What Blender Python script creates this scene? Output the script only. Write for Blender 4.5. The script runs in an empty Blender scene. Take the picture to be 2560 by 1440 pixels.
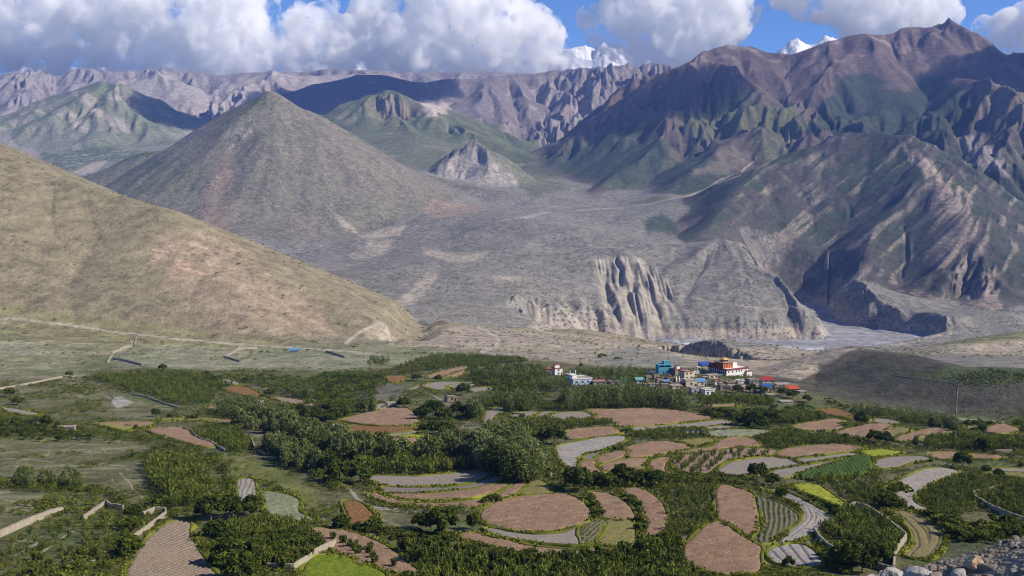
import bpy, bmesh, math, random
import numpy as np
from mathutils import Vector, Matrix
random.seed(7)
RNG = np.random.default_rng(11)
S = bpy.context.scene
COL = S.collection
R = math.radians
# ------------------------------------------------------------------ camera, sky, sun, exposure
FPX = 2745.0            # focal length in pixels of the 2560 px wide photograph
PITCH = -5.0
cam_d = bpy.data.cameras.new("Camera")
cam = bpy.data.objects.new("Camera", cam_d)
COL.objects.link(cam)
cam_d.sensor_width = 36.0
cam_d.lens = 36.0 * FPX / 2560.0
cam_d.clip_start = 0.5
cam_d.clip_end = 60000.0
cam.location = (0, 0, 0)
cam.rotation_euler = (R(90 + PITCH), 0, 0)
cam_d.dof.use_dof = False
cam_d.dof.focus_distance = 700.0
cam_d.dof.aperture_fstop = 5.6
S.camera = cam
SUN_AZ, SUN_EL = 106.0, 36.0     # azimuth clockwise from straight ahead (+Y)
W = bpy.data.worlds.new("World")
S.world = W
W.use_nodes = True
wn = W.node_tree.nodes
bg = wn["Background"]
sky = wn.new("ShaderNodeTexSky")
sky.sky_type = 'NISHITA'
sky.sun_disc = False
sky.sun_elevation = R(SUN_EL)
sky.sun_rotation = R(SUN_AZ)
sky.altitude = 6000.0
sky.air_density = 1.0
sky.dust_density = 0.0
sky.ozone_density = 7.0
W.node_tree.links.new(sky.outputs[0], bg.inputs[0])
bg.inputs[1].default_value = 0.115
sd = bpy.data.lights.new("Sun", 'SUN')
sd.energy = 4.2
sd.angle = R(0.5)
sd.color = (1.0, 0.90, 0.77)
sun = bpy.data.objects.new("Sun", sd)
COL.objects.link(sun)
sv = Vector((math.sin(R(SUN_AZ)) * math.cos(R(SUN_EL)), math.cos(R(SUN_AZ)) * math.cos(R(SUN_EL)), math.sin(R(SUN_EL))))
sun.rotation_euler = (-sv).to_track_quat('-Z', 'Y').to_euler()
S.view_settings.view_transform = 'Standard'
S.view_settings.look = 'None'
S.view_settings.gamma = 1.0
S.view_settings.exposure = 0.55
S.cycles.max_bounces = 6
S.cycles.diffuse_bounces = 2
S.cycles.transparent_max_bounces = 24
S.cycles.volume_bounces = 1
S.cycles.use_denoising = True
S.cycles.filter_width = 1.1

# ------------------------------------------------------------------ photograph pixel -> direction / point
CA, SA = math.cos(R(PITCH)), math.sin(R(PITCH))
def ray(px, py):
    u = (px - 1280.0) / FPX
    v = (720.0 - py) / FPX
    return u, CA - v * SA, SA + v * CA
def P(px, py, d):
    x, y, z = ray(px, py)
    return (x * d / y, d, z * d / y)
# enlarged tiles in which outlines were read: A, B, C, D -> photograph pixels
TILES = {'A': (0, 860, 2.483), 'B': (800, 860, 2.483), 'C': (1600, 960, 2.667), 'D': (1280, 860, 3.282), 'F': (0, 0, 1.0)}
def px_of(t, x, y):
    ox, oy, s = TILES[t]
    return ox + x / s, oy + y / s

# ------------------------------------------------------------------ noise
_perm = np.random.default_rng(5).permutation(4096).astype(np.int64)
_val = np.random.default_rng(6).random(4096)
def _h(ix, iy, s):
    return _perm[(_perm[(ix + s * 131) & 4095] + iy) & 4095]
def vnoise(x, y, s=0):
    x = np.asarray(x, float); y = np.asarray(y, float)
    ix = np.floor(x).astype(np.int64); iy = np.floor(y).astype(np.int64)
    fx = x - ix; fy = y - iy
    fx = fx * fx * (3 - 2 * fx); fy = fy * fy * (3 - 2 * fy)
    a = _val[_h(ix, iy, s)]; b = _val[_h(ix + 1, iy, s)]
    c = _val[_h(ix, iy + 1, s)]; d = _val[_h(ix + 1, iy + 1, s)]
    return (a + (b - a) * fx) * (1 - fy) + (c + (d - c) * fx) * fy
def fbm(x, y, o=4, s=0, g=0.5):
    r = 0.0; a = 1.0; t = 0.0
    for k in range(o):
        r = r + a * vnoise(x, y, s + k); t += a
        x = x * 2.03 + 17.1; y = y * 2.03 - 9.7; a *= g
    return r / t
def ridged(x, y, o=4, s=0):
    r = 0.0; a = 1.0; t = 0.0
    for k in range(o):
        r = r + a * (1 - np.abs(2 * vnoise(x, y, s + k) - 1)); t += a
        x = x * 2.03 + 7.1; y = y * 2.03 - 3.7; a *= 0.5
    return r / t
def sstep(a, b, x):
    t = np.clip((x - a) / (b - a), 0, 1)
    return t * t * (3 - 2 * t)
def erode_cells(x, y, dx, dy):
    """stripes that run along the slope: cosines of the distance across the slope, blended between jittered cells"""
    ix = np.floor(x); iy = np.floor(y)
    fx = x - ix; fy = y - iy
    ixi = ix.astype(np.int64); iyi = iy.astype(np.int64)
    va = np.zeros_like(x); wt = np.zeros_like(x)
    for i in (-1, 0, 1, 2):
        for j in (-1, 0, 1, 2):
            h1 = _val[_h(ixi + i, iyi + j, 31)] - 0.5
            h2 = _val[_h(ixi + i, iyi + j, 57)] - 0.5
            px = fx - i - h1; py = fy - j - h2
            w = np.exp(-(px * px + py * py) * 2.0)
            wt += w
            va += np.cos((px * dx + py * dy) * 2 * np.pi) * w
    return va / wt

# ------------------------------------------------------------------ object helpers
def tag(o, label=None, cat=None, group=None, kind=None):
    if label: o['label'] = label
    if cat: o['category'] = cat
    if group: o['group'] = group
    if kind: o['kind'] = kind
    return o
def mesh_np(name, V, F, mat=None, smooth=True, attrs=None, parent=None, mats=None, mi=None):
    """V (n,3); F (m,3) or (m,4) numpy"""
    me = bpy.data.meshes.new(name)
    V = np.asarray(V, np.float32); F = np.asarray(F, np.int32)
    k = F.shape[1]
    me.vertices.add(len(V)); me.vertices.foreach_set('co', V.ravel())
    me.loops.add(F.size); me.loops.foreach_set('vertex_index', F.ravel())
    me.polygons.add(len(F)); me.polygons.foreach_set('loop_start', np.arange(0, F.size, k, dtype=np.int32))
    me.polygons.foreach_set('use_smooth', np.full(len(F), smooth))
    if mi is not None: me.polygons.foreach_set('material_index', np.asarray(mi, np.int32))
    me.update(calc_edges=True)
    for an, (kind, arr) in (attrs or {}).items():
        at = me.attributes.new(an, kind, 'POINT')
        at.data.foreach_set('color' if kind == 'FLOAT_COLOR' else 'value', np.asarray(arr, np.float32).ravel())
    for m in (mats or ([mat] if mat else [])): me.materials.append(m)
    o = bpy.data.objects.new(name, me); COL.objects.link(o)
    if parent: o.parent = parent
    return o
class NT:
    def __init__(s, name):
        s.m = bpy.data.materials.new(name); s.m.use_nodes = True; s.t = s.m.node_tree; s.n = s.t.nodes
        s.b = s.n['Principled BSDF']; s.out = s.n['Material Output']
        s.b.inputs['Specular IOR Level'].default_value = 0.15
        s.b.inputs['Roughness'].default_value = 0.9
    def add(s, ty, **kw):
        n_ = s.n.new(ty)
        for k, v in kw.items():
            if k in n_.inputs: n_.inputs[k].default_value = v
            else: setattr(n_, k, v)
        return n_
    def link(s, a, b): s.t.links.new(a, b)
    def noise(s, scale, vec=None, detail=4.0, rough=0.55, dist=0.0):
        n_ = s.add('ShaderNodeTexNoise', Scale=scale, Detail=detail, Roughness=rough, Distortion=dist)
        if vec is not None: s.link(vec, n_.inputs['Vector'])
        return n_.outputs['Fac']
    def ramp(s, f, stops, interp='LINEAR'):
        n_ = s.add('ShaderNodeValToRGB'); cr = n_.color_ramp; cr.interpolation = interp
        while len(cr.elements) < len(stops): cr.elements.new(0.5)
        for e, (p, c) in zip(cr.elements, stops):
            e.position = p; e.color = (c, c, c, 1) if isinstance(c, (int, float)) else (*c, 1)
        s.link(f, n_.inputs[0]); return n_.outputs[0]
    def mix(s, f, a, b, mode='MIX'):
        n_ = s.add('ShaderNodeMix'); n_.data_type = 'RGBA'; n_.blend_type = mode; n_.clamp_result = False
        for sock, v in ((n_.inputs[0], f), (n_.inputs[6], a), (n_.inputs[7], b)):
            if isinstance(v, (int, float)): sock.default_value = v
            elif isinstance(v, tuple): sock.default_value = (*v, 1)
            else: s.link(v, sock)
        return n_.outputs[2]
    def math(s, op, a, b=0.0):
        n_ = s.add('ShaderNodeMath', operation=op)
        for sock, v in ((n_.inputs[0], a), (n_.inputs[1], b)):
            if isinstance(v, (int, float)): sock.default_value = v
            else: s.link(v, sock)
        return n_.outputs[0]
    def bump(s, h, strength, dist):
        n_ = s.add('ShaderNodeBump', Strength=strength, Distance=dist); s.link(h, n_.inputs['Height']); s.link(n_.outputs[0], s.b.inputs['Normal'])
    def color(s, c):
        if isinstance(c, tuple): s.b.inputs['Base Color'].default_value = (*c, 1)
        else: s.link(c, s.b.inputs['Base Color'])
def lin(r, g, b):
    f = lambda c: (c / 255.0) / 12.92 if c / 255.0 <= 0.04045 else ((c / 255.0 + 0.055) / 1.055) ** 2.4
    return (f(r), f(g), f(b))

# ------------------------------------------------------------------ terrain grid: azimuth x log distance
NA = 1500
az = np.radians(np.linspace(-33, 33, NA))
rs = [2.5]
while rs[-1] < 9560:
    r = rs[-1]
    f = 0.03 if r < 150 else (0.0045 if r < 1000 else (0.0036 if r < 2200 else 0.0030))
    rs.append(r * (1 + f))
rr = np.array(rs); NR = len(rr)
AZ, RR = np.meshgrid(az, rr, indexing='ij')
X = RR * np.sin(AZ); Y = RR * np.cos(AZ)

# --- valley floor: thin-plate surface through points read from the photograph (px, py, distance)
ctrl = [
    # near slope with the terraces
    (-500,1440,270),(0,1440,270),(640,1440,272),(1280,1440,272),(1900,1440,270),(2560,1440,268),(3100,1440,265),
    (-300,1300,338),(0,1300,340),(640,1300,342),(1280,1300,342),(1900,1300,338),(2560,1300,335),(3000,1300,330),
    (0,1200,415),(640,1200,418),(1280,1200,418),(1900,1200,412),(2560,1200,408),
    (0,1100,525),(640,1100,535),(1280,1100,530),(1900,1100,525),(2560,1100,515),
    (-300,1020,640),(0,1020,660),(640,1010,700),(1280,1000,720),(1750,1000,715),(2000,1030,700),(2300,1042,690),(2560,1062,650),(2900,1070,640),
    (0,960,800),(640,950,840),(1280,945,860),(1600,955,830),(1850,960,830),(1990,980,790),
    (-300,900,1000),(0,900,980),(450,915,960),(900,900,1000),(1150,900,1020),(1420,910,1020),(1600,915,980),(1750,918,1000),
    (-300,830,1150),(0,830,1180),(300,850,1160),(600,868,1180),(850,868,1200),(1000,862,1240),
    # bare shelf behind the orchards
    (1100,850,1380),(1250,835,1500),(1250,860,1280),(1450,858,1420),(1450,885,1180),(1600,880,1250),(1400,850,1620),
    (1900,935,1010),(2000,925,1080),(1900,900,1400),(2050,893,1650),(2150,888,1850),(2300,880,1900),(2500,865,1950),
    (2450,900,1200),(2700,900,1200),
    # floor of the big valley
    (1100,815,2050),(1250,822,2150),(1400,838,2250),(1550,856,2300),(1700,870,2300),(1850,872,2300),(2000,874,2330),(2150,866,2400),
    (2300,850,2500),(2450,842,2550),(2700,845,2500),
    (1650,846,2480),(1850,846,2500),(2050,838,2540),
    (2050,780,2980),(2030,745,3270),(2200,775,2850),(2300,800,2700),(2420,830,2600),
    # plateau left of the mesa
    (990,790,2150),(850,760,2350),(980,740,2500),(700,700,2700),(850,690,2850),(1000,670,2950),(1100,720,2600),(720,645,3400),(900,620,3500),(1100,620,3350),
    # mesa body
    (1300,720,2680),(1300,620,3200),(1200,580,3500),(1400,560,3560),(1350,780,2420),(1550,700,2780),(1700,700,2800),(1450,640,3050),(1600,620,3180),(1700,760,2680),(1500,780,2560),(1880,780,2660),
    # valley head between cone and right mountain
    (1400,545,4000),(1500,560,3800),(1650,600,3500),(1740,620,3350),(1550,510,4300),(1700,520,4000),(1400,480,4700),(1400,450,5400),(1200,520,4200),
    # green basin, left side valley
    (1000,400,5300),(1100,370,5600),(900,340,6100),(250,395,5600),(120,430,5000),(400,370,6100),(50,400,5400),(600,330,6700),(-300,400,5400),
    (0,560,3800),(300,560,3800),(-300,560,3800),(0,600,2600),(400,600,2800),(0,700,2100),(500,680,2400),
    (0,330,7300),(500,320,7100),(900,320,7100),(1150,350,6800),(1300,390,6600),(1400,410,6400),(1500,410,6300),(1900,300,7400),(2500,300,7400),
    (2200,450,5000),(2500,450,5000),(2900,450,5000),(2800,700,3200),
    (0,240,9000),(800,240,9000),(1500,250,9000),(2200,250,9000),(2900,300,9000),
]
cp = np.array([P(*c) for c in ctrl])
extra = [(a, r_, z) for a in (-33, -15, 0, 15, 33) for r_, z in ((70, -33), (130, -57), (200, -80))]
ex = np.array([(r_ * math.sin(R(a)), r_ * math.cos(R(a)), z) for a, r_, z in extra])
cp = np.vstack([cp, ex])
def warp(x, y):
    a = np.arctan2(x, y) * 1.6
    l = np.log(np.hypot(x, y)) * 1.15
    return a, l
ca, cl = warp(cp[:, 0], cp[:, 1])
def tps(d2):
    return 0.5 * d2 * np.log(d2 + 1e-12)
n = len(cp)
K = tps((ca[:, None] - ca) ** 2 + (cl[:, None] - cl) ** 2) + np.eye(n) * 2e-4
Pm = np.c_[np.ones(n), ca, cl]
Amat = np.block([[K, Pm], [Pm.T, np.zeros((3, 3))]])
sol = np.linalg.solve(Amat, np.r_[cp[:, 2], 0, 0, 0])
ia = np.arange(0, NA + 5, 6); ia = ia[ia < NA]; ia[-1] = NA - 1
ir = np.arange(0, NR + 5, 6); ir = ir[ir < NR]; ir[-1] = NR - 1
ga, gl = warp(X[np.ix_(ia, ir)], Y[np.ix_(ia, ir)])
acc = sol[n] + sol[n + 1] * ga + sol[n + 2] * gl
for k in range(n):
    acc += sol[k] * tps((ga - ca[k]) ** 2 + (gl - cl[k]) ** 2)
tmp = np.empty((NA, len(ir)))
for j in range(len(ir)):
    tmp[:, j] = np.interp(np.arange(NA), ia, acc[:, j])
BASE = np.empty((NA, NR))
for i in range(NA):
    BASE[i] = np.interp(np.arange(NR), ir, tmp[i])

near_z = np.interp(rr, [2.5, 10, 30, 70, 130, 200, 272], [-3.0, -7.0, -16.5, -33, -57, -80, -95.5])
nb = sstep(150, 262, rr)[None, :]
BASE = near_z[None, :] * (1 - nb) + BASE * nb
# --- mountains: crest lines (px, py, distance) with slopes falling away from them
def crest(lines, slope, conv=0.0, wob=0.0, seed=0, rd=20.0):
    H = np.full(X.shape, -1e5)
    wx = X + wob * (fbm(X / 600, Y / 600, 3, seed) - 0.5); wy = Y + wob * (fbm(X / 600 + 50, Y / 600, 3, seed + 3) - 0.5)
    for ln in lines:
        pts = [P(*p[:3]) for p in ln]
        for a, b in zip(pts[:-1], pts[1:]):
            ax, ay, az_ = a; bx, by, bz = b
            vx, vy = bx - ax, by - ay
            L2 = vx * vx + vy * vy + 1e-6
            t = np.clip(((wx - ax) * vx + (wy - ay) * vy) / L2, 0, 1)
            d = np.hypot(wx - ax - t * vx, wy - ay - t * vy)
            z = az_ + (bz - az_) * t - slope * (np.sqrt(d * d + rd ** 2) - rd) * (1 + conv * np.exp(-d / 250.0)) / (1 + conv * 0.5)
            np.maximum(H, z, out=H)
    return H
def smax(a, b, k):
    return 0.5 * (a + b + np.sqrt((a - b) ** 2 + k * k)) - 0.0

MT = {}
MT['left_hill'] = (crest([[(-700,100,1950),(-300,250,1750),(0,388,1600),(110,440,1580),(200,462,1560),(400,522,1500),(520,585,1465),(600,640,1430),(740,716,1390),(820,768,1350),(880,812,1320)],
                          [(110,440,1580),(140,600,1400),(160,740,1270)],[(520,585,1465),(560,690,1350),(600,790,1260)]], 0.46, wob=60, seed=1), 16)
MT['cone_hill'] = (crest([[(690,233,4500),(600,300,4540),(450,378,4600),(330,400,4620),(200,455,4560),(50,520,4450),(-200,600,4300)],
                          [(690,233,4500),(780,275,4535),(860,322,4565),(1000,402,4600),(1110,455,4580),(1180,480,4500),(1290,500,4380),(1370,545,4200)],
                          [(640,268,4515),(590,350,4380),(545,440,4180),(505,530,3980)]], 0.60, wob=120, seed=5, rd=30), 40)
MT['mesa'] = (crest([[(1480,640,2980),(1560,628,3000),(1680,618,3050),(1800,592,3050),(1860,615,3010),(1920,672,2930),(1980,735,2800),(2030,782,2680),(2060,832,2540)],
                     [(1480,640,2980),(1420,660,3000),(1330,700,2850)],[(1560,700,2860),(1420,770,2600)],[(1800,602,3050),(1840,700,2780),(1900,770,2640)]], 0.36, wob=90, seed=9), 30)
MT['dark_ridge'] = (crest([[(1740,600,3300),(1800,510,3700),(1900,420,4000),(2000,370,4150),(2090,338,4200),(2180,340,4150),(2262,350,4050),(2330,405,3850),(2400,495,3550),(2460,590,3250),(2490,690,3000),(2500,780,2800),(2510,845,2630)],
                           [(2180,340,4150),(2080,480,3850),(2000,600,3600)],[(2330,405,3850),(2230,560,3500),(2180,660,3250)],[(2460,590,3250),(2380,690,3050),(2350,760,2900)],[(1900,420,4000),(1860,560,3600)],
                           [(2400,495,3550),(2560,600,3400),(2750,700,3300)]], 0.62, wob=120, seed=13, rd=40), 35)
MT['right_mountain'] = (crest([[(1345,402,6200),(1420,355,6150),(1520,300,6050),(1580,265,6000),(1640,222,5950),(1720,178,5950),(1780,135,6000),(1830,117,6050),(1880,118,6100),(1910,132,6100),(1960,140,6000),(2050,106,6000),(2090,96,6000),(2130,90,6000),(2200,94,6100),(2240,82,6100),(2290,76,6100),(2350,80,6100),(2372,74,6100),(2400,98,6050),(2450,112,6000),(2500,138,5950),(2560,142,5900),(2700,130,5900),(3000,100,5900)],
                               [(1830,117,6050),(1770,220,5650),(1700,285,5350),(1660,350,5100),(1600,430,4800),(1480,480,4600)],
                               [(2090,96,6000),(2040,170,5700),(1980,260,5400),(1880,330,5000),(1800,380,4800),(1740,450,4500)],
                               [(2372,74,6100),(2300,180,5750),(2220,260,5350),(2120,310,5000)],
                               [(2450,112,6000),(2420,190,5500),(2465,215,4900),(2440,290,4700),(2360,380,4500)],
                               [(2465,215,4900),(2600,280,4700),(2750,330,4600)],[(1980,260,5400),(2010,340,4900)]], 0.60, wob=260, seed=17, rd=30), 35)
MT['slab'] = (crest([[(1080,425,4850),(1130,390,4900),(1178,356,4950),(1215,380,4900),(1250,420,4850),(1300,462,4750),(1340,505,4550)]], 0.72, wob=60, seed=21), 12)
MT['green_hill'] = (crest([[(800,310,6300),(880,275,6500),(940,248,6600),(985,234,6650),(1040,255,6550),(1110,300,6300),(1180,335,6000),(1260,370,5700),(1330,410,5450),(1405,448,5200)],
                           [(985,234,6650),(1000,300,6200),(1030,345,5800)]], 0.40, wob=150, seed=25), 40)
MT['centre_mountain'] = (crest([[(1060,215,7500),(1130,200,7700),(1230,200,7800),(1310,190,7900),(1400,180,8000),(1500,175,7900),(1600,170,7900),(1700,190,7600),(1800,190,7500)],
                                [(1230,200,7800),(1195,270,7100),(1180,330,6500)],[(1310,190,7900),(1300,280,7200),(1350,360,6500)],[(1500,175,7900),(1460,280,7100),(1420,350,6500),(1400,400,6000)],
                                [(1600,170,7900),(1560,260,7100),(1500,330,6600)],[(1400,180,8000),(1400,260,7300),(1385,330,6700)],[(1230,200,7800),(1250,290,7000),(1260,350,6400)],[(1130,200,7700),(1120,270,7100)]], 0.66, wob=260, seed=29, rd=20), 25)
MT['shadow_ridge'] = (crest([[(600,290,7000),(700,250,7300),(800,215,7600),(900,188,7800),(960,190,7800),(1060,215,7500),(1150,260,7100)]], 0.42, wob=150, seed=33), 30)
MT['left_mountain'] = (crest([[(-200,400,6800),(0,332,6900),(100,272,6850),(180,228,6800),(235,205,6750),(290,222,6650),(350,280,6500),(420,345,6200),(440,360,6100)],
                              [(235,205,6750),(200,290,6300)]], 0.52, wob=170, seed=37, rd=60), 40)
MT['pale_ridge'] = (crest([[(200,230,7400),(300,205,7600),(395,180,7700),(440,200,7600),(480,250,7300),(530,300,7000)],
                           [(540,310,6800),(620,220,7700),(690,182,8100),(740,195,8200),(860,190,8300),(960,186,8300)]], 0.50, wob=200, seed=41, rd=50), 40)
MT['back_range'] = (crest([[(-600,170,8900),(-200,175,8900),(0,172,8900),(130,168,9000),(280,180,9000),(400,176,9000),(520,196,9000),(640,186,9000),(850,180,9000),(1050,188,9000),(1200,182,9000),(1400,190,9000),(1600,185,9000)],
                           [(130,168,9000),(60,230,8200),(0,280,7700)],[(400,176,9000),(330,215,8200)]], 0.50, wob=260, seed=45), 30)
MT['near_right_hill'] = (crest([[(1975,965,830),(2050,915,900),(2110,880,960),(2150,868,940),(2260,884,860),(2400,915,780),(2560,945,740),(2900,970,700)]], 0.42, wob=25, seed=49), 5)
MT['far_right_hill'] = (crest([[(2380,868,1450),(2460,848,1500),(2560,832,1550),(2800,810,1600)]], 0.28, wob=25, seed=53), 5)
MT['shelf_hump'] = (crest([[(1000,850,1500),(1150,815,1600),(1300,825,1650),(1400,842,1700),(1440,826,1780),(1490,848,1820)],[(1440,826,1780),(1560,885,1150)]], 0.20, wob=30, seed=57), 6)
MT['mid_knoll'] = (crest([[(1590,864,1240),(1650,880,1180),(1720,915,1080)]], 0.34, wob=20, seed=61), 5)
for k in list(MT):
    if k == 'shelf_hump':
        MT[k] = (crest([[(1000,850,1500),(1150,815,1600),(1300,825,1650),(1400,842,1700),(1440,826,1780),(1490,848,1820)]], 0.20, wob=30, seed=57), 6)
H = BASE.copy()
BIG = H.copy()
RID = np.zeros(X.shape, np.int8)
names = ['base'] + list(MT)
for i, k in enumerate(MT):
    m, kk = MT[k]
    RID[m > BIG - 2] = i + 1
    BIG = np.maximum(BIG, m)
    H = smax(H, m, kk)
del MT
H0 = H.copy()

# --- flat gravel river bed cut into the valley floor
def in_poly(x, y, poly):
    c = np.zeros(x.shape, bool)
    n_ = len(poly)
    for i in range(n_):
        x1, y1 = poly[i]; x2, y2 = poly[(i + 1) % n_]
        if y1 == y2: continue
        c ^= ((y1 > y) != (y2 > y)) & (x < (x2 - x1) * (y - y1) / (y2 - y1) + x1)
    return c
def seg_dist(x, y, pts, closed=False):
    d = np.full(x.shape, 1e9)
    q = list(pts) + ([pts[0]] if closed else [])
    for (ax, ay), (bx, by) in zip(q[:-1], q[1:]):
        vx, vy = bx - ax, by - ay
        t = np.clip(((x - ax) * vx + (y - ay) * vy) / (vx * vx + vy * vy + 1e-9), 0, 1)
        np.minimum(d, np.hypot(x - ax - t * vx, y - ay - t * vy), out=d)
    return d
ZR = -336.0
riv_px = [(1380,2420),(1560,2250),(1700,2255),(1850,2260),(2000,2270),(2150,2330),(2300,2430),(2360,2470),(2330,2540),(2240,2610),(2170,2690),(2100,2800),(2090,2900),(2085,3050),(2060,3200),(2030,3350),(1990,3400),(1990,3200),(2015,3050),(2035,2900),(2050,2750),(2068,2600),(2070,2500),(1950,2480),(1800,2480),(1640,2480),(1500,2460)]
riv = [((px - 1280) / FPX * d, d) for px, d in riv_px]
sel = (Y > 2000) & (Y < 3600) & (X > 0)
sd_ = seg_dist(X[sel], Y[sel], riv, True)
ins = in_poly(X[sel], Y[sel], riv)
sdr = np.where(ins, -sd_, sd_) + 14 * (fbm(X[sel] / 40, Y[sel] / 40, 3, 71) - 0.5)
RIVM = np.zeros(X.shape); 
hh = H[sel]
floor_ = ZR + 1.5 * fbm(X[sel] / 60, Y[sel] / 25, 3, 72)
pxl = 1280 + FPX * X[sel] / Y[sel]; rbank = (pxl > 2072) & (Y[sel] > 2440 + (pxl - 2150) * 0.25)
lev = 5 + 25 * sstep(-45, 45, Y[sel] - (2440 + (pxl - 2150) * 0.25)) * sstep(2030, 2120, pxl)
hh = np.minimum(hh, np.where(sdr < 400, ZR + lev + 1 + np.where(rbank, 0.5, 0.75) * np.maximum(sdr, 0) + 90 * (np.maximum(sdr, 0) / 200) ** 2, 1e9))
shelf = np.maximum(hh, ZR + lev + 0.03 * np.clip(sdr, 0, 300))
wall = sstep(-2, np.where(rbank, 34, 16), sdr)
H[sel] = np.where(sdr < 60, floor_ * (1 - wall) + shelf * wall, np.maximum(hh, np.where(sdr < 300, shelf, hh)))
RIVM[sel] = 1 - sstep(-3, 5, sdr)

# --- gorge with a fluted wall behind the village
gor = [P(1650,900,1660)[:2], P(1700,900,1580)[:2], P(1770,900,1470)[:2], P(1840,900,1380)[:2], P(1880,900,1340)[:2]]
sel = (Y > 1100) & (Y < 2000) & (X > 100) & (X < 700)
gx, gy = X[sel], Y[sel]
flute = 10 * (np.abs(2 * vnoise(gx / 16, gy / 16, 77) - 1) - 0.5) + 7 * (np.abs(2 * vnoise(gx / 7, gy / 7, 78) - 1) - 0.5)
gd = seg_dist(gx, gy, gor) + flute
taper = sstep(330, 200, gx) * 0 + sstep(360, 290, gx)
gdep = 62 * (1 - sstep(14, 50, gd))*np.clip(taper, 0, 1)
gl_ = seg_dist(X, Y, [P(1000,850,1270)[:2], P(1035,850,1400)[:2], P(1060,850,1650)[:2], P(1040,850,2000)[:2]])
H -= 20 * (1 - sstep(6, 42, gl_ + 14 * (vnoise(X / 22, Y / 22, 87) - .5))) * (RR > 1200) * (RR < 2100)
H[sel] += 20 * np.exp(-((gx - 320) / 120) ** 2 - ((gy - 1610) / 120) ** 2) - 28 * np.exp(-((gx - 205) / 85) ** 2 - ((gy - 1380) / 100) ** 2)
H[sel] -= gdep
GORM = np.zeros(X.shape); GORM[sel] = sstep(4, 20, gdep)

# --- erosion
LR = np.log(rr)
def grad(h):
    dr = np.gradient(h, LR, axis=1) / RR
    da = np.gradient(h, az[1] - az[0], axis=0) / RR
    sa, ca_ = np.sin(AZ), np.cos(AZ)
    return dr * sa + da * ca_, dr * ca_ - da * sa
amp = {'base': 0.0, 'left_hill': 0.02, 'cone_hill': 0.15, 'mesa': 0.28, 'dark_ridge': 0.8, 'right_mountain': 0.95, 'slab': 0.9, 'green_hill': 0.8, 'centre_mountain': 1.15,
       'shadow_ridge': 0.9, 'left_mountain': 0.85, 'pale_ridge': 1.1, 'back_range': 0.9, 'near_right_hill': 0.05, 'far_right_hill': 0.05, 'shelf_hump': 0.08, 'mid_knoll': 0.08}
AM = np.array([amp[k] for k in names])[RID]
above = np.clip(H0 - BASE, 0, 1e9)
AM = AM * sstep(0, 120, above)
# background of the valley floor beyond the near shelf also gets some relief
AM = np.where(RID == names.index('cone_hill'), AM, np.maximum(AM, 0.26 * sstep(2050, 2500, Y))) * (1 - RIVM)
def blur(a, k):
    c = np.cumsum(np.pad(a, ((k + 1, k), (0, 0)), 'edge'), 0); a = (c[2 * k + 1:] - c[:-2 * k - 1]) / (2 * k + 1)
    c = np.cumsum(np.pad(a, ((0, 0), (k + 1, k)), 'edge'), 1); return (c[:, 2 * k + 1:] - c[:, :-2 * k - 1]) / (2 * k + 1)
AM = blur(AM * (0.25 + 1.5 * sstep(0.35, 0.65, fbm(X / 900, Y / 900, 3, 79))), 6)
AMP_FULL = AM
GULLY = np.zeros(X.shape)
far = rr > 1100
js = int(np.argmax(far))
dres = RR * 0.0030
for L, A0 in ((520.0, 36.0), (250.0, 24.0), (120.0, 13.0), (58.0, 6.5), (28.0, 2.8)):
    gx, gy = grad(blur(H, 3))
    g = np.hypot(gx, gy) + 1e-6
    st = np.clip(g * 1.7, 0, 1.1) / g
    sub = (slice(None), slice(js, None))
    e = np.zeros(X.shape)
    e[sub] = erode_cells(X[sub] / L + 3.3, Y[sub] / L - 7.7, (-gy * st)[sub], (gx * st)[sub])
    vis = sstep(2.0, 4.5, L / dres)
    sl = np.clip(g / 0.5, 0, 1.2)
    d_ = e * A0 * AM * sl * vis
    H += d_
    if L < 400: GULLY += e * sl * vis
H += AM * 22 * (ridged(X / 330, Y / 330, 4, 81) - 0.6) * sstep(0, 250, above)
H += AM * 7 * (ridged(X / 60, Y / 60, 3, 85) - 0.6) * sstep(2.0, 4.5, 60 / dres)

strat0 = fbm((H * 1.25 - X * 0.85 + 0.1 * Y) / 24, (X * 0.5 + Y * 0.6) / 220, 4, 170) * 2 - 1
H += (RID == names.index('dark_ridge')) * sstep(60, 200, above) * 9 * strat0
# --- badland pinnacles on the mesa face, mesa gullies
PXg = 1280 + FPX * X / (CA * Y + SA * H); PYg = 720 - FPX * (-SA * Y + CA * H) / (CA * Y + SA * H)
def pmask(poly, soft=12, ns=0.0, seed=0):
    """soft mask of the surface that lies under an outline read from the photograph"""
    m = np.zeros(X.shape, np.float32)
    xs = [p[0] for p in poly]; ys = [p[1] for p in poly]
    pad = soft + ns + 4
    s_ = (PXg > min(xs) - pad) & (PXg < max(xs) + pad) & (PYg > min(ys) - pad) & (PYg < max(ys) + pad) & (RR > 120)
    qx = PXg[s_]; qy = PYg[s_]
    if ns:
        qx = qx + ns * (fbm(X[s_] * FPX / Y[s_] / 30, np.log(RR[s_]) * 60, 4, seed) - 0.5) * 2
        qy = qy + ns * (fbm(X[s_] * FPX / Y[s_] / 30 + 40, np.log(RR[s_]) * 60, 4, seed) - 0.5) * 2
    d = seg_dist(qx, qy, poly, True)
    d = np.where(in_poly(qx, qy, poly), d, -d)
    m[s_] = sstep(-soft, soft, d)
    return m
pin = pmask([(1485,650),(1560,640),(1620,660),(1680,720),(1690,790),(1650,840),(1600,850),(1560,800),(1500,740)], 14, 8, 90) * ((Y > 2300) & (Y < 3200))
fx_ = np.abs(2 * vnoise(X / 21 + 0.5 * vnoise(X / 40, Y / 60, 88), Y / 260, 91) - 1)
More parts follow.
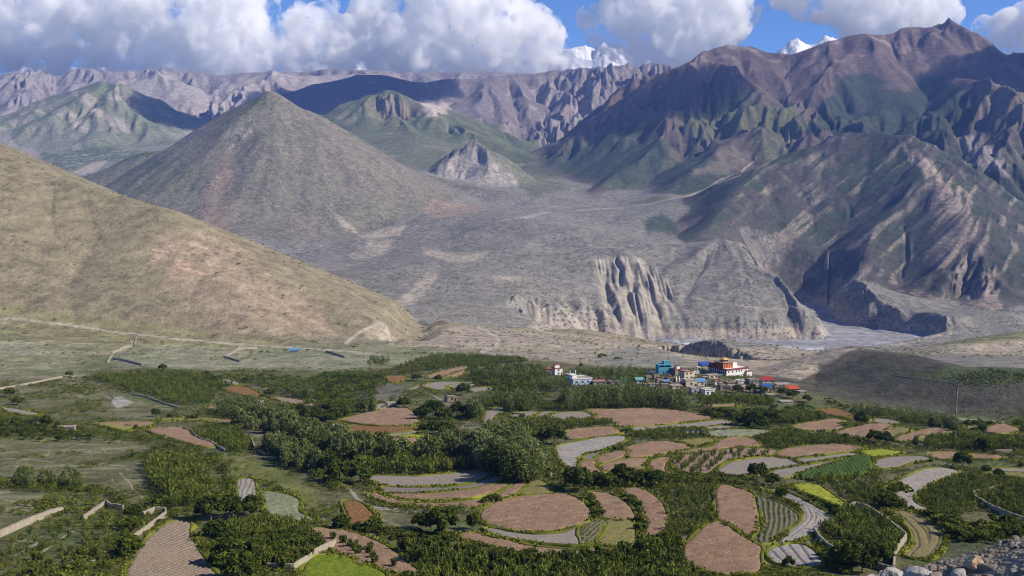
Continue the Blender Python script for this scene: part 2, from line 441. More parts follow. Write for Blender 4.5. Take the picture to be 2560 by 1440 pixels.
fx2 = np.abs(2 * vnoise(X / 10 + 5, Y / 160, 92) - 1)
H += pin * (0.3 + 0.7 * sstep(830, 735, PYg)) * (24 * (fx_ - 0.55) + 10 * (fx2 - 0.5))
pin2 = pmask([(1320,770),(1420,740),(1560,760),(1700,800),(1700,860),(1350,850)], 25, 12, 93) * ((Y > 2300) & (Y < 3200))
H += pin2 * 9 * (np.abs(2 * vnoise(X / 26, Y / 60, 94) - 1) - 0.5)
# terrace cliff flutes along the river wall on the right
# --- small relief
H += -0.6 * sstep(60, 300, RR) + 1.2 * (fbm(X / 45, Y / 45, 3, 95)) * sstep(60, 300, RR) + 46 * (fbm(X / 300, Y / 300, 3, 96) - 0.5) * sstep(2100, 2700, RR) * (1 - sstep(4500, 6000, RR)) * (1 - RIVM)
H += 0.35 * (fbm(X / 6, Y / 6, 3, 97) - 0.5) * sstep(250, 900, RR)
# little rise under the boulders in front of the camera, on the right
bp = sstep(9, 13, RR) * (1 - sstep(17, 30, RR)) * sstep(math.radians(9.5), math.radians(19), AZ)
kb = np.interp(AZ, [0.290, 0.322, 0.371, 0.413, 0.437, 0.50], [0.368, 0.357, 0.349, 0.337, 0.326, 0.31])
H = H + bp * (np.maximum(-Y * kb + 0.3 * (fbm(X / 1.6, Y / 1.6, 4, 98) - 0.6), H) - H)

LAZ0, DAZ = az[0], az[1] - az[0]
def ground(x, y):
    x = np.asarray(x, float); y = np.asarray(y, float)
    fa = np.clip((np.arctan2(x, y) - LAZ0) / DAZ, 0, NA - 1.001)
    fr = np.interp(np.log(np.maximum(np.hypot(x, y), 2.6)), LR, np.arange(NR)); fr = np.clip(fr, 0, NR - 1.001)
    i = fa.astype(int); j = fr.astype(int); u = fa - i; v = fr - j
    return (H[i, j] * (1 - u) + H[i + 1, j] * u) * (1 - v) + (H[i, j + 1] * (1 - u) + H[i + 1, j + 1] * u) * v
J120 = int(np.argmax(rr > 60))
def hit(px, py):
    """the first point of the ground that the photograph shows at a pixel"""
    x, y, z = ray(px, py)
    a = math.atan2(x, y); te = z / math.hypot(x, y)
    fa = min(max((a - LAZ0) / DAZ, 0), NA - 1.001); i = int(fa); u = fa - i
    c = (H[i] * (1 - u) + H[i + 1] * u) / rr
    w = np.nonzero(c[J120:] >= te)[0]
    if len(w) == 0: return None
    j = J120 + w[0]
    c0, c1 = c[j - 1], c[j]
    t = 0.0 if c1 == c0 else (te - c0) / (c1 - c0)
    r = rr[j - 1] + (rr[j] - rr[j - 1]) * min(max(t, 0), 1)
    X_, Y_ = r * math.sin(a), r * math.cos(a)
    return Vector((X_, Y_, te * r))
# ------------------------------------------------------------------ land cover colours (albedo), one value per ground vertex
def C3(c): return np.array(c, np.float32)
TAN = C3((0.29, 0.25, 0.16)); OLIVE = C3((0.17, 0.17, 0.085)); GREY = C3((0.232, 0.217, 0.182)); MAUVE = C3((0.18, 0.155, 0.15)); PALE = C3((0.42, 0.37, 0.33))
SCRUB = C3((0.052, 0.07, 0.045)); GREEN = C3((0.105, 0.12, 0.065)); GRAVEL = C3((0.27, 0.26, 0.265)); BUFF = C3((0.40, 0.34, 0.25)); BROWN = C3((0.11, 0.088, 0.072)); PINKR = C3((0.36, 0.25, 0.19))
CLR = np.empty(X.shape + (3,), np.float32)
cmap = {'base': GREY, 'left_hill': TAN * 0.82, 'cone_hill': C3((0.20, 0.18, 0.14)), 'mesa': GREY * 0.95, 'dark_ridge': C3((0.082, 0.074, 0.066)), 'right_mountain': BROWN, 'slab': C3((0.34, 0.31, 0.27)), 'green_hill': GREEN * 1.1,  # dark_ridge tone holds both scrub and the shade of its left face
        'centre_mountain': MAUVE, 'shadow_ridge': MAUVE * 0.85, 'left_mountain': C3((0.19, 0.20, 0.15)), 'pale_ridge': C3((0.32, 0.29, 0.275)), 'back_range': C3((0.24, 0.22, 0.215)),
        'near_right_hill': C3((0.085, 0.082, 0.062)), 'far_right_hill': OLIVE * 1.1, 'shelf_hump': TAN * 0.95, 'mid_knoll': C3((0.27, 0.255, 0.21))}  # near_right_hill is darkened to stand for a slope turned from the sun
PALT = np.array([cmap[k] for k in names], np.float32)
for c in range(3):
    CLR[..., c] = blur(PALT[RID, c], 2)
def lay(m, col, k=1.0):
    m = (m * k)[..., None]
    CLR[:] = CLR * (1 - m) + np.asarray(col, np.float32) * m
n1 = fbm(X / 300, Y / 300, 4, 101); n2 = fbm(X / 70, Y / 70, 4, 105); n3 = fbm(X / 18, Y / 18, 3, 109)
n1 = (n1 - 0.5) * 2; n2 = (n2 - 0.5) * 2; n3 = (n3 - 0.5) * 2
isid = lambda k: RID == names.index(k)
gx, gy = grad(H); SL = np.hypot(gx, gy)
far_ = sstep(1500, 2200, RR)
# near valley: green terraces and scrub
near = (RR < 1150) & (RID == 0)
lay(near.astype(np.float32), C3((0.135, 0.132, 0.058)))
lay(sstep(0.05, 0.4, n2 + 0.5 * n3) * near, C3((0.10, 0.13, 0.038)), 0.8)
lay(sstep(0.25, 0.6, n2 * -1 + 0.6 * n3) * near, C3((0.22, 0.215, 0.15)), 0.7)
# left meadow, shelf behind
F_ = lambda *p: list(p)
mead = pmask(F_((-400,775),(0,785),(300,835),(640,868),(1000,862),(1180,880),(1100,900),(900,925),(560,925),(280,915),(180,945),(-400,985)), 5, 4, 120)
lay(mead, C3((0.26, 0.25, 0.145)))
lay(mead * sstep(0.0, 0.35, fbm(X / 90, Y / 14, 4, 121) * 2 - 1 + 0.2 * n3), C3((0.37, 0.335, 0.245)), 0.8)
lay(mead * sstep(0.05, 0.5, -n2 - 0.4 * n3), C3((0.17, 0.20, 0.085)), 0.8)
lay(pmask(F_((270,900),(340,845),(560,862),(850,880),(960,905),(880,925),(560,925),(300,915)), 4, 4, 122), C3((0.30, 0.30, 0.20)), 0.6)
shelf_m = pmask(F_((1000,860),(1100,815),(1400,830),(1520,850),(1650,862),(1900,870),(2150,870),(2400,860),(2560,850),(2560,890),(2200,880),(2100,915),(2000,950),(1880,935),(1700,915),(1500,915),(1350,900),(1180,880)), 5, 4, 123) * (Y < 2150)
lay(shelf_m, C3((0.37, 0.315, 0.24)))
lay(shelf_m * sstep(0.1, 0.5, n2 + n3 * 0.5), C3((0.22, 0.22, 0.13)), 0.6)
lay(pmask(F_((1480,900),(1560,868),(1640,870),(1760,915),(1700,920),(1500,915)), 6, 5, 124) * (Y < 1500), C3((0.27, 0.26, 0.215)), 0.9)
# left hill: reddish scree, greener foot
lh = isid('left_hill')
lay(lh * sstep(0.0, 0.6, n1 + 0.5 * n2), C3((0.245, 0.215, 0.135)), 0.6)
lay(pmask(F_((380,600),(520,570),(620,640),(720,720),(800,770),(820,830),(560,830),(470,740),(370,650)), 30, 30, 130) * lh, C3((0.36, 0.27, 0.19)), 0.65)
lay(pmask(F_((370,590),(500,600),(620,650),(600,700),(470,690),(380,650)), 12, 25, 131) * lh * sstep(0.1, 0.35, fbm(X / 25 + Y / 30, Y / 9, 3, 132) * 2 - 1), C3((0.52, 0.36, 0.26)), 0.9)
lay(pmask(F_((-100,770),(0,760),(300,800),(600,840),(900,850),(980,862),(600,872),(-100,850)), 10, 8, 133) * (Y < 1600), C3((0.25, 0.23, 0.115)), 0.8)
# white scree at the end of the left hill
lay(pmask(F_((935,800),(960,815),(1000,850),(985,862),(950,850),(935,830)), 4, 9, 134) * (Y < 1700), C3((0.42, 0.37, 0.30)), 0.6)
# cone: scrub speckle in bands, red cliff on the left front spur
ch = isid('cone_hill')
lay(ch * sstep(-0.2, 0.6, n1), C3((0.17, 0.165, 0.12)), 0.6)
lay(pmask(F_((540,330),(640,290),(690,240),(640,240),(560,300),(450,380),(480,400)), 15, 12, 140) * ch, C3((0.14, 0.145, 0.09)), 0.7)
lay(0.5 * pmask(F_((555,380),(590,420),(600,520),(560,600),(480,560),(510,480)), 12, 18, 141) * ch, C3((0.25, 0.175, 0.135)), 0.8)
lay(pmask(F_((560,330),(640,290),(640,330),(570,380)), 6, 10, 142) * ch * sstep(-0.1, 0.4, n3), C3((0.38, 0.34, 0.27)), 0.8)
lay(pmask(F_((230,440),(400,400),(520,400),(470,520),(400,500),(280,470)), 25, 15, 143) * ch, C3((0.15, 0.16, 0.10)), 0.6)
# plateau, mesa: pale patches
pl = (RR > 1900) & (RR < 4200)
for q in ([(870,640),(930,605),(990,600),(960,640),(890,650)], [(1050,630),(1230,640),(1200,660),(1120,665)], [(960,770),(1000,740),(1070,690),(1100,690),(1030,760),(990,785)], [(830,520),(880,560),(900,590),(850,560)],
          [(880,600),(960,570),(1010,560),(1000,590)], [(1230,700),(1300,702),(1300,712),(1240,712)], [(1490,640),(1600,638),(1620,655),(1500,655)], [(1360,760),(1500,790),(1520,850),(1300,845)]):
    lay(pmask(q, 5, 7, 150 + len(q)) * pl, C3((0.46, 0.40, 0.31)), 0.75)
lay(pl * sstep(0.1, 0.6, n1 + n2 * 0.4) * (RID != names.index('cone_hill')), C3((0.20, 0.195, 0.16)), 0.6)
lay(pmask(F_((1060,520),(1100,480),(1180,470),(1250,490),(1180,540),(1080,550)), 6, 8, 157) * pl, C3((0.33, 0.24, 0.18)), 0.6)
lay(pin.astype(np.float32), C3((0.34, 0.305, 0.24)), 0.8)
lay(pin2.astype(np.float32) * sstep(-0.1, 0.4, n2 + n3), C3((0.40, 0.35, 0.27)), 0.6)
# river gravel with braided channels
lay(RIVM, GRAVEL)
lay(RIVM * sstep(0.72, 0.86, ridged(X / 90 + 3, Y / 28, 3, 160)), C3((0.40, 0.41, 0.42)), 0.7)
lay(RIVM * sstep(0.1, 0.5, fbm(X / 60, Y / 20, 3, 161) * 2 - 1), C3((0.27, 0.27, 0.25)), 0.5)
lay((RIVM < 0.5) * (H < ZR + 24) * (H > ZR + 1.0) * (RR > 2000) * (SL > 0.3), C3((0.40, 0.34, 0.26)), 0.8)
lay(GORM, C3((0.34, 0.29, 0.24)), 0.9)
# dark ridge: scrub, shade of the left face painted into the darks, pale tilted strata
dr = isid('dark_ridge')
strat = strat0
lay(dr * sstep(-0.25, 0.15, n2 + 0.4 * n1 + 0.35 * n3) * sstep(-290, -120, H), SCRUB * 0.95, 0.9)
lay(dr * sstep(0.16, 0.32, strat) * sstep(-0.4, 0.1, n2), C3((0.27, 0.225, 0.18)), 0.72)
lay(dr * sstep(0.10, 0.4, n3 - 0.6 * strat), SCRUB * 0.8, 0.75)
lay(dr * sstep(-270, -325, H), C3((0.15, 0.138, 0.118)), 0.6)
lay(pmask(F_((2400,490),(2470,640),(2520,860),(2420,800),(2400,700),(2330,660),(2320,420)), 25, 30, 171) * dr * sstep(-0.15, 0.2, strat), C3((0.36, 0.285, 0.22)), 0.8)
lay(pmask(F_((2250,350),(2330,400),(2360,460),(2420,540),(2380,540),(2330,480),(2270,380)), 8, 10, 172) * dr, C3((0.40, 0.32, 0.25)), 0.8)
lay(pmask(F_((1730,560),(1850,560),(2000,700),(1900,650),(1780,620)), 25, 15, 173) * dr, C3((0.12, 0.11, 0.092)), 0.6)
# right mountain: brown top, green middle, scrub below
rm = isid('right_mountain')
lay(rm * sstep(150, 520, H + 120 * n1), C3((0.125, 0.095, 0.085)), 0.9)
lay(rm * sstep(560, 820, H + 120 * n1) * sstep(0.0, 0.5, n2), C3((0.30, 0.24, 0.22)), 0.7)
lay(rm * (1 - sstep(60, 420, H + 150 * n1)) * sstep(-0.2, 0.4, n2 + n1), C3((0.10, 0.115, 0.07)), 0.8)
for q, c, k in (([(2040,300),(2100,200),(2180,180),(2260,230),(2340,190),(2450,240),(2440,300),(2360,340),(2200,345),(2060,335),(1990,320)], SCRUB * 0.8, 0.95),
                ([(2150,330),(2300,330),(2440,380),(2560,430),(2560,560),(2440,520),(2330,420),(2260,350)], SCRUB * 0.9, 0.85),
                ([(1350,400),(1480,340),(1600,320),(1690,360),(1640,440),(1560,470),(1440,440)], SCRUB, 0.85),
                ([(1690,420),(1760,370),(1840,400),(1830,470),(1720,490),(1600,470)], SCRUB, 0.8),
                ([(1690,280),(1760,265),(1870,240),(2000,275),(2010,330),(1960,350),(1880,320),(1760,340),(1700,320)], C3((0.105, 0.118, 0.055)), 0.85),
                ([(1880,340),(1990,340),(2000,380),(1940,420),(1880,400)], C3((0.13, 0.14, 0.07)), 0.6),
                ([(2440,220),(2500,200),(2560,240),(2560,300),(2450,290)], C3((0.2, 0.17, 0.12)), 0.7),
                ([(2390,330),(2440,330),(2500,380),(2530,450),(2480,440),(2420,400)], C3((0.31, 0.27, 0.24)), 0.7),
                ([(1700,450),(1800,440),(1890,390),(1820,360),(1790,400),(1640,500),(1600,560)], C3((0.27, 0.22, 0.16)), 0.5)):
    lay(pmask(q, 8, 22, 180 + len(q)) * (RR > 3000) * (~dr), c, k)
# village fields in the side valley on the right, green patches
lay(pmask(F_((1610,560),(1650,540),(1700,560),(1690,580),(1620,580)), 5, 8, 190) * pl, SCRUB * 1.2, 0.9)
lay(pmask(F_((1570,505),(1640,488),(1690,500),(1650,512)), 3, 4, 191), C3((0.13, 0.15, 0.07)), 0.8)
# green hill and basin
gh = pmask(F_((830,290),(985,234),(1110,300),(1260,370),(1400,445),(1420,470),(1330,500),(1190,360),(1080,425),(1000,410),(880,340)), 10, 10, 200) * (RR > 4300)
lay(gh, C3((0.12, 0.135, 0.075)), 0.85)
lay(gh * sstep(0.15, 0.5, fbm(X / 200, Y / 60, 4, 201) * 2 - 1), C3((0.24, 0.23, 0.15)), 0.6)
lay(pmask(F_((910,260),(985,234),(1060,270),(1030,300),(960,300)), 8, 12, 202), C3((0.2, 0.15, 0.12)), 0.5)
# centre mountain: pale scree
cm = isid('centre_mountain') | isid('shadow_ridge')
lay(cm * sstep(0.1, 0.5, n1 + 0.4 * n2 - 0.2 * GULLY), C3((0.27, 0.24, 0.23)), 0.7)
lay(cm * (1 - sstep(200, 420, H)) * sstep(-0.2, 0.4, n2), C3((0.12, 0.13, 0.08)), 0.7)
lay(pmask(F_((1050,250),(1130,255),(1120,280),(1080,290),(1060,270)), 6, 14, 210) * (RR > 6000), C3((0.5, 0.42, 0.38)), 0.8)
lay(pmask(F_((1230,240),(1330,220),(1420,230),(1440,300),(1350,280)), 10, 25, 211) * cm * sstep(0.2, 0.5, -GULLY), C3((0.42, 0.36, 0.34)), 0.6)
# left: green lower slopes with pale rock
lm = isid('left_mountain')
lay(lm * sstep(-0.1, 0.5, n1 + n2 * 0.5), C3((0.13, 0.16, 0.09)), 0.7)
strat2 = fbm((X * 0.6 + H * 1.1) / 60, (X - Y) / 400, 4, 220) * 2 - 1
lay(lm * sstep(0.15, 0.35, strat2), C3((0.36, 0.32, 0.28)), 0.7)
lay((isid('pale_ridge') | isid('back_range')) * sstep(0.0, 0.5, -n1 + 0.3 * n2), C3((0.20, 0.165, 0.155)), 0.6)
lv = pmask(F_((90,385),(250,370),(450,380),(400,395),(260,410),(220,450),(150,440)), 6, 12, 221) * (RR > 4600)
lay(lv, C3((0.08, 0.11, 0.06)), 0.8)
lay(lv * sstep(0.2, 0.45, n3 + 0.5 * n2), C3((0.3, 0.3, 0.26)), 0.8)
lay(pmask(F_((180,430),(240,405),(270,402),(250,425),(200,445)), 4, 5, 222) * (RR > 4600), C3((0.42, 0.37, 0.32)), 0.8)
lay(pmask(F_((-50,370),(90,370),(120,430),(60,430),(-50,390)), 8, 8, 223) * (RR > 4600), C3((0.33, 0.28, 0.25)), 0.7)
# steep rock everywhere far away reads lighter and greyer; gullies darker soil
lay(sstep(0.95, 1.5, SL) * far_ * (~rm), C3((0.27, 0.235, 0.21)), 0.4)
n4 = fbm(X / 3.2, Y / 4.5, 3, 113) * 2 - 1
CLR *= (1 + 0.08 * n2 + 0.12 * n3 + 0.42 * n4 * (1 - sstep(1000, 1500, RR)))[..., None]
lay(near * sstep(0.10, 0.4, n4 + 0.4 * n3), C3((0.055, 0.075, 0.025)), 0.55)
lay(bp > 0.02, C3((0.25, 0.23, 0.20)), 0.9)
# near slopes: tracks, slips, gravel, rock, painted shade on the right hill
AT = lambda t_, pts: [px_of(t_, *p) for p in pts]
for t_, q in (('A',[(-50,600),(400,570),(700,590),(950,650),(700,700),(500,740),(880,740),(900,900),(880,1010),(760,960),(600,900),(-50,890)]), ('A',[(-50,900),(300,900),(650,930),(700,990),(380,1050),(-50,1170)]), ('A',[(-50,200),(380,200),(600,230),(800,320),(1000,380),(950,450),(500,440),(200,380)]), ('B',[(280,1000),(560,1040),(900,1060),(900,1100),(600,1120),(420,1110)])):
    m = pmask(AT(t_, q), 6, 6, 240)
    lay(m, C3((0.15, 0.145, 0.07)), 0.75)
    lay(m * sstep(0.05, 0.45, fbm(X / 14, Y / 7, 4, 241) * 2 - 1), C3((0.25, 0.23, 0.145)), 0.75)
lay(pmask(AT('A',[(1350,690),(1650,740),(1950,900),(2000,1050),(1850,960),(1650,860),(1450,820)]), 6, 6, 242), C3((0.15, 0.16, 0.045)), 0.75)
lay(pmask(AT('A',[(640,320),(760,330),(830,360),(790,385),(720,400),(690,350)]), 3, 5, 243), C3((0.42, 0.40, 0.36)), 0.8)
lay(pmask(AT('B',[(260,330),(300,250),(400,230),(520,260),(500,340),(420,370),(300,350)]), 4, 6, 244), C3((0.15, 0.145, 0.12)), 0.8)
lay(pmask(AT('B',[(820,560),(930,470),(1030,430),(1040,470),(960,540),(880,600)]), 4, 6, 245), C3((0.17, 0.17, 0.13)), 0.7)
lay(pmask(F_((1980,970),(2060,915),(2150,868),(2260,884),(2400,905),(2560,915),(2700,920),(2700,1045),(2500,1045),(2300,1030),(2150,1005)), 5, 6, 246) * (RR < 1150), C3((0.085, 0.082, 0.06)), 0.85)  # shade of the right hill's slope put into its colour
lay(pmask(F_((2270,935),(2390,915),(2700,915),(2700,960),(2400,965)), 4, 6, 247) * (RR < 1150), C3((0.075, 0.10, 0.035)), 0.8)
lay(pmask(AT('C',[(2030,960),(2300,1060),(2500,1090),(2400,1240),(1900,1240),(2020,1100)]), 4, 6, 248), C3((0.10, 0.115, 0.06)), 0.8)
for w_, c_, q in ((3.0, (0.33,0.30,0.25), [(60,1330),(140,1290),(230,1240)]), (2.5, (0.36,0.33,0.28), [(150,1340),(300,1270),(380,1210),(460,1160)]), (5.0, (0.24,0.165,0.11), [(400,1330),(470,1270),(560,1195)]), (6.0, (0.40,0.38,0.34), [(530,1440),(560,1360),(650,1300)]), (2.5, (0.33,0.30,0.26), [(380,1385),(480,1330)]), (3.0, (0.30,0.27,0.21), [(0,1290),(90,1245),(160,1220)]), (2.5,(0.33,0.30,0.25),[(700,1130),(760,1170)])):
    q_ = np.array([px_of('A', *p) for p in q]); m = np.zeros(X.shape, np.float32)
    s_ = (np.abs(PXg - q_[:, 0].mean()) < 160) & (PYg > 1250) & (PYg < 1500) & (RR > 200)
    m[s_] = 1 - sstep(w_ * 0.5, w_, seg_dist(PXg[s_] + 3 * n3[s_], PYg[s_] + 2 * n3[s_], [tuple(p) for p in q_])); lay(m, C3(c_), 0.85)
# dirt tracks
def track(pts, w, col, k=0.9, lim=(0, 9e9)):
    px_ = np.array(pts, float)
    s_ = (PXg > px_[:, 0].min() - 20) & (PXg < px_[:, 0].max() + 20) & (PYg > px_[:, 1].min() - 20) & (PYg < px_[:, 1].max() + 20) & (RR > 150) & (RR > lim[0]) & (RR < lim[1])
    qx = PXg[s_] + 3 * (n3[s_]); qy = PYg[s_] + 0.8 * n3[s_]
    d = seg_dist(qx, qy, [tuple(p) for p in pts])
    m = np.zeros(X.shape, np.float32); m[s_] = 1 - sstep(w * 0.5, w, d)
    lay(m, col, k)
DUST = C3((0.46, 0.41, 0.33))
DUST = C3((0.46, 0.41, 0.33))
for t_, w_, k_, q in (('A',1.2,.8,[(245,700),(300,680),(312,658)]), ('A',1.2,.8,[(380,665),(450,640),(525,618)]), ('A',1.0,.8,[(555,650),(560,690)]), ('A',1.0,.8,[(630,640),(672,680)]), ('A',1.2,.8,[(560,760),(640,742),(780,762),(802,792)]),
    ('A',1.6,.9,[(740,800),(782,842),(812,872),(822,902),(880,942),(895,982)]), ('A',1.2,.8,[(490,800),(512,852)]), ('A',1.2,.7,[(690,820),(700,862)]), ('A',1.2,.7,[(0,710),(200,715),(330,735)]), ('A',4,.7,[(340,930),(400,1000),(432,1052)]), ('A',1.5,.7,[(0,960),(150,1000),(300,1010)]),
    ('A',2.6,.9,[(1920,640),(2020,690),(2135,725)]), ('B',2.6,.9,[(0,662),(100,702),(205,742)]), ('B',5,.8,[(170,890),(230,960),(300,1010),(500,1034),(740,1042),(960,1030)]), ('B',3.0,.9,[(510,335),(540,285),(605,262)]), ('B',2.2,.8,[(610,290),(680,305),(760,350),(800,382)]),
    ('B',2.5,.6,[(820,580),(900,500),(950,470),(1030,440)]), ('B',2.5,.6,[(600,1190),(700,1240),(850,1280)]), ('B',2,.7,[(500,1130),(380,1090),(290,1020)]), ('A',2,.6,[(1000,400),(1150,410),(1300,395)]), ('C',2,.7,[(1390,205),(1500,215),(1900,225),(2300,240),(2560,260)])):
    track(AT(t_, q), w_, DUST * 0.8, k_, (0, 1200))
track([(-20,792),(150,810),(300,832),(560,858),(860,878),(950,885)], 3.0, DUST, 0.7, (0, 1500))
track([(1195,818),(1235,838),(1250,852),(1240,866),(1205,880)], 5.0, DUST, 0.95, (0, 2100))
track([(865,858),(900,830),(940,812)], 5.0, DUST, 0.9, (0, 1700))
track([(270,905),(285,880),(330,860),(340,842)], 2.5, DUST, 0.9, (0, 1500))
track([(560,895),(600,868),(640,870)], 2.5, DUST, 0.9, (0, 1500))
track([(1270,700),(1400,702),(1560,715),(1800,760),(2040,780)], 2.5, DUST, 0.35, (1900, 4200))
track([(700,690),(800,690),(900,720),(990,770)], 4.0, DUST, 0.5, (1900, 4200))
track([(1240,562),(1500,520),(1640,510),(1720,490),(1850,440),(1890,400)], 3.0, DUST, 0.5, (3300, 6000))
track([(1370,860),(1440,880)], 4.0, DUST, 0.7, (0, 2100))
track([(1620,862),(1700,858),(1900,866),(2060,872)], 3.0, C3((0.6, 0.61, 0.62)), 0.8, (2000, 3000))

# ------------------------------------------------------------------ ground material
def ground_mat():
    t = NT('ground')
    geo = t.add('ShaderNodeNewGeometry'); pos = geo.outputs['Position']
    at = t.add('ShaderNodeAttribute', attribute_name='tint').outputs['Color']
    b1 = t.noise(0.05, pos, 8, 0.65)
    b2 = t.noise(0.5, pos, 6, 0.7)
    b3 = t.noise(6.0, pos, 4, 0.7)
    v = t.ramp(b1, [(0.3, 0.62), (0.7, 1.38)])
    v2 = t.ramp(b2, [(0.3, 0.65), (0.7, 1.35)])
    c = t.mix(1.0, at, v, 'MULTIPLY')
    c = t.mix(1.0, c, v2, 'MULTIPLY')
    # dwarf shrubs dotted over the dry slopes
    vor = t.add('ShaderNodeTexVoronoi', Scale=0.105); t.link(pos, vor.inputs['Vector'])
    big = t.noise(0.012, pos, 3, 0.5)
    th = t.ramp(big, [(0.35, 0.16), (0.65, 0.42)])
    dot = t.math('LESS_THAN', vor.outputs['Distance'], th)
    shr = t.add('ShaderNodeAttribute', attribute_name='shrub').outputs['Fac']
    c = t.mix(t.math('MULTIPLY', t.math('MULTIPLY', dot, shr), 0.75), c, (0.07, 0.075, 0.05))
    t.color(c)
    h = t.math('ADD', t.math('MULTIPLY', b1, 6.0), t.math('MULTIPLY', b2, 0.9))
    h = t.math('ADD', h, t.math('MULTIPLY', b3, 0.06))
    h = t.math('ADD', h, t.math('MULTIPLY', t.math('MULTIPLY', dot, shr), 0.5))
    t.bump(h, 0.8, 1.0)
    return t.m
GM = ground_mat()
SHR = (0.95 * sstep(1150, 1500, RR) * (1 - sstep(4200, 6500, RR)) * (1 - RIVM)).astype(np.float32)
SHR = np.maximum(SHR, 0.8 * isid('near_right_hill')) + 0.5 * sstep(950, 1150, RR) * (RR < 1500)
SHR *= (1 - np.clip(pin, 0, 1))
SHR[lh] *= 0.35
def part_grid(name, j0, j1, i0=0, i1=NA):
    sub = (slice(i0, i1), slice(j0, j1))
    V = np.stack([X[sub], Y[sub], H[sub]], -1).reshape(-1, 3)
    a_, r_ = i1 - i0, j1 - j0
    idx = np.arange(a_ * r_).reshape(a_, r_)
    F = np.stack([idx[:-1, :-1], idx[1:, :-1], idx[1:, 1:], idx[:-1, 1:]], -1).reshape(-1, 4)
    col = np.concatenate([CLR[sub].reshape(-1, 3), np.ones((a_ * r_, 1), np.float32)], 1)
    o = mesh_np(name, V, F, GM, True, {'tint': ('FLOAT_COLOR', col), 'shrub': ('FLOAT', SHR[sub].ravel())})
    tag(o, kind='structure'); return o
j_a = int(np.argmax(rr > 1180)); j_b = int(np.argmax(rr > 3900))
part_grid('ground', 0, j_a + 1)
part_grid('hills', j_a, j_b + 1)
part_grid('mountains', j_b, NR)

# ------------------------------------------------------------------ far snow range, beyond the air box
def far_range():
    na, nr = 900, 260
    a = np.radians(np.linspace(-30, 30, na)); r = np.linspace(9650, 17000, nr)
    A_, R_ = np.meshgrid(a, r, indexing='ij'); x = R_ * np.sin(A_); y = R_ * np.cos(A_)
    h = np.full(x.shape, 300.0)
    def add(lines, slope, seed):
        nonlocal h
        wx = x + 500 * (fbm(x / 900, y / 900, 4, seed) - 0.5); wy = y + 500 * (fbm(x / 900 + 9, y / 900, 4, seed + 1) - 0.5)
        for ln in lines:
            pts = [P(*p) for p in ln]
            for (ax, ay, a_), (bx, by, b_) in zip(pts[:-1], pts[1:]):
                vx, vy = bx - ax, by - ay
                t_ = np.clip(((wx - ax) * vx + (wy - ay) * vy) / (vx * vx + vy * vy), 0, 1)
                d = np.hypot(wx - ax - t_ * vx, wy - ay - t_ * vy)
                h = np.maximum(h, a_ + (b_ - a_) * t_ - slope * d)
    add([[(-500,178,11500),(0,178,11500),(400,182,11500),(800,182,11500),(1200,186,11500),(1500,190,11500),(1700,205,11500)]], 0.55, 301)
    add([[(800,130,15000),(880,95,15000),(925,68,15000),(960,60,15000),(1000,80,15000)],
         [(1380,140,14000),(1420,128,14000),(1470,122,14000),(1505,135,14000),(1528,112,14000),(1560,140,14000),(1600,125,14000),(1640,165,14000),(1680,185,14000),(1710,160,14000),(1740,150,14000),(1790,190,14000)],
         [(1900,150,14500),(1935,130,14500),(1970,115,14500),(2000,122,14500),(2040,98,14500),(2100,104,14500),(2140,90,14500),(2170,88,14500),(2200,90,14500),(2260,110,14500)]], 0.85, 305)
    rd = ridged(x / 900, y / 900, 6, 310) - 0.62
    h = h + 520 * rd * sstep(500, 1500, h) * 0.55 + 120 * (ridged(x / 200, y / 200, 4, 320) - 0.62)
    V = np.stack([x, y, h], -1).reshape(-1, 3)
    idx = np.arange(na * nr).reshape(na, nr)
    F = np.stack([idx[:-1, :-1], idx[1:, :-1], idx[1:, 1:], idx[:-1, 1:]], -1).reshape(-1, 4)
    t = NT('snow_rock')
    geo = t.add('ShaderNodeNewGeometry')
    sep = t.add('ShaderNodeSeparateXYZ'); t.link(geo.outputs['Position'], sep.inputs[0])
    nz = t.add('ShaderNodeSeparateXYZ'); t.link(geo.outputs['Normal'], nz.inputs[0])
    n_ = t.noise(0.004, geo.outputs['Position'], 8, 0.65)
    f = t.math('ADD', t.math('MULTIPLY', sep.outputs[2], 0.0012), t.math('MULTIPLY', n_, 1.2))
    f = t.math('ADD', f, t.math('MULTIPLY', nz.outputs[2], 0.7))
    f = t.ramp(t.math('MULTIPLY', f, 0.33), [(0.82, 0.0), (0.86, 1.0)])
    t.color(t.mix(f, (0.17, 0.145, 0.14), (0.85, 0.86, 0.88)))
    t.bump(t.noise(0.02, geo.outputs['Position'], 8, 0.7), 0.9, 40.0)
    o = mesh_np('snow_mountains', V, F, t.m, True); tag(o, kind='structure')
far_range()

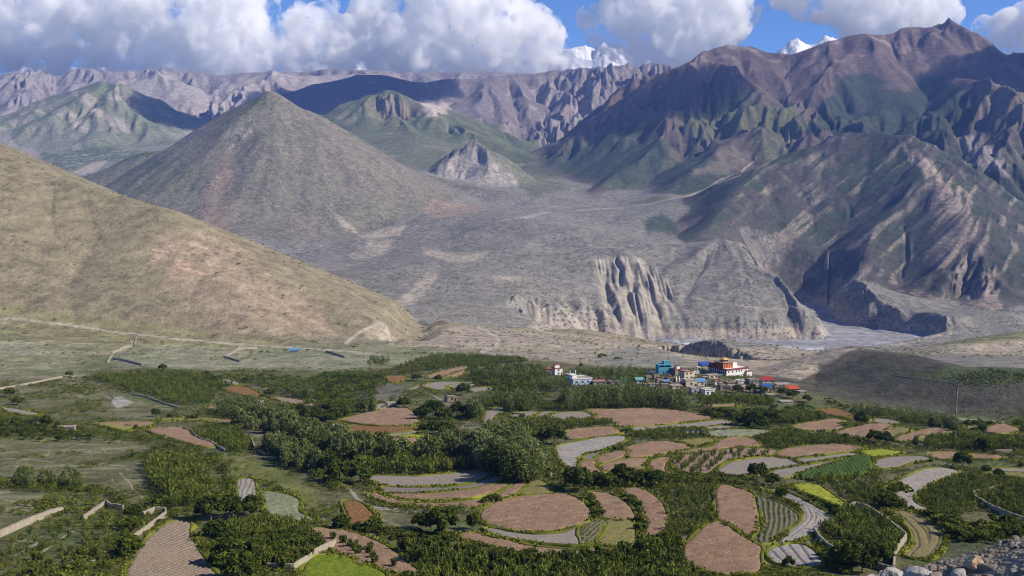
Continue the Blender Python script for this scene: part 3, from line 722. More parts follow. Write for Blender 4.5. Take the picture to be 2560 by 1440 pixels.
# ------------------------------------------------------------------ air
def haze():
    bm = bmesh.new(); bmesh.ops.create_cube(bm, size=1.0)
    me = bpy.data.meshes.new('haze')
    zt = max(float(H.max()) + 8.0, 60.0); zb = float(H.min()) - 1.0
    xl = 9600 * math.sin(R(34))
    bm.transform(Matrix.Translation((0, 9580 / 2 - 40, (zt + zb) / 2)) @ Matrix.Diagonal((2 * xl, 9580 + 80, zt - zb, 1)))
    bm.to_mesh(me); bm.free()
    m = bpy.data.materials.new('haze'); m.use_nodes = True; nt = m.node_tree
    nt.nodes.remove(nt.nodes['Principled BSDF'])
    v = nt.nodes.new('ShaderNodeVolumePrincipled')
    v.inputs['Color'].default_value = (0.22, 0.39, 1.0, 1)
    v.inputs['Density'].default_value = HAZE_D
    v.inputs['Anisotropy'].default_value = 0.0
    nt.links.new(v.outputs[0], nt.nodes['Material Output'].inputs['Volume'])
    me.materials.append(m)
    o = bpy.data.objects.new('haze', me); COL.objects.link(o); tag(o, kind='stuff', label='thin blue mountain air that fades the far slopes', cat='haze')
    print('ztop', zt, 'grid', NA, NR)
HAZE_D = 3.5e-5
haze()
# ------------------------------------------------------------------ fields
def smooth_poly(pts, k=4):
    q = []; n_ = len(pts)
    for i in range(n_):      # a curve through every point read, centripetal enough for these outlines
        p0, p1, p2, p3 = (np.array(pts[(i + j - 1) % n_]) for j in range(4))
        L = np.hypot(*(p2 - p1)); m1 = (p2 - p0); m2 = (p3 - p1)
        m1 = m1 / (np.hypot(*m1) + 1e-6) * L * .75; m2 = m2 / (np.hypot(*m2) + 1e-6) * L * .75
        for s in range(k):
            t = s / k; a = 2 * t ** 3 - 3 * t ** 2 + 1; b = t ** 3 - 2 * t ** 2 + t; c = -2 * t ** 3 + 3 * t ** 2; d = t ** 3 - t ** 2
            q.append(tuple(a * p1 + b * m1 + c * p2 + d * m2))
    return q
def grow(pts, off):
    A_ = np.array(pts); nx = np.roll(A_, -1, 0) - np.roll(A_, 1, 0); nx /= np.hypot(nx[:, 0], nx[:, 1])[:, None] + 1e-6
    area = 0.5 * np.sum(A_[:, 0] * np.roll(A_[:, 1], -1) - np.roll(A_[:, 0], -1) * A_[:, 1]); s = 1 if area > 0 else -1
    return [tuple(p) for p in A_ + np.stack([nx[:, 1], -nx[:, 0]], 1) * off * s]
def world_poly(t, pts, dy=0.0):
    o = []
    for x, y in pts:
        px, py = px_of(t, x, y)
        h = hit(px, py + dy)
        if h is not None and h.y < 1500: o.append((h.x, h.y))
    return o
FIELDS = [
 # kind, tile, outline, row angle, label
 ('pink','B',[(1000,1060),(1060,1010),(1160,970),(1300,950),(1440,938),(1540,945),(1620,985),(1670,1040),(1665,1090),(1600,1130),(1480,1160),(1330,1172),(1200,1165),(1080,1130),(1010,1100)],5,'large half-moon pink buckwheat field right of the round dark juniper tree'),
 ('grey','B',[(1040,1150),(1200,1178),(1340,1192),(1500,1182),(1620,1148),(1640,1180),(1636,1250),(1500,1250),(1300,1230),(1150,1205),(1060,1175)],8,'narrow grey stubble field curving under the half-moon pink field'),
 ('rows','B',[(1625,1140),(1750,1100),(1735,1180),(1690,1240),(1640,1250)],70,'small field of green rows at the tip of the narrow grey stubble field'),
 ('pink','B',[(1675,925),(1760,930),(1840,960),(1910,1010),(1945,1070),(1930,1095),(1780,1095),(1755,1050),(1720,985)],10,'small pink field with a rounded top above the olive green plot'),
 ('olive','B',[(1775,1105),(1935,1103),(1950,1180),(1945,1240),(1860,1260),(1735,1250),(1760,1180)],0,'olive green plot below the small round-topped pink field'),
 ('pink','C',[(-100,-0),(-100,-1)],0,''),
 ('pink','B',[(1885,915),(1960,905),(2040,930),(2110,985),(2145,1060),(2160,1110),(2100,1190),(2020,1220),(2040,1120),(2000,1020),(1940,960)],15,'crescent pink field bending down between two dark hedges'),
 ('pink','B',[(860,1205),(940,1182),(1000,1192),(1200,1245),(1400,1275),(1600,1292),(1820,1275),(1700,1312),(1500,1330),(1330,1325),(1150,1280),(980,1235)],5,'long thin pink strip along the bottom of the half-moon terraces'),
 ('pink','B',[(-50,1160),(120,1165),(260,1200),(380,1250),(470,1310),(540,1370),(600,1420),(520,1435),(380,1400),(250,1370),(130,1310),(20,1235),(-60,1210)],20,'pink field dotted with small trees beside the walled orchard corner'),
 ('bright','B',[(-90,1390),(0,1322),(150,1335),(300,1390),(400,1445),(300,1500),(-60,1500)],15,'bright green field at the bottom edge below the pale wall'),
 ('orange','B',[(150,980),(230,985),(290,1030),(340,1090),(310,1120),(200,1130),(170,1060)],60,'small rust orange plot on the grassy slope left of centre'),
 ('grey','B',[(325,825),(600,828),(800,812),(950,792),(1040,803),(1050,822),(950,860),(800,880),(600,890),(400,880)],0,'long pale grey ploughed field below the row of tall orchard trees'),
 ('smooth','B',[(390,893),(560,900),(800,895),(960,875),(1095,828),(1085,870),(1000,890),(800,915),(600,930),(430,930),(400,915)],0,'smooth dark grey strip just under the long pale grey field'),
 ('pink','B',[(450,943),(640,940),(880,920),(1100,876),(1170,874),(1060,930),(880,965),(680,975),(500,965)],3,'pink strip curved under the smooth grey strip'),
 ('pink','B',[(320,930),(420,966),(620,997),(880,992),(1090,947),(1200,886),(1265,862),(1270,890),(1150,960),(960,1015),(740,1022),(520,1005),(380,975)],3,'outermost pink strip of the curved terraces, with young saplings along it'),
 ('pink','B',[(130,480),(260,440),(420,405),(520,400),(590,440),(605,475),(590,500),(480,515),(320,505)],0,'pink field below the two ruined stone huts'),
 ('orange','B',[(185,513),(330,519),(560,524),(600,514),(590,540),(450,558),(290,560),(200,545)],0,'orange brown strip below the pink field by the ruined huts'),
 ('grey','B',[(210,568),(400,568),(600,533),(600,550),(480,590),(330,600),(240,585)],0,'thin grey curved strip under the orange brown strip'),
 ('grey','B',[(50,505),(130,500),(170,530),(165,545),(100,530)],0,'tiny grey plot at the left end of the orange brown strip'),
 ('pink','B',[(320,603),(470,590),(590,592),(580,620),(480,630),(360,620)],0,'small pink plot behind the left hedge of tall poplars'),
 ('pink','B',[(680,195),(790,165),(910,145),(890,160),(780,200),(690,215)],0,'farthest thin pink strip among the trees left of the village'),
 ('pink','B',[(760,213),(890,168),(890,185),(850,200),(770,215)],0,'thin pink strip just under the farthest pink strip'),
 ('grey','B',[(640,262),(700,242),(800,237),(960,242),(780,270),(770,285),(680,280)],0,'upper grey terrace ending above the square mud hut'),
 ('grey','B',[(790,262),(870,250),(980,254),(900,275),(820,275)],0,'little grey terrace inside the bend above the mud hut'),
 ('grey','B',[(940,278),(1060,270),(1100,277),(1050,295),(960,300)],0,'grey terrace right of the round bush above the poplar hedge'),
 ('orange','B',[(400,207),(530,205),(470,240),(410,225)],0,'small ochre plot beside the dark rock outcrop'),
 ('grey','B',[(1035,420),(1120,395),(1140,400),(1080,450),(1060,495),(1020,500)],50,'upright grey plot at the foot of the central poplar hedge'),
 ('grey','B',[(1215,430),(1350,425),(1340,440),(1230,465)],0,'oval grey plot with one dark bush on it'),
 ('grey','B',[(1370,430),(1450,425),(1380,460),(1345,458)],0,'small grey wedge right of the oval grey plot'),
 ('grey','B',[(1400,462),(1480,432),(1640,424),(1700,455),(1560,480),(1410,485)],0,'broad grey field left of the big pink terrace below the village'),
 ('grey','B',[(1115,522),(1200,482),(1300,472),(1180,502),(1120,532)],20,'thin grey strip beside the orchard left of centre'),
 ('pink','D',[(620,547),(900,540),(1210,537),(1290,550),(1450,567),(1650,612),(1640,623),(1400,648),(1100,678),(880,680),(870,650),(620,622),(700,605)],0,'widest pink terrace straight below the village'),
 ('grey','D',[(990,692),(1100,684),(1450,659),(1650,634),(1760,632),(1820,655),(1500,688),(1200,698),(1050,725)],0,'long grey strip along the foot of the widest pink terrace'),
 ('grey','D',[(1590,692),(1850,670),(1840,692),(1600,708)],0,'short grey strip right of the prayer flag poles'),
 ('stubble','D',[(1600,725),(1900,712),(2120,720),(2100,735),(1990,760),(1660,765)],0,'wispy grey green stubble strip behind the prayer flag poles'),
 ('pink','D',[(440,722),(620,697),(800,687),(890,735),(780,755),(600,775),(470,785)],0,'pink field left of the striped grey field, under a dark orchard'),
 ('striped','B',[(1480,638),(1620,608),(1740,583),(1890,577),(1850,620),(1750,662),(1620,703),(1575,775),(1520,755),(1480,690)],35,'grey field ploughed in bold dark stripes'),
 ('smooth','B',[(1608,715),(1690,683),(1800,668),(1750,695),(1650,725)],20,'thin pale strip along the lower side of the striped field'),
 ('pink','B',[(1615,743),(1680,725),(1715,723),(1700,760),(1755,815),(1740,830),(1660,800),(1620,770)],40,'small reddish pink plot at the lower tip of the striped field'),
 ('pink','B',[(1722,708),(1790,685),(1893,669),(1898,690),(1830,728),(1740,743)],10,'pink plot right of the striped field, below a bush'),
 ('pink','C',[(-90,432),(-30,415),(100,392),(250,397),(340,436),(200,460),(60,486),(-60,495),(-90,470)],5,'broad pink field left of the dark shrub clump in mid picture'),
 ('olive','C',[(270,385),(450,370),(500,385),(360,420),(320,410)],5,'small olive brown plot under the prayer flag poles'),
 ('pink','C',[(285,457),(480,424),(560,374),(700,362),(790,410),(600,430),(420,463),(290,475)],5,'pink field above the pink orchard with spaced trees'),
 ('pink','B',[(1748,763),(1830,738),(2010,713),(2000,760),(1990,800),(1900,820),(1830,783),(1800,800),(1763,790)],8,'pink field with a round tree at its lower edge'),
 ('pink','C',[(65,530),(120,508),(200,498),(170,540),(160,580),(210,610),(120,600),(70,565)],30,'narrow curved pink plot left of the spaced trees'),
 ('soil','C',[(232,545),(222,512),(270,484),(500,453),(700,434),(900,447),(870,475),(700,490),(560,520),(480,580),(440,610),(330,600),(260,580)],10,'pinkish soil field planted with spaced young trees'),
 ('grey','C',[(525,580),(600,532),(740,502),(900,492),(1000,512),(1058,545),(980,560),(850,580),(800,600),(650,615),(560,605)],0,'pale grey field with one round tree on its lower edge'),
 ('grey','C',[(1045,510),(1200,492),(1400,464),(1440,472),(1290,505),(1100,530)],0,'grey strip under the long pink field right of centre'),
 ('grey','C',[(865,600),(940,573),(1150,543),(1300,514),(1470,494),(1200,556),(1060,596),(950,630),(900,620)],5,'long thin grey strip along the top of the maize field'),
 ('pink','C',[(912,470),(1000,437),(1150,417),(1350,412),(1490,432),(1420,450),(1200,475),(1050,500),(960,500)],0,'long pink field right of centre with a straight lower edge'),
 ('corn','C',[(1065,612),(1200,568),(1400,508),(1500,492),(1540,520),(1530,600),(1400,620),(1200,640),(1080,635)],80,'dark green maize field'),
 ('yellow','C',[(1492,457),(1620,442),(1738,462),(1680,480),(1560,490),(1500,480)],0,'bright yellow plot above the maize field'),
 ('grey','C',[(1562,532),(1640,497),(1780,487),(1920,492),(1940,510),(1800,530),(1700,560),(1600,565)],0,'grey field right of the maize field with a bare bush at its edge'),
 ('pink','C',[(1932,472),(2030,457),(2120,462),(2110,490),(2020,505),(1950,500)],0,'small pink plot left of the tall dark bush at right'),
 ('pink','C',[(2212,472),(2400,487),(2390,500),(2230,500)],0,'thin pink plot right of the tall dark bush at right'),
 ('plough','C',[(1640,700),(1750,642),(1880,583),(2010,563),(2110,583),(2100,600),(1960,660),(1820,740),(1830,800),(1950,858),(1860,850),(1700,790),(1650,740)],25,'grey ploughed field shaped like a bent arm at right'),
 ('orange','C',[(1182,177),(1310,172),(1410,207),(1400,230),(1300,215),(1200,195)],0,'rust coloured plot at the left end of the dark slope hedge'),
 ('pink','C',[(1022,292),(1100,267),(1300,237),(1350,247),(1300,270),(1360,290),(1300,315),(1100,315)],0,'pink field left of the single big dark tree under the slope'),
 ('pink','C',[(1312,327),(1450,292),(1560,272),(1640,270),(1688,287),(1650,330),(1500,365),(1340,350)],0,'pink field right of the single big dark tree under the slope'),
 ('pink','C',[(1702,372),(1850,322),(1970,302),(2060,317),(1980,340),(1800,385),(1730,390)],0,'pink field under the hedge at the foot of the dark slope'),
 ('pink','C',[(2305,312),(2380,277),(2440,277),(2530,320),(2400,335),(2310,325)],0,'reddish pink field close to the right edge'),
 ('pink','C',[(2180,297),(2250,287),(2260,305),(2190,307)],0,'tiny pink plot left of the reddish field near the right edge'),
 ('grey','C',[(1540,247),(1600,234),(1720,252),(1690,270),(1580,262)],0,'grey plot between hedge and pink field under the dark slope'),
 ('olive','C',[(1642,330),(1700,292),(1790,302),(1750,345),(1660,360)],0,'green plot between two pink fields under the dark slope'),
 ('pink','C',[(530,687),(640,702),(740,737),(775,830),(793,930),(785,1005),(720,1010),(600,947),(520,906),(512,830)],75,'big upright pink field left of the dark green crop rows'),
 ('pink','C',[(240,1140),(330,1062),(430,964),(520,931),(600,971),(700,1044),(795,1094),(790,1150),(770,1270),(500,1275),(300,1200)],12,'biggest pink field at the bottom, right of centre'),
 ('rows','C',[(775,760),(860,780),(960,820),(1040,880),(1045,920),(960,980),(890,1050),(820,1070),(763,1040),(802,1000),(804,900)],78,'dark green field in vertical rows beside the upright pink field'),
 ('plough','C',[(790,697),(900,712),(1050,762),(1180,832),(1290,902),(1300,920),(1240,940),(1200,960),(1150,1000),(1000,1060),(920,1085),(950,1030),(1060,950),(1100,900),(1080,830),(980,770),(880,720)],-40,'grey ploughed strip winding like a road at right of centre'),
 ('striped','C',[(860,1130),(900,1097),(980,1077),(1080,1082),(1150,1120),(1200,1185),(1180,1220),(1080,1230),(950,1210),(880,1170)],88,'grey lobe at the bottom with five dark furrows'),
 ('yellow','C',[(1032,682),(1150,672),(1230,712),(1300,762),(1358,803),(1300,808),(1180,760),(1080,722)],-30,'yellow green plot sloping above the walled orchard'),
 ('brown','C',[(1702,852),(1800,862),(1920,922),(2000,970),(2010,1050),(1980,1110),(1900,1170),(1820,1165),(1780,1150),(1840,1080),(1820,990),(1760,920)],-70,'olive brown mown field with curved lines near the boulders'),
 ('ploughbrown','A',[(1060,1113),(1165,1108),(1170,1180),(1220,1280),(1290,1390),(1290,1470),(830,1470),(830,1350),(920,1220),(1000,1150)],75,'brown ribbed field at the bottom left between two walls'),
 ('plough','A',[(1490,847),(1560,842),(1580,900),(1605,970),(1570,1010),(1500,975),(1480,920)],-80,'small upright grey plot right of the terraced orchard'),
 ('ploughgrn','A',[(1640,922),(1780,942),(1850,977),(1850,1050),(1925,1108),(1700,1070),(1660,1040)],-12,'grey green ribbed plot right of the small upright plot'),
 ('pink','A',[(605,497),(940,489),(920,513),(830,528),(760,543),(650,515)],0,'pink strip above the bright lime patch at left'),
 ('yellow','A',[(640,507),(760,512),(825,527),(800,548),(720,530)],0,'lime green patch inside the pink strips at left'),
 ('pink','A',[(942,533),(1130,524),(1190,573),(1330,630),(1300,645),(1180,620),(1050,590),(960,560)],-10,'tapering pink field left of the oval orchard'),
 ('pink','A',[(1300,482),(1500,487),(1680,517),(1640,540),(1500,507)],0,'thin pink strip under the left poplar hedge'),
 ('orange','A',[(1390,277),(1500,267),(1560,287),(1635,335),(1560,332),(1440,302)],0,'rust pink field among trees left of the dark rock outcrop'),
 ('grey','A',[(1560,348),(1640,352),(1620,378),(1570,375)],0,'tiny grey plot below the rust pink field'),
 ('grey','A',[(1390,222),(1470,237),(1470,255),(1400,250)],0,'tiny grey plot beside a pale round bush'),
 ('soil','A',[(1700,332),(1850,347),(1950,377),(1940,395),(1800,370),(1720,347)],0,'pale soil strip dotted with young trees'),
 ('pink','A',[(1290,395),(1330,385),(1352,400),(1330,415),(1295,412)],0,'tiny pink plot under the left end of the long hedge'),
 ('grey','A',[(1680,560),(1760,585),(1740,600),(1690,585)],0,'small grey plot behind the loose pale grove'),
 ('olive','A',[(1000,468),(1200,462),(1350,470),(1500,478),(1480,484),(1200,476),(1010,478)],0,'long thin green strip above the thin pink strip at left'),
 ('yellow','B',[(470,578),(560,568),(655,572),(650,588),(560,590),(480,590)],0,'bright green strip right of the thin grey curved strip'),
 ('olive','B',[(1320,850),(1400,870),(1420,930),(1300,938),(1240,940),(1290,890)],0,'green grass plot above the half-moon pink field'),
 ('pink','D',[(1545,505),(1700,505),(1880,498),(1850,512),(1650,520),(1560,516)],0,'thin pink strip just below the village orchard'),
 ('olive','C',[(2310,600),(2560,600),(2600,640),(2420,630)],0,'lime green strip at the right edge above the long wall'),
 ('grey','C',[(2290,575),(2560,570),(2600,590),(2400,592)],0,'grey strip at the right edge above the lime strip'),
 ('olive','C',[(1860,372),(1950,335),(2080,325),(2040,345),(1930,375),(1880,392)],0,'green strip along the lower edge of the pink field at the hedge'),
 ('soil','C',[(1500,240),(1530,232),(1545,245),(1520,262)],0,'tiny soil patch left of the single big dark tree'),
 ('grey','A',[(0,395),(30,397),(200,425),(220,445),(80,430)],0,'grey track-like strip at the left edge'),
]
FIELDS = [f for f in FIELDS if f[4]]
FC = {'pink': ((0.335, 0.225, 0.15), (0.25, 0.165, 0.10), 0.55), 'orange': ((0.27, 0.13, 0.06), (0.21, 0.125, 0.05), 0.35), 'grey': ((0.27, 0.238, 0.20), (0.21, 0.185, 0.15), 0.08), 'smooth': ((0.20, 0.175, 0.155), (0.18, 0.16, 0.14), 0.03),
      'rows': ((0.075, 0.09, 0.035), (0.15, 0.13, 0.08), 0.3), 'olive': ((0.17, 0.18, 0.05), (0.21, 0.18, 0.07), 0.2), 'bright': ((0.16, 0.20, 0.015), (0.12, 0.17, 0.015), 0.25), 'striped': ((0.36, 0.335, 0.31), (0.13, 0.115, 0.10), 0.12),
      'plough': ((0.34, 0.31, 0.27), (0.17, 0.155, 0.13), 0.14), 'soil': ((0.28, 0.20, 0.145), (0.22, 0.17, 0.12), 0.08), 'corn': ((0.075, 0.13, 0.025), (0.10, 0.16, 0.04), 1.2), 'yellow': ((0.33, 0.32, 0.03), (0.22, 0.27, 0.03), 0.3),
      'brown': ((0.24, 0.20, 0.095), (0.12, 0.10, 0.05), 0.12), 'ploughbrown': ((0.27, 0.205, 0.155), (0.19, 0.155, 0.11), 0.12), 'ploughgrn': ((0.28, 0.28, 0.20), (0.15, 0.18, 0.08), 0.2), 'stubble': ((0.27, 0.27, 0.19), (0.18, 0.2, 0.12), 0.5)}
CROP = {'pink': 'buckwheat_field', 'orange': 'buckwheat_field', 'corn': 'maize_field', 'bright': 'barley_field', 'yellow': 'mustard_field', 'rows': 'vegetable_field', 'olive': 'grass_field', 'stubble': 'stubble_field'}
def field_mat(kind):
    c1, c2, amp_ = FC[kind]
    t = NT('field_' + kind)
    geo = t.add('ShaderNodeNewGeometry'); pos = geo.outputs['Position']
    row = t.add('ShaderNodeAttribute', attribute_name='row').outputs['Fac']
    n1_ = t.noise(0.07, pos, 6, 0.7); mp = t.add('ShaderNodeMapping'); t.link(pos, mp.inputs[0]); mp.inputs['Scale'].default_value = (0.75, 1.1, 1.0); n2_ = t.noise(1.9, mp.outputs[0], 5, 0.8, 0.6)
    f = t.ramp(n1_, [(0.35, 0.0), (0.62, 1.0)])
    base = t.mix(t.math('MULTIPLY', f, 0.7 if kind in ('pink', 'orange', 'yellow', 'bright', 'olive') else 0.35), c1, c2)
    if kind not in ('grey', 'smooth', 'pink', 'soil', 'bright'):
        base = t.mix(t.math('MULTIPLY', row, 0.85), base, c2)
    v = t.ramp(n2_, [(0.35, 0.55), (0.65, 1.45)])
    base = t.mix(1.0, base, v, 'MULTIPLY')
    if kind == 'pink':
        rd = t.ramp(t.noise(0.035, pos, 5, 0.6), [(0.58, 0.0), (0.68, 0.55)])
        base = t.mix(rd, base, (0.40, 0.30, 0.19))
    t.color(base); t.bump(n2_, 1.0, 0.6 if kind in ('pink', 'corn', 'orange') else 0.15)
    return t.m
FMAT = {}
FPOLY = []
bank_edges = []; BANKS = []
def build_field(kind, wp, ang, label, idx):
    wp = grow(smooth_poly(wp, 4), 0.5); A_ = np.array(wp)
    cx, cy = A_.mean(0); dist = math.hypot(cx, cy)
    res = max(0.45, dist / 750.0) * (0.55 if kind in ('striped', 'plough', 'brown', 'ploughbrown', 'rows') else 1.0)
    x0, y0 = A_.min(0) - res; x1, y1 = A_.max(0) + res
    # a grid turned to the rows would alias less, but an axis grid is enough at this size
    xs = np.arange(x0, x1 + res, res); rf_ = 1.0 if kind in ('striped', 'plough', 'brown', 'ploughbrown', 'rows') else 1.5; ys = np.arange(y0, y1 + res * rf_, res * rf_)
    gx_, gy_ = np.meshgrid(xs, ys, indexing='ij')
    ins_ = in_poly(gx_, gy_, wp)
    use = ins_[:-1, :-1] | ins_[1:, :-1] | ins_[1:, 1:] | ins_[:-1, 1:]
    # vertices just outside are pulled on to the outline
    out = ~ins_
    near_ = np.zeros_like(ins_); near_[:-1, :-1] |= use; near_[1:, :-1] |= use; near_[1:, 1:] |= use; near_[:-1, 1:] |= use
    o_ = out & near_
    if o_.any():
        qx, qy = gx_[o_], gy_[o_]; best = np.full(qx.shape, 1e9); bx_, by_ = qx.copy(), qy.copy()
        for (ax, ay), (bx, by) in zip(wp, wp[1:] + wp[:1]):
            vx, vy = bx - ax, by - ay; t_ = np.clip(((qx - ax) * vx + (qy - ay) * vy) / (vx * vx + vy * vy + 1e-9), 0, 1)
            ex_, ey_ = ax + t_ * vx, ay + t_ * vy; d = np.hypot(qx - ex_, qy - ey_); w_ = d < best
            best[w_] = d[w_]; bx_[w_] = ex_[w_]; by_[w_] = ey_[w_]
        gx_[o_] = bx_; gy_[o_] = by_
    amp_ = FC[kind][2]
    de = seg_dist(gx_, gy_, wp, True); inner = sstep(0.0, 1.2, de) * ins_
    a_ = R(ang); s_ = gx_ * math.cos(a_ + math.pi / 2) + gy_ * math.sin(a_ + math.pi / 2) + 2.0 * (fbm(gx_ / 30, gy_ / 30, 2, 500 + idx) - 0.5) * 2
    if 'road' in label or kind == 'brown': s_ = de * 1.0 + 0.4 * (fbm(gx_ / 12, gy_ / 12, 2, 505) - 0.5)
    pitch = {'striped': 2.3 if 'bold' in label else 2.7, 'plough': 1.7 if 'road' not in label else 1.5, 'rows': 1.6, 'corn': 1.5, 'brown': 2.6, 'ploughbrown': 1.7, 'ploughgrn': 1.4}.get(kind, 2.0)
    ph = (s_ / pitch) % 1.0
    row = np.clip(1 - np.abs(ph - 0.5) * 2, 0, 1)
    row = sstep(0.62, 0.9, row) if kind in ('striped', 'brown', 'plough') else sstep(0.4, 0.7, row)
    streak = fbm(gx_ / 5.0 + 0.15 * gy_, gy_ / 1.4, 3, 510 + idx) if kind in ('pink', 'orange') else fbm(gx_ / 2.5, gy_ / 2.5, 3, 510 + idx)
    hgt = 0.35 + 0.002 * (idx % 7) + inner * (amp_ * (0.6 + 3.0 * (streak - 0.5)) + (0 if kind in ('pink', 'grey', 'smooth') else (-0.18 if kind in ('striped', 'plough', 'brown') else 0.25) * row))
    if kind == 'corn': hgt = 0.35 + inner * (0.5 + 0.9 * row + 0.9 * (streak - 0.5))
    gz = ground(gx_, gy_) + np.where(ins_, hgt, -0.25)
    V = np.stack([gx_, gy_, gz], -1).reshape(-1, 3); idn = np.arange(len(V)).reshape(gx_.shape)
    F = np.stack([idn[:-1, :-1], idn[1:, :-1], idn[1:, 1:], idn[:-1, 1:]], -1)[use]
    keep = np.zeros(len(V), bool); keep[F.ravel()] = True; remap = np.cumsum(keep) - 1
    if kind not in FMAT: FMAT[kind] = field_mat(kind)
    o = mesh_np(CROP.get(kind, 'ploughed_field'), V[keep], remap[F], FMAT[kind], True, {'row': ('FLOAT', row.ravel()[keep])})
    if kind in CROP: tag(o, label, 'field', 'crop fields on the terraces', 'stuff')
    else: tag(o, kind='structure')
    FPOLY.append(wp)
    BANKS.append(wp)
    wq = grow(wp, 0.0)
    ar = 0.5 * sum(a[0] * b[1] - b[0] * a[1] for a, b in zip(wp, wp[1:] + wp[:1])); wq = wp if ar > 0 else wp[::-1]
    for a, b in zip(wq, wq[1:] + wq[:1]): bank_edges.append((a, b, kind))
for i_, (kind, t_, pts, ang, label) in enumerate(FIELDS):
    wp = world_poly(t_, pts)
    if len(wp) >= 3: build_field(kind, wp, ang, label, i_)
# occupancy of fields, looked up by the scatterers
GXO, GYO, GRES = -420.0, 200.0, 1.0
occ = np.zeros((900, 1050), bool)
_ox, _oy = np.meshgrid(GXO + np.arange(900) * GRES, GYO + np.arange(1050) * GRES, indexing='ij')
for wp in FPOLY:
    A_ = np.array(wp); i0, j0 = ((A_.min(0) - (GXO, GYO)) - 2).astype(int); i1, j1 = ((A_.max(0) - (GXO, GYO)) + 3).astype(int)
    i0, j0 = max(i0, 0), max(j0, 0); i1, j1 = min(i1, 900), min(j1, 1050)
    if i1 <= i0 or j1 <= j0: continue
    sx, sy = _ox[i0:i1, j0:j1], _oy[i0:i1, j0:j1]
    occ[i0:i1, j0:j1] |= in_poly(sx, sy, wp) | (seg_dist(sx, sy, wp, True) < 0.8)
def in_field(x, y):
    i = np.clip(((x - GXO) / GRES).astype(int), 0, 899); j = np.clip(((y - GYO) / GRES).astype(int), 0, 1049)
    return occ[i, j]

# ------------------------------------------------------------------ foliage
def leaf_mat(name, c1, c2, c3, sc=0.35):
    m = bpy.data.materials.new(name); m.use_nodes = True; nt = m.node_tree; n_ = nt.nodes
    n_.remove(n_['Principled BSDF'])
    d = n_.new('ShaderNodeBsdfDiffuse'); tr = n_.new('ShaderNodeBsdfTranslucent'); mx = n_.new('ShaderNodeMixShader'); mx.inputs[0].default_value = 0.22
    at = n_.new('ShaderNodeAttribute'); at.attribute_name = 'var'
    oi = n_.new('ShaderNodeObjectInfo')
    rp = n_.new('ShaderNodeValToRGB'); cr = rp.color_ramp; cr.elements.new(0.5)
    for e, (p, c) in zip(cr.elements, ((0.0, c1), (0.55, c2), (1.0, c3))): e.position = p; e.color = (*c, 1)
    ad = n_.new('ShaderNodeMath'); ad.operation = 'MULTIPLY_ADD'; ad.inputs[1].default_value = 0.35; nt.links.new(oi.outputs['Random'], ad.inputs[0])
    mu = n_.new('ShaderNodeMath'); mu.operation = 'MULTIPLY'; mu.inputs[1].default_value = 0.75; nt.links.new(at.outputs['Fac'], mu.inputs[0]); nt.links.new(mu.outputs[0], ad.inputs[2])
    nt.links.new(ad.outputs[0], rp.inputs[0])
    nt.links.new(rp.outputs[0], d.inputs[0]); nt.links.new(rp.outputs[0], tr.inputs[0])
    nt.links.new(d.outputs[0], mx.inputs[1]); nt.links.new(tr.outputs[0], mx.inputs[2]); nt.links.new(mx.outputs[0], n_['Material Output'].inputs['Surface'])
    return m
LM = {'orchard': leaf_mat('orchard_leaves', (0.030, 0.048, 0.009), (0.088, 0.118, 0.02), (0.19, 0.215, 0.042)),
      'poplar': leaf_mat('poplar_leaves', (0.034, 0.052, 0.012), (0.12, 0.15, 0.038), (0.29, 0.32, 0.13)),  # palest tone: pale leaf tips plus sunlit tops put into the colour
      'round': leaf_mat('broadleaf_leaves', (0.022, 0.038, 0.008), (0.068, 0.098, 0.016), (0.16, 0.19, 0.03)),
      'bush': leaf_mat('shrub_leaves', (0.03, 0.045, 0.009), (0.098, 0.125, 0.02), (0.22, 0.225, 0.04)),
      'lime': leaf_mat('grass_blades', (0.065, 0.08, 0.016), (0.165, 0.185, 0.026), (0.30, 0.31, 0.05)),
      'yellowish': leaf_mat('autumn_leaves', (0.09, 0.10, 0.02), (0.16, 0.16, 0.03), (0.26, 0.23, 0.05))}
t = NT('bark'); t.color((0.16, 0.13, 0.10)); BARK = t.m
def cards(cen, size, nrm_bias, rg, stretch=1.0, updir=0.0):
    """one small leaf-spray quad for every centre"""
    n_ = len(cen)
    u = rg.normal(size=(n_, 3)); u[:, 2] = u[:, 2] * (1 + updir) + updir * 1.2 * np.sign(rg.random(n_) - 0.1)
    u /= np.linalg.norm(u, axis=1, keepdims=True)
    w = rg.normal(size=(n_, 3)) + nrm_bias; w -= (w * u).sum(1, keepdims=True) * u; w /= np.linalg.norm(w, axis=1, keepdims=True) + 1e-9
    s = (size * (0.6 + 0.8 * rg.random(n_)))[:, None]
    a = cen - u * s * stretch * 0.5 - w * s * 0.35; b = cen - u * s * stretch * 0.5 + w * s * 0.35
    c = cen + u * s * stretch * 0.55 + w * s * 0.22; d = cen + u * s * stretch * 0.55 - w * s * 0.22
    V = np.stack([a, b, c, d], 1).reshape(-1, 3)
    return V, np.arange(n_ * 4).reshape(-1, 4)
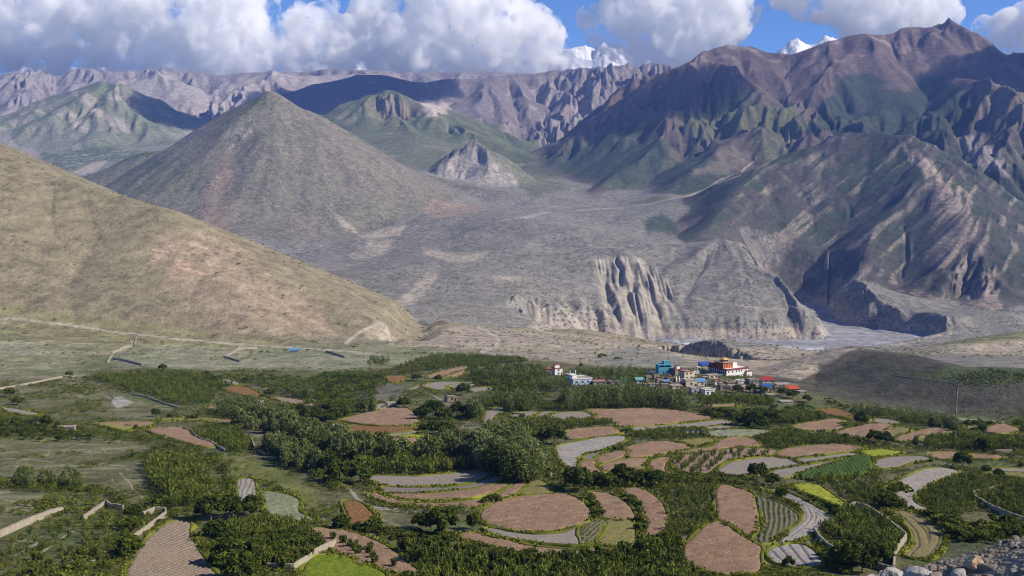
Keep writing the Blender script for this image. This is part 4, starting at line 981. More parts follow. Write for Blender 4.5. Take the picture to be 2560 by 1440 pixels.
def crown(kind, n_, rg):
    """leaf sprays of a crown of unit height: returns vertices, faces, variation"""
    if kind == 'orchard':      # vase of upright shoots
        ns = 13; C = []; var = []
        per = n_ // ns
        for k in range(ns):
            a = rg.random() * 6.283; lean = 0.32 * math.sqrt(rg.random()); top = 0.78 + 0.25 * rg.random() - lean * 0.4
            t_ = 0.12 + 0.88 * rg.random(per) ** 0.85
            rad = lean * (0.25 + 0.85 * np.minimum(t_ * 1.5, 1))
            p = np.stack([np.cos(a) * rad, np.sin(a) * rad, 0.14 + t_ * (top - 0.14)], 1) + rg.normal(size=(per, 3)) * np.array([0.055, 0.055, 0.02]) * (1.25 - t_ * 0.8)[:, None]
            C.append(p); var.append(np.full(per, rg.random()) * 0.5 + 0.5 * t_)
        C = np.vstack(C); var = np.hstack(var)
        V, F = cards(C, 0.085, np.array([0, 0, 0.0]), rg, 1.8, 1.6)
    elif kind == 'poplar':     # tall plumes standing together
        ns = 17; C = []; var = []; per = n_ // ns
        for k in range(ns):
            a = rg.random() * 6.283; q = math.sqrt(rg.random()); lean = 0.24 * q; top = 1.0 - 0.38 * q * q + 0.06 * rg.normal(); z0 = 0.05 + 0.3 * rg.random()
            t_ = rg.random(per)
            wd = 0.075 * np.sin(np.pi * np.clip(t_ * 0.85 + 0.12, 0, 1)) + 0.012
            p = np.stack([np.cos(a) * lean + 0 * t_, np.sin(a) * lean + 0 * t_, z0 + t_ * (top - z0)], 1) + rg.normal(size=(per, 3)) * np.stack([wd, wd, wd * 0.6], 1)
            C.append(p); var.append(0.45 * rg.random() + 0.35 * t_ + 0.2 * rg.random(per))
        C = np.vstack(C); var = np.hstack(var)
        V, F = cards(C, 0.05 if n_ < 3000 else 0.026, np.array([0, 0, 0.2]), rg, 1.7, 0.9)
    else:                      # rounded crown made of clumps
        ns = 26 if kind == 'round' else 12; C = []; var = []; per = n_ // ns
        for k in range(ns):
            v = rg.normal(size=3); v /= np.linalg.norm(v); v[2] = abs(v[2]) * 1.05 - 0.25
            q = 0.33 * (0.55 + 0.5 * rg.random()); c = np.array([v[0] * q * 1.25, v[1] * q * 1.25, 0.52 + v[2] * q * 1.15])
            if kind == 'bush': c = np.array([v[0] * q * 1.5, v[1] * q * 1.5, 0.38 + v[2] * q * 0.9])
            r_ = 0.10 + 0.09 * rg.random(); w = rg.normal(size=(per, 3)); w /= np.linalg.norm(w, axis=1, keepdims=True) + 1e-9
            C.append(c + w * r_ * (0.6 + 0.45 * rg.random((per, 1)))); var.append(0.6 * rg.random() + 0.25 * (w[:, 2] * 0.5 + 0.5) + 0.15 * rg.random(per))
        C = np.vstack(C); var = np.hstack(var)
        V, F = cards(C, 0.085 if kind == 'round' else 0.13, np.array([0, 0, 0.6]), rg, 1.15, 0.0)
    V[:, 2] = np.maximum(V[:, 2], 0.01)
    return V, F, np.repeat(np.clip(var, 0, 1), 4)  # paler upper sprays carry some painted sunlight besides the random tone
def tube(pts, r0, r1, n_=6):
    V, F = [], []
    for k, p in enumerate(pts):
        r = r0 + (r1 - r0) * k / (len(pts) - 1)
        for j in range(n_):
            a = 6.2832 * j / n_; V.append((p[0] + r * math.cos(a), p[1] + r * math.sin(a), p[2]))
    for k in range(len(pts) - 1):
        for j in range(n_): F.append((k * n_ + j, k * n_ + (j + 1) % n_, (k + 1) * n_ + (j + 1) % n_, (k + 1) * n_ + j))
    return np.array(V, float), np.array(F, int)
def trunk_geo(kind, rg):
    h = {'orchard': 0.45, 'poplar': 0.75, 'round': 0.55, 'bush': 0.3}[kind]; r = {'orchard': 0.018, 'poplar': 0.014, 'round': 0.028, 'bush': 0.02}[kind]
    Vs, Fs = [], []; o_ = 0
    V, F = tube([(0, 0, -0.06), (0.004, 0, h * 0.3), (0.01, 0.006, h * 0.65), (0.0, 0.01, h)], r, r * 0.5); Vs.append(V); Fs.append(F); o_ = len(V)
    for k in range(4):
        a = rg.random() * 6.28; L = 0.22 if kind == 'round' else 0.15; z = h * (0.45 + 0.12 * k)
        V, F = tube([(0, 0, z), (math.cos(a) * L * 0.5, math.sin(a) * L * 0.5, z + L * 0.5), (math.cos(a) * L, math.sin(a) * L, z + L * 1.1)], r * 0.5, r * 0.15, 4); Vs.append(V); Fs.append(F + o_); o_ += len(V)
    return np.vstack(Vs), np.vstack(Fs)
def park(o):
    COL.objects.unlink(o); bpy.data.objects.remove(o, do_unlink=True)
PROTO = {}
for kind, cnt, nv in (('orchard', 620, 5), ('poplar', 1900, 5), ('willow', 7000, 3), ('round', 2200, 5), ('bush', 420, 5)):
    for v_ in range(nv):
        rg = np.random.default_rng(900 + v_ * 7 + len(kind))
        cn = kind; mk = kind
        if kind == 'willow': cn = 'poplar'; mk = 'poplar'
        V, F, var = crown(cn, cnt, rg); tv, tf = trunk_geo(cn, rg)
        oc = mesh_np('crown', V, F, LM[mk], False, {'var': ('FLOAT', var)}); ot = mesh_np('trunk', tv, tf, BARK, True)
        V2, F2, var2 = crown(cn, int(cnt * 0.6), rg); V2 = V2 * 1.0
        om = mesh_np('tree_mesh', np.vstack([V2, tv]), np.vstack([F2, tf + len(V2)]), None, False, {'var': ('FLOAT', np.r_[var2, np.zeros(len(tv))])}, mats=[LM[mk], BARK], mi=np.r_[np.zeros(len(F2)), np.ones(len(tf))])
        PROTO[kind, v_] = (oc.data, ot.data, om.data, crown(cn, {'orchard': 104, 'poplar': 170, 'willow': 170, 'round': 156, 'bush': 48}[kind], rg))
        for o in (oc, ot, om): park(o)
TN = {'willow': 'willow_tree', 'orchard': 'fruit_tree', 'poplar': 'poplar_tree', 'round': 'broadleaf_tree', 'bush': 'bush'}
TC = {'willow': 'tree', 'orchard': 'fruit tree', 'poplar': 'tree', 'round': 'tree', 'bush': 'bush'}
TREES = []     # kind, x, y, height, width factor, label, group
def plant(kind, x, y, h, w, label, group=None, parts=None):
    d = math.hypot(x, y); z = float(ground(x, y)) + (0.3 if in_field(np.array([x]), np.array([y]))[0] else 0.0) - 0.05
    v_ = random.randrange(3 if kind == 'willow' else 5); rz = random.uniform(0, 6.28)
    oc, ot, om, _ = PROTO[kind, v_]
    if d < 430 or (parts and d < 700):
        e = bpy.data.objects.new(TN[kind], None); e.empty_display_size = 0.3
        for nm, me in (('crown', oc), ('trunk', ot)):
            c = bpy.data.objects.new(nm, me); c.parent = e; COL.objects.link(c)
    else:
        e = bpy.data.objects.new(TN[kind], om)
    COL.objects.link(e)
    e.location = (x, y, z); e.rotation_euler = (0, 0, rz); e.scale = (h * w, h * w, h)
    tag(e, label, TC[kind], group)
    return e
stuffs = {}
def plant_stuff(key, kind, x, y, h, w, rg, mat=None):
    V, F, var = PROTO[kind, rg.integers(5)][3]
    a = rg.random() * 6.28; c, s_ = math.cos(a), math.sin(a)
    P_ = np.stack([(V[:, 0] * c - V[:, 1] * s_) * h * w + x, (V[:, 0] * s_ + V[:, 1] * c) * h * w + y, V[:, 2] * h], 1)
    st = stuffs.setdefault(key, [[], [], [], [], mat or LM[kind]])
    st[0].append(P_); st[1].append(var); st[2].append(np.clip(0.25 * rg.normal(size=1), -.3, .3).repeat(len(var))); st[3].append((x, y, len(P_)))
def flush_stuff(key, name, label, cat):
    if key not in stuffs: return
    Ps, vs, rn, xy, mat = stuffs[key]
    xy_ = np.array([(a, b) for a, b, _ in xy]); z = ground(xy_[:, 0], xy_[:, 1])
    V = np.vstack(Ps); V[:, 2] += np.repeat(z, [c for _, _, c in xy])
    F = np.arange(len(V)).reshape(-1, 4)
    o = mesh_np(name, V, F, mat, False, {'var': ('FLOAT', np.clip(np.hstack(vs) + np.hstack(rn), 0, 1))})
    tag(o, label, cat, None, 'stuff')
# orchards: tile, outline, row spacing, spacing in the row, row angle, height, where
OR = [
 ('A',[(900,730),(1100,690),(1230,740),(1300,830),(1310,900),(1200,990),(1080,1020),(1030,940),(960,890),(910,800)],3.6,2.0,80,5.0,'in the terraced orchard of upright rows at left'),
 ('A',[(1380,1170),(1450,1110),(1700,1095),(1900,1125),(1990,1200),(2020,1240),(1930,1330),(1810,1395),(1660,1390),(1560,1400),(1600,1300),(1400,1220)],2.6,2.2,30,3.8,'in the dense dark orchard above the pale wall at bottom left'),
 ('A',[(1200,530),(1300,500),(1450,520),(1550,590),(1560,640),(1480,670),(1380,630),(1230,570)],3.6,2.4,40,4.0,'in the oval orchard right of the tapering pink field'),
 ('A',[(560,205),(850,165),(1250,180),(1450,230),(1350,300),(1300,360),(1100,370),(950,310),(800,270),(680,230)],4.5,3.0,20,4.2,'in the upper left orchard below the dry meadow'),
 ('B',[(200,735),(500,725),(930,735),(930,780),(700,800),(430,800),(230,772)],5.0,2.3,2,5.6,'in the tall row above the long pale grey field'),
 ('B',[(500,1270),(640,1265),(850,1295),(1100,1312),(1330,1345),(1500,1352),(1800,1325),(2000,1262),(2200,1232),(2330,1240),(2300,1500),(600,1500)],4.0,2.8,5,4.4,'in the orchard along the bottom edge under the thin pink strip'),
 ('C',[(1200,960),(1400,830),(1520,860),(1650,940),(1750,1020),(1700,1090),(1680,1180),(1560,1160),(1350,1050),(1200,1000)],2.8,2.2,50,3.8,'in the orchard enclosed by the angled wall at bottom right'),
 ('C',[(1820,760),(1960,680),(2110,610),(2300,640),(2560,640),(2700,760),(2560,900),(2400,830),(2240,730),(2100,950),(1980,880)],3.6,2.6,25,3.2,'in the shady orchard right of the bent grey field'),
 ('C',[(2240,750),(2400,700),(2700,700),(2700,900),(2560,890),(2440,860)],3.4,2.4,10,3.4,'in the orchard behind the long wall at the right edge'),
 ('C',[(140,700),(300,690),(520,690),(520,830),(500,920),(420,960),(330,1040),(200,1010),(150,960),(200,870)],3.8,3.0,60,3.4,'in the thin orchard between the crescent and upright pink fields'),
 ('D',[(1520,430),(1900,420),(2130,440),(2150,490),(1800,500),(1560,505)],4.0,2.8,0,4.0,'in the orchard right under the white village houses'),
 ('D',[(240,495),(1150,480),(1170,525),(800,528),(500,540),(260,530)],4.0,2.6,3,4.2,'in the orchard strip in front of the village poplars'),
 ('D',[(0,640),(300,620),(450,630),(800,630),(840,670),(430,700),(300,760),(0,780),(-100,720)],3.6,2.4,15,4.0,'in the wide orchard left of the striped grey field'),
 ('D',[(960,740),(1100,712),(1400,692),(1600,720),(1640,770),(1300,780),(980,775)],3.8,2.6,5,3.2,'in the orchard around the prayer flag poles'),
 ('B',[(450,150),(700,60),(1250,80),(1300,100),(1000,130),(700,150),(500,180)],4.5,3.4,10,4.0,'in the farthest orchard at the foot of the bare shelf'),
 ('B',[(100,180),(450,180),(400,260),(150,240)],4.5,3.4,20,4.0,'in the orchard left of the dark rock outcrop'),
 ('B',[(850,200),(1200,150),(1400,170),(1400,260),(1000,265)],4.5,3.0,10,4.2,'in the orchard left of the red roofed house'),
 ('C',[(232,545),(230,514),(280,488),(500,458),(700,440),(890,450),(860,472),(700,486),(550,516),(470,576),(430,604),(335,595),(265,575)],5.2,4.2,70,3.4,'spaced out on the pinkish soil field'),
 ('C',[(1080,640),(1530,610),(1600,650),(1620,800),(1480,800),(1340,790),(1230,700)],3.6,2.8,30,3.4,'in the shady orchard below the maize field'),
 ('C',[(930,230),(960,190),(1100,185),(1230,210),(1240,235),(1100,262),(970,262)],3.4,2.2,5,4.4,'in the small round orchard left of the rust plot'),
 ('C',[(750,350),(1050,330),(1400,370),(1480,400),(1300,405),(950,430),(800,400)],4.0,2.8,5,3.6,'in the long orchard above the long pink field'),
 ('C',[(1880,395),(1960,350),(2300,350),(2600,370),(2600,430),(2380,450),(2100,430),(1900,430)],4.0,3.0,5,4.0,'in the dark orchard at the right edge below the slope'),
 ('A',[(0,1440),(0,1230),(350,1110),(500,1100),(760,1080),(830,1120),(790,1220),(600,1440)],8.5,3.6,28,2.9,'on the rough terraces at the bottom left corner'),
 ('B',[(0,1200),(150,1210),(300,1260),(420,1330),(500,1400),(300,1370),(130,1300)],5.5,4.0,20,2.6,'on the pink field beside the walled orchard corner'),
 ('B',[(320,985),(520,1010),(740,1022),(960,1012),(960,1050),(740,1055),(520,1040),(330,1010)],3.0,3.6,2,2.2,'along the outermost pink strip'),
 ('C',[(2050,-60),(2300,-90),(2560,-70),(2620,-20),(2400,10),(2150,0)],5.0,3.6,5,3.0,'on the dark slope near the right edge'),
]
orch = []
for t_, pts, rs_, al, ang, h, where in OR:
    wp = world_poly(t_, pts, 0.35 * h * 4.5)
    if len(wp) < 3: continue
    A_ = np.array(wp); c0 = A_.mean(0); ext = np.abs(A_ - c0).max() * 1.5
    us = np.arange(-ext, ext, rs_); vs = np.arange(-ext, ext, al)
    U_, V_ = np.meshgrid(us, vs, indexing='ij'); U_ = U_ + RNG.normal(size=U_.shape) * 0.12 * rs_; V_ = V_ + RNG.normal(size=V_.shape) * 0.22 * al
    a = R(ang); x_ = c0[0] - U_ * math.sin(a) + V_ * math.cos(a); y_ = c0[1] + U_ * math.cos(a) + V_ * math.sin(a)
    ok = in_poly(x_, y_, wp) & (RNG.random(x_.shape) < 0.9)
    if 'soil' not in where and 'pink field beside' not in where and 'outermost' not in where: ok &= ~in_field(x_, y_)
    for x, y in zip(x_[ok], y_[ok]):
        orch.append((math.hypot(x, y), x, y, h * random.uniform(0.78, 1.18), random.uniform(0.85, 1.15), where))
orch.sort()
rgs = np.random.default_rng(77)
ncount = 0
for d, x, y, h, w, where in orch:
    # the first three hundred that the frame shows stand as trees of their own
    px_ = 1280 + FPX * x / y
    if ncount < 298 and 20 < px_ < 2540 and y > 262:
        plant('orchard', x, y, h, w, 'small upright fruit tree ' + where, 'fruit trees ' + where); ncount += 1
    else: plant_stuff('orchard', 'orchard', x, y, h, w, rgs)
flush_stuff('orchard', 'orchard_rows', 'rows of small fruit trees covering the terraces', 'orchard')
# hedges of poplars and willows
PO = [
 ('A',[(1380,340),(1500,345),(1650,385),(1850,450),(1890,510),(2135,570),(2140,680),(1900,600),(1700,520),(1450,465),(1350,395)],4.6,9.5,'in the long hedge that runs down from upper left'),
 ('B',[(0,570),(150,575),(300,620),(540,660),(550,700),(400,700),(180,680),(0,640)],4.6,9.5,'in the thick hedge behind the tall orchard row'),
 ('B',[(620,670),(700,620),(900,575),(990,580),(980,640),(900,695),(700,705),(620,700)],4.6,9.5,'in the hedge left of the great willow'),
 ('B',[(1000,610),(1080,590),(1190,620),(1280,690),(1320,760),(1290,815),(1180,835),(1070,790),(980,775),(990,690)],5.2,14,'in the great pale crowned willow clump at the centre'),
 ('B',[(930,380),(1020,330),(1200,305),(1340,315),(1360,375),(1200,380),(1050,410),(930,430)],4.6,10,'in the hedge above the upright grey plot'),
 ('D',[(390,400),(500,370),(750,385),(1000,360),(1280,400),(1450,450),(1480,500),(1400,515),(1100,485),(800,478),(500,483),(390,475)],5.0,11,'in the dense hedge in front of the village'),
 ('D',[(0,410),(190,400),(220,480),(0,485)],5.0,10,'in the block at the left end of the village hedge'),
 ('D',[(150,290),(470,300),(470,335),(120,335)],5.4,9,'below the white house with the small tower'),
 ('D',[(-180,190),(0,180),(240,175),(260,240),(170,255),(-150,270)],5.6,10,'on the left of the red roofed house'),
 ('D',[(450,210),(700,200),(1120,195),(1110,250),(900,290),(600,250),(460,225)],6.0,8,'in the grove behind the white house, left of the blue house'),
 ('C',[(1380,150),(1600,160),(1900,200),(2090,240),(2115,295),(1900,255),(1600,212),(1400,180)],4.4,6.5,'in the hedge along the foot of the dark slope'),
 ('A',[(1700,570),(1850,630),(1990,710),(1990,770),(1850,760),(1710,700),(1660,620)],4.6,8,'in the loose pale grove below the left hedge'),
 ('A',[(80,800),(350,810),(370,870),(100,870)],4.2,5,'in the clump on the grassy knoll at far left'),
 ('A',[(380,800),(480,800),(500,880),(380,880)],4.2,5,'in the second clump on the grassy knoll'),
 ('B',[(290,70),(430,80),(430,115),(300,110)],5.5,6,'in the pale clump at the edge of the dry meadow'),
 ('A',[(1800,250),(1950,270),(1970,330),(1800,310)],5,8,'in the grove left of the dark rock outcrop'),
]
pops = []
for t_, pts, sp, h, where in PO:
    wp = world_poly(t_, pts, 0.40 * h * 5.0)
    if len(wp) < 3: continue
    A_ = np.array(wp); a0, a1 = A_.min(0), A_.max(0)
    sp2 = sp * (1.0 if h < 12 else 0.9)
    U_, V_ = np.meshgrid(np.arange(a0[0], a1[0], sp2), np.arange(a0[1], a1[1], sp2 * 1.25), indexing='ij')
    U_ = U_ + RNG.normal(size=U_.shape) * 0.3 * sp2; V_ = V_ + RNG.normal(size=U_.shape) * 0.3 * sp2
    ok = in_poly(U_, V_, wp) & ~in_field(U_, V_)
    for x, y in zip(U_[ok], V_[ok]): pops.append((math.hypot(x, y), x, y, h * random.uniform(0.75, 1.15), random.uniform(0.85, 1.2), where))
pops.sort()
for k_, (d, x, y, h, w, where) in enumerate(pops):
    if 'great pale' in where: plant('willow', x, y, h, w * 1.3, 'tall pale leaved willow ' + where, 'willows ' + where, parts=True)
    elif k_ < 300: plant('poplar', x, y, h, w * 1.05, 'tall feathery poplar ' + where, 'poplars ' + where)
    else: plant_stuff('poplar', 'poplar', x, y, h, w, rgs)
flush_stuff('poplar', 'poplar_grove', 'far poplars crowded together around the village', 'grove')
TH = [
 ('A',[(1100,190),(1450,190),(1800,195),(2135,190),(2135,330),(1950,330),(1750,300),(1500,245),(1200,215)],6.0,4.6,'in the tree belt along the edge of the dry meadow'),
 ('A',[(1650,400),(1950,335),(2135,345),(2135,470),(1900,455)],6.0,5,'in the thicket right of the long hedge'),
 ('B',[(0,180),(380,210),(330,330),(240,430),(0,460)],6.0,5.5,'in the thicket left of the dark rock outcrop'),
 ('B',[(930,120),(1400,130),(1400,340),(1100,300),(960,220)],6.5,5.5,'in the thicket between terraces and red roofed house'),
 ('A',[(380,215),(600,195),(720,260),(1050,340),(1100,385),(1000,350),(700,260),(560,230)],6.5,3.6,'along the upper left orchard edge'),
 ('D',[(1500,545),(1750,585),(2000,505),(2500,490),(2560,520),(2100,640),(1850,640)],6.0,4.4,'in the thicket below the right end of the village'),
 ('C',[(400,180),(900,210),(940,260),(700,300),(430,240)],6.0,4.4,'in the thicket behind the widest pink terrace'),
 ('C',[(2130,250),(2560,270),(2560,310),(2200,300)],6.0,3.6,'along the foot of the slope at the right edge'),
 ('A',[(-20,460),(350,480),(560,580),(300,600),(0,560)],5.0,3.2,'in the green thicket at the left edge'),
 ('C',[(2250,560),(2560,520),(2560,640),(2350,620)],5.0,3.4,'in the dark thicket above the long pale wall at right'),
 ('D',[(-300,330),(-50,300),(130,330),(350,350),(230,380),(-100,390)],6.0,5.5,'in the thicket between the central hedge and the white house'),
]
ths = []
for t_, pts, sp, h, where in TH:
    wp = world_poly(t_, pts, 0.4 * h * 4.5)
    if len(wp) < 3: continue
    A_ = np.array(wp); a0, a1 = A_.min(0), A_.max(0)
    U_, V_ = np.meshgrid(np.arange(a0[0], a1[0], sp), np.arange(a0[1], a1[1], sp * 1.2), indexing='ij')
    U_ = U_ + RNG.normal(size=U_.shape) * 0.35 * sp; V_ = V_ + RNG.normal(size=U_.shape) * 0.35 * sp
    ok = in_poly(U_, V_, wp) & ~in_field(U_, V_) & (RNG.random(U_.shape) < .85)
    for x, y in zip(U_[ok], V_[ok]): ths.append((math.hypot(x, y), x, y, h * random.uniform(0.5, 1.35), random.uniform(0.95, 1.5), where))
ths.sort()
for k_, (d, x, y, h, w, where) in enumerate(ths):
    if k_ < 200: plant('round', x, y, h, w, 'dark leafy tree ' + where, 'trees ' + where)
    else: plant_stuff('round', 'round', x, y, h, w, rgs)
flush_stuff('round', 'far_thickets', 'dark leafy trees of the far thickets around the village', 'thicket')
print('orchard', len(orch), 'poplars', len(pops), 'thicket', len(ths))
# single broad trees and big bushes: tile, base x, base y, height m, width, kind, label
SG = [
 ('C',780,640,7.5,1.05,'round','round tree standing alone on the lower edge of the pale grey field'),
 ('C',885,680,5,1.2,'round','dark globe shaped bush right below the lone round tree'),
 ('C',1475,290,9,0.95,'round','single big dark tree between two pink fields under the slope'),
 ('C',755,290,9.5,1.1,'round','big dark tree with a pale trunk right of the widest pink terrace'),
 ('C',690,285,8,1.1,'round','dark tree touching the left side of the big dark tree with pale trunk'),
 ('C',2150,560,7.5,1.0,'round','tall dark bush between two small pink plots at right'),
 ('C',2285,330,5,0.9,'round','small dark tree at the left end of the reddish pink field'),
 ('C',1565,395,7,1.1,'round','tree above the yellow plot, left one of the pair'),
 ('C',1640,405,6.5,1.3,'round','broader tree above the yellow plot, right one of the pair'),
 ('C',1835,415,5,0.7,'poplar','small pointed tree below the pink field under the hedge'),
 ('C',2090,395,6,0.45,'poplar','slim green poplar standing in the dark orchard at right'),
 ('C',1370,378,4,0.8,'round','tiny dark tree between pink field and long orchard'),
 ('C',2290,450,6.5,1.2,'round','rusty dark bush beside the pale wall at the right edge'),
 ('B',1865,870,8.5,0.85,'round','oval tree on the lower edge of the pink field right of centre'),
 ('B',1560,900,9,0.9,'round','dark tree left of the hedge line, below the striped field'),
 ('B',1630,920,9.5,0.85,'round','tallest tree of the hedge line below the striped field'),
 ('B',1710,880,6,1.2,'round','low tree right of the tallest hedge line tree'),
 ('B',1780,890,6,1.3,'round','wide low tree left of the oval tree'),
 ('B',1960,880,7,1.3,'round','wide dark tree right of the oval tree'),
 ('B',2080,880,6.5,1.3,'round','dark tree above the crescent pink field'),
 ('B',760,1190,9.5,1.05,'round','big round juniper in the fallow ground left of the half-moon field'),
 ('B',640,1150,5.5,1.2,'round','bushy tree leaning on the left side of the big juniper'),
 ('B',955,1155,5.5,0.95,'round','grey green shrub tree at the left tip of the half-moon field'),
 ('B',1060,990,4,1.6,'bush','flat dark bush above the left tip of the half-moon field'),
 ('B',1455,625,10,1.1,'round','broad dark tree between orchard and striped field'),
 ('B',1400,600,7,1.1,'round','lower tree at the left of the broad dark tree'),
 ('B',1855,655,3.5,1.6,'bush','low bush on the right tip of the striped field'),
 ('B',1905,550,3.5,1.7,'bush','round bush at the right end of the small pink field'),
 ('B',1210,420,7,1.1,'round','round tree between the upright and the oval grey plot'),
 ('B',1258,460,3.5,1.3,'bush','dark bush standing on the oval grey plot'),
 ('B',895,318,9,1.15,'round','round tree right beside the square mud hut'),
 ('B',735,232,5.5,1.2,'round','small round tree below the farthest pink strips'),
 ('B',330,425,10,0.8,'poplar','dark oval tree left of the ruined huts'),
 ('B',520,400,7,1.2,'round','green tree right of the ruined huts'),
 ('B',640,470,9,1.1,'round','leftmost tree of the grove right of the hut field'),
 ('B',700,450,11,1.1,'round','tallest tree of the grove right of the hut field'),
 ('B',770,480,9,1.1,'round','middle tree of the grove right of the hut field'),
 ('B',850,460,10,1.0,'round','right tree of the grove against the central hedge'),
 ('B',700,560,7,1.5,'round','front left bushy tree below the grove'),
 ('B',770,560,7,1.5,'round','front right bushy tree below the grove'),
 ('B',650,540,5,1.3,'round','small tree at the right end of the orange brown strip'),
 ('B',360,235,7,1.1,'round','dark tree on top of the dark rock outcrop'),
 ('B',600,230,6,1.6,'round','bushy tree right of the small ochre plot'),
 ('B',80,470,7,1.4,'round','wide tree left of the hut field'),
 ('B',250,870,8,1.2,'round','bulky tree at the left end of the long pale grey field'),
 ('B',120,860,9,1.1,'round','tree on the slope left of the bulky tree'),
 ('B',60,800,8,1.1,'round','upper tree on the slope left of the bulky tree'),
 ('B',50,730,6,1.2,'round','topmost tree on the slope left of the bulky tree'),
 ('B',130,1150,5,1.2,'round','small tree below the rust orange plot, left'),
 ('B',330,1160,4.5,1.2,'round','small tree below the rust orange plot, right'),
 ('B',1230,850,5,1.1,'round','yellow green tree at the end of the curved strips'),
 ('A',1310,1100,9,1.2,'round','big dark tree at the top left of the dense orchard'),
 ('A',1430,1080,8,1.3,'round','second big dark tree along the top of the dense orchard'),
 ('A',1560,1070,7.5,1.2,'round','third big tree along the top of the dense orchard'),
 ('A',1350,1210,6,1.3,'round','bushy tree at the left side of the dense orchard'),
 ('A',1420,1380,8,1.2,'round','large olive tree at the lower left of the dense orchard'),
 ('A',1480,1470,8,1.3,'round','large tree cut by the bottom edge below the dense orchard'),
 ('A',800,1320,6,1.2,'round','round tree left of the brown ribbed field'),
 ('A',990,1010,5,1.2,'round','brownish tree above the pale bent wall'),
 ('A',830,1080,4.5,1.2,'round','dark shrub tree left of the pale bent wall'),
 ('A',820,1160,4.5,1.2,'round','round shrub below the shrub tree left of the bent wall'),
 ('A',290,520,7,1.1,'round','grey leafless looking tree beside the flat roofed hut'),
 ('A',60,330,7,1.2,'round','tree at the left edge above the grey strip'),
 ('A',110,380,6,1.4,'round','second tree at the left edge above the grey strip'),
 ('A',1010,165,6,1.3,'round','dark round bush at the upper edge of the left orchard'),
 ('A',430,205,5,1.4,'round','round bush on the meadow edge at far left'),
 ('A',965,450,5,1.1,'round','lone small tree below the pale landslip'),
 ('A',845,535,3.0,1.0,'round','little round tree between pink strip and tapering field'),
 ('A',1080,460,4,2.0,'bush','dark flat bush mass left of the long hedge'),
 ('A',1200,465,4,2.0,'bush','second dark bush mass left of the long hedge'),
 ('A',1680,330,7,1.3,'round','round dark tree right of the rust pink field'),
 ('A',1280,210,6,1.4,'round','dark tree on the upper edge of the left orchard'),
 ('A',1360,250,5,1.2,'round','pale round bush beside the tiny grey plot'),
 ('C',1700,760,7,1.3,'bush','dark bush right of the sloping yellow plot'),
 ('C',1640,830,6,1.3,'round','bush at the upper corner of the walled orchard'),
 ('C',1400,1240,8,1.2,'round','big brownish tree at the bottom of the walled orchard'),
 ('C',1320,1230,6,1.2,'round','smaller tree left of the big brownish tree'),
 ('C',1480,1260,6,1.2,'round','tree right of the big brownish tree'),
 ('C',160,1110,5,1.2,'round','round tree at the left corner of the biggest pink field'),
 ('C',60,1180,7,1.3,'round','bulky willow at the bottom centre'),
 ('C',940,765,4.5,1.0,'round','dark bush on the hedge beside the winding strip'),
 ('C',990,1230,3.5,1.0,'round','bush in the middle of the furrowed lobe'),
 ('C',2130,1010,5,1.5,'bush','bush in the dark thicket right of the brown mown field'),
 ('C',2300,1000,5.5,1.4,'bush','second bush in the dark thicket at right'),
 ('C',2450,960,5.5,1.4,'bush','third bush in the dark thicket at right'),
 ('D',100,580,6,1.1,'round','tree left of the small oval terraces'),
 ('D',565,200,5,0.9,'round','dark tree on the bare ground behind the red roofed house'),
 ('D',1290,310,5,1.3,'round','green tree inside the village in front of the blue house'),
 ('D',1850,405,7,1.3,'round','tree in front of the houses below the monastery'),
 ('D',1960,400,7,1.2,'round','middle tree of the three under the right houses'),
 ('D',2060,410,6,1.2,'round','right tree of the three under the right houses'),
 ('D',2220,430,7,1.3,'round','tree below the blue tarpaulin shed'),
 ('D',2300,450,7,1.3,'round','tree below the orange roof'),
 ('D',2420,480,6,1.2,'round','last tree at the right end of the village'),
 ('D',730,110,5,2.0,'bush','brown green thicket on the bare ridge left of the village'),
 ('D',870,130,4,1.8,'bush','second thicket on the bare ridge left of the village'),
]
for t_, x, y, h, w, kind, lab in SG:
    px_, py_ = px_of(t_, x, y); g_ = hit(px_, min(py_, 1500))
    if g_ is None: continue
    plant(kind, g_.x, g_.y, h, w, lab, parts=True)
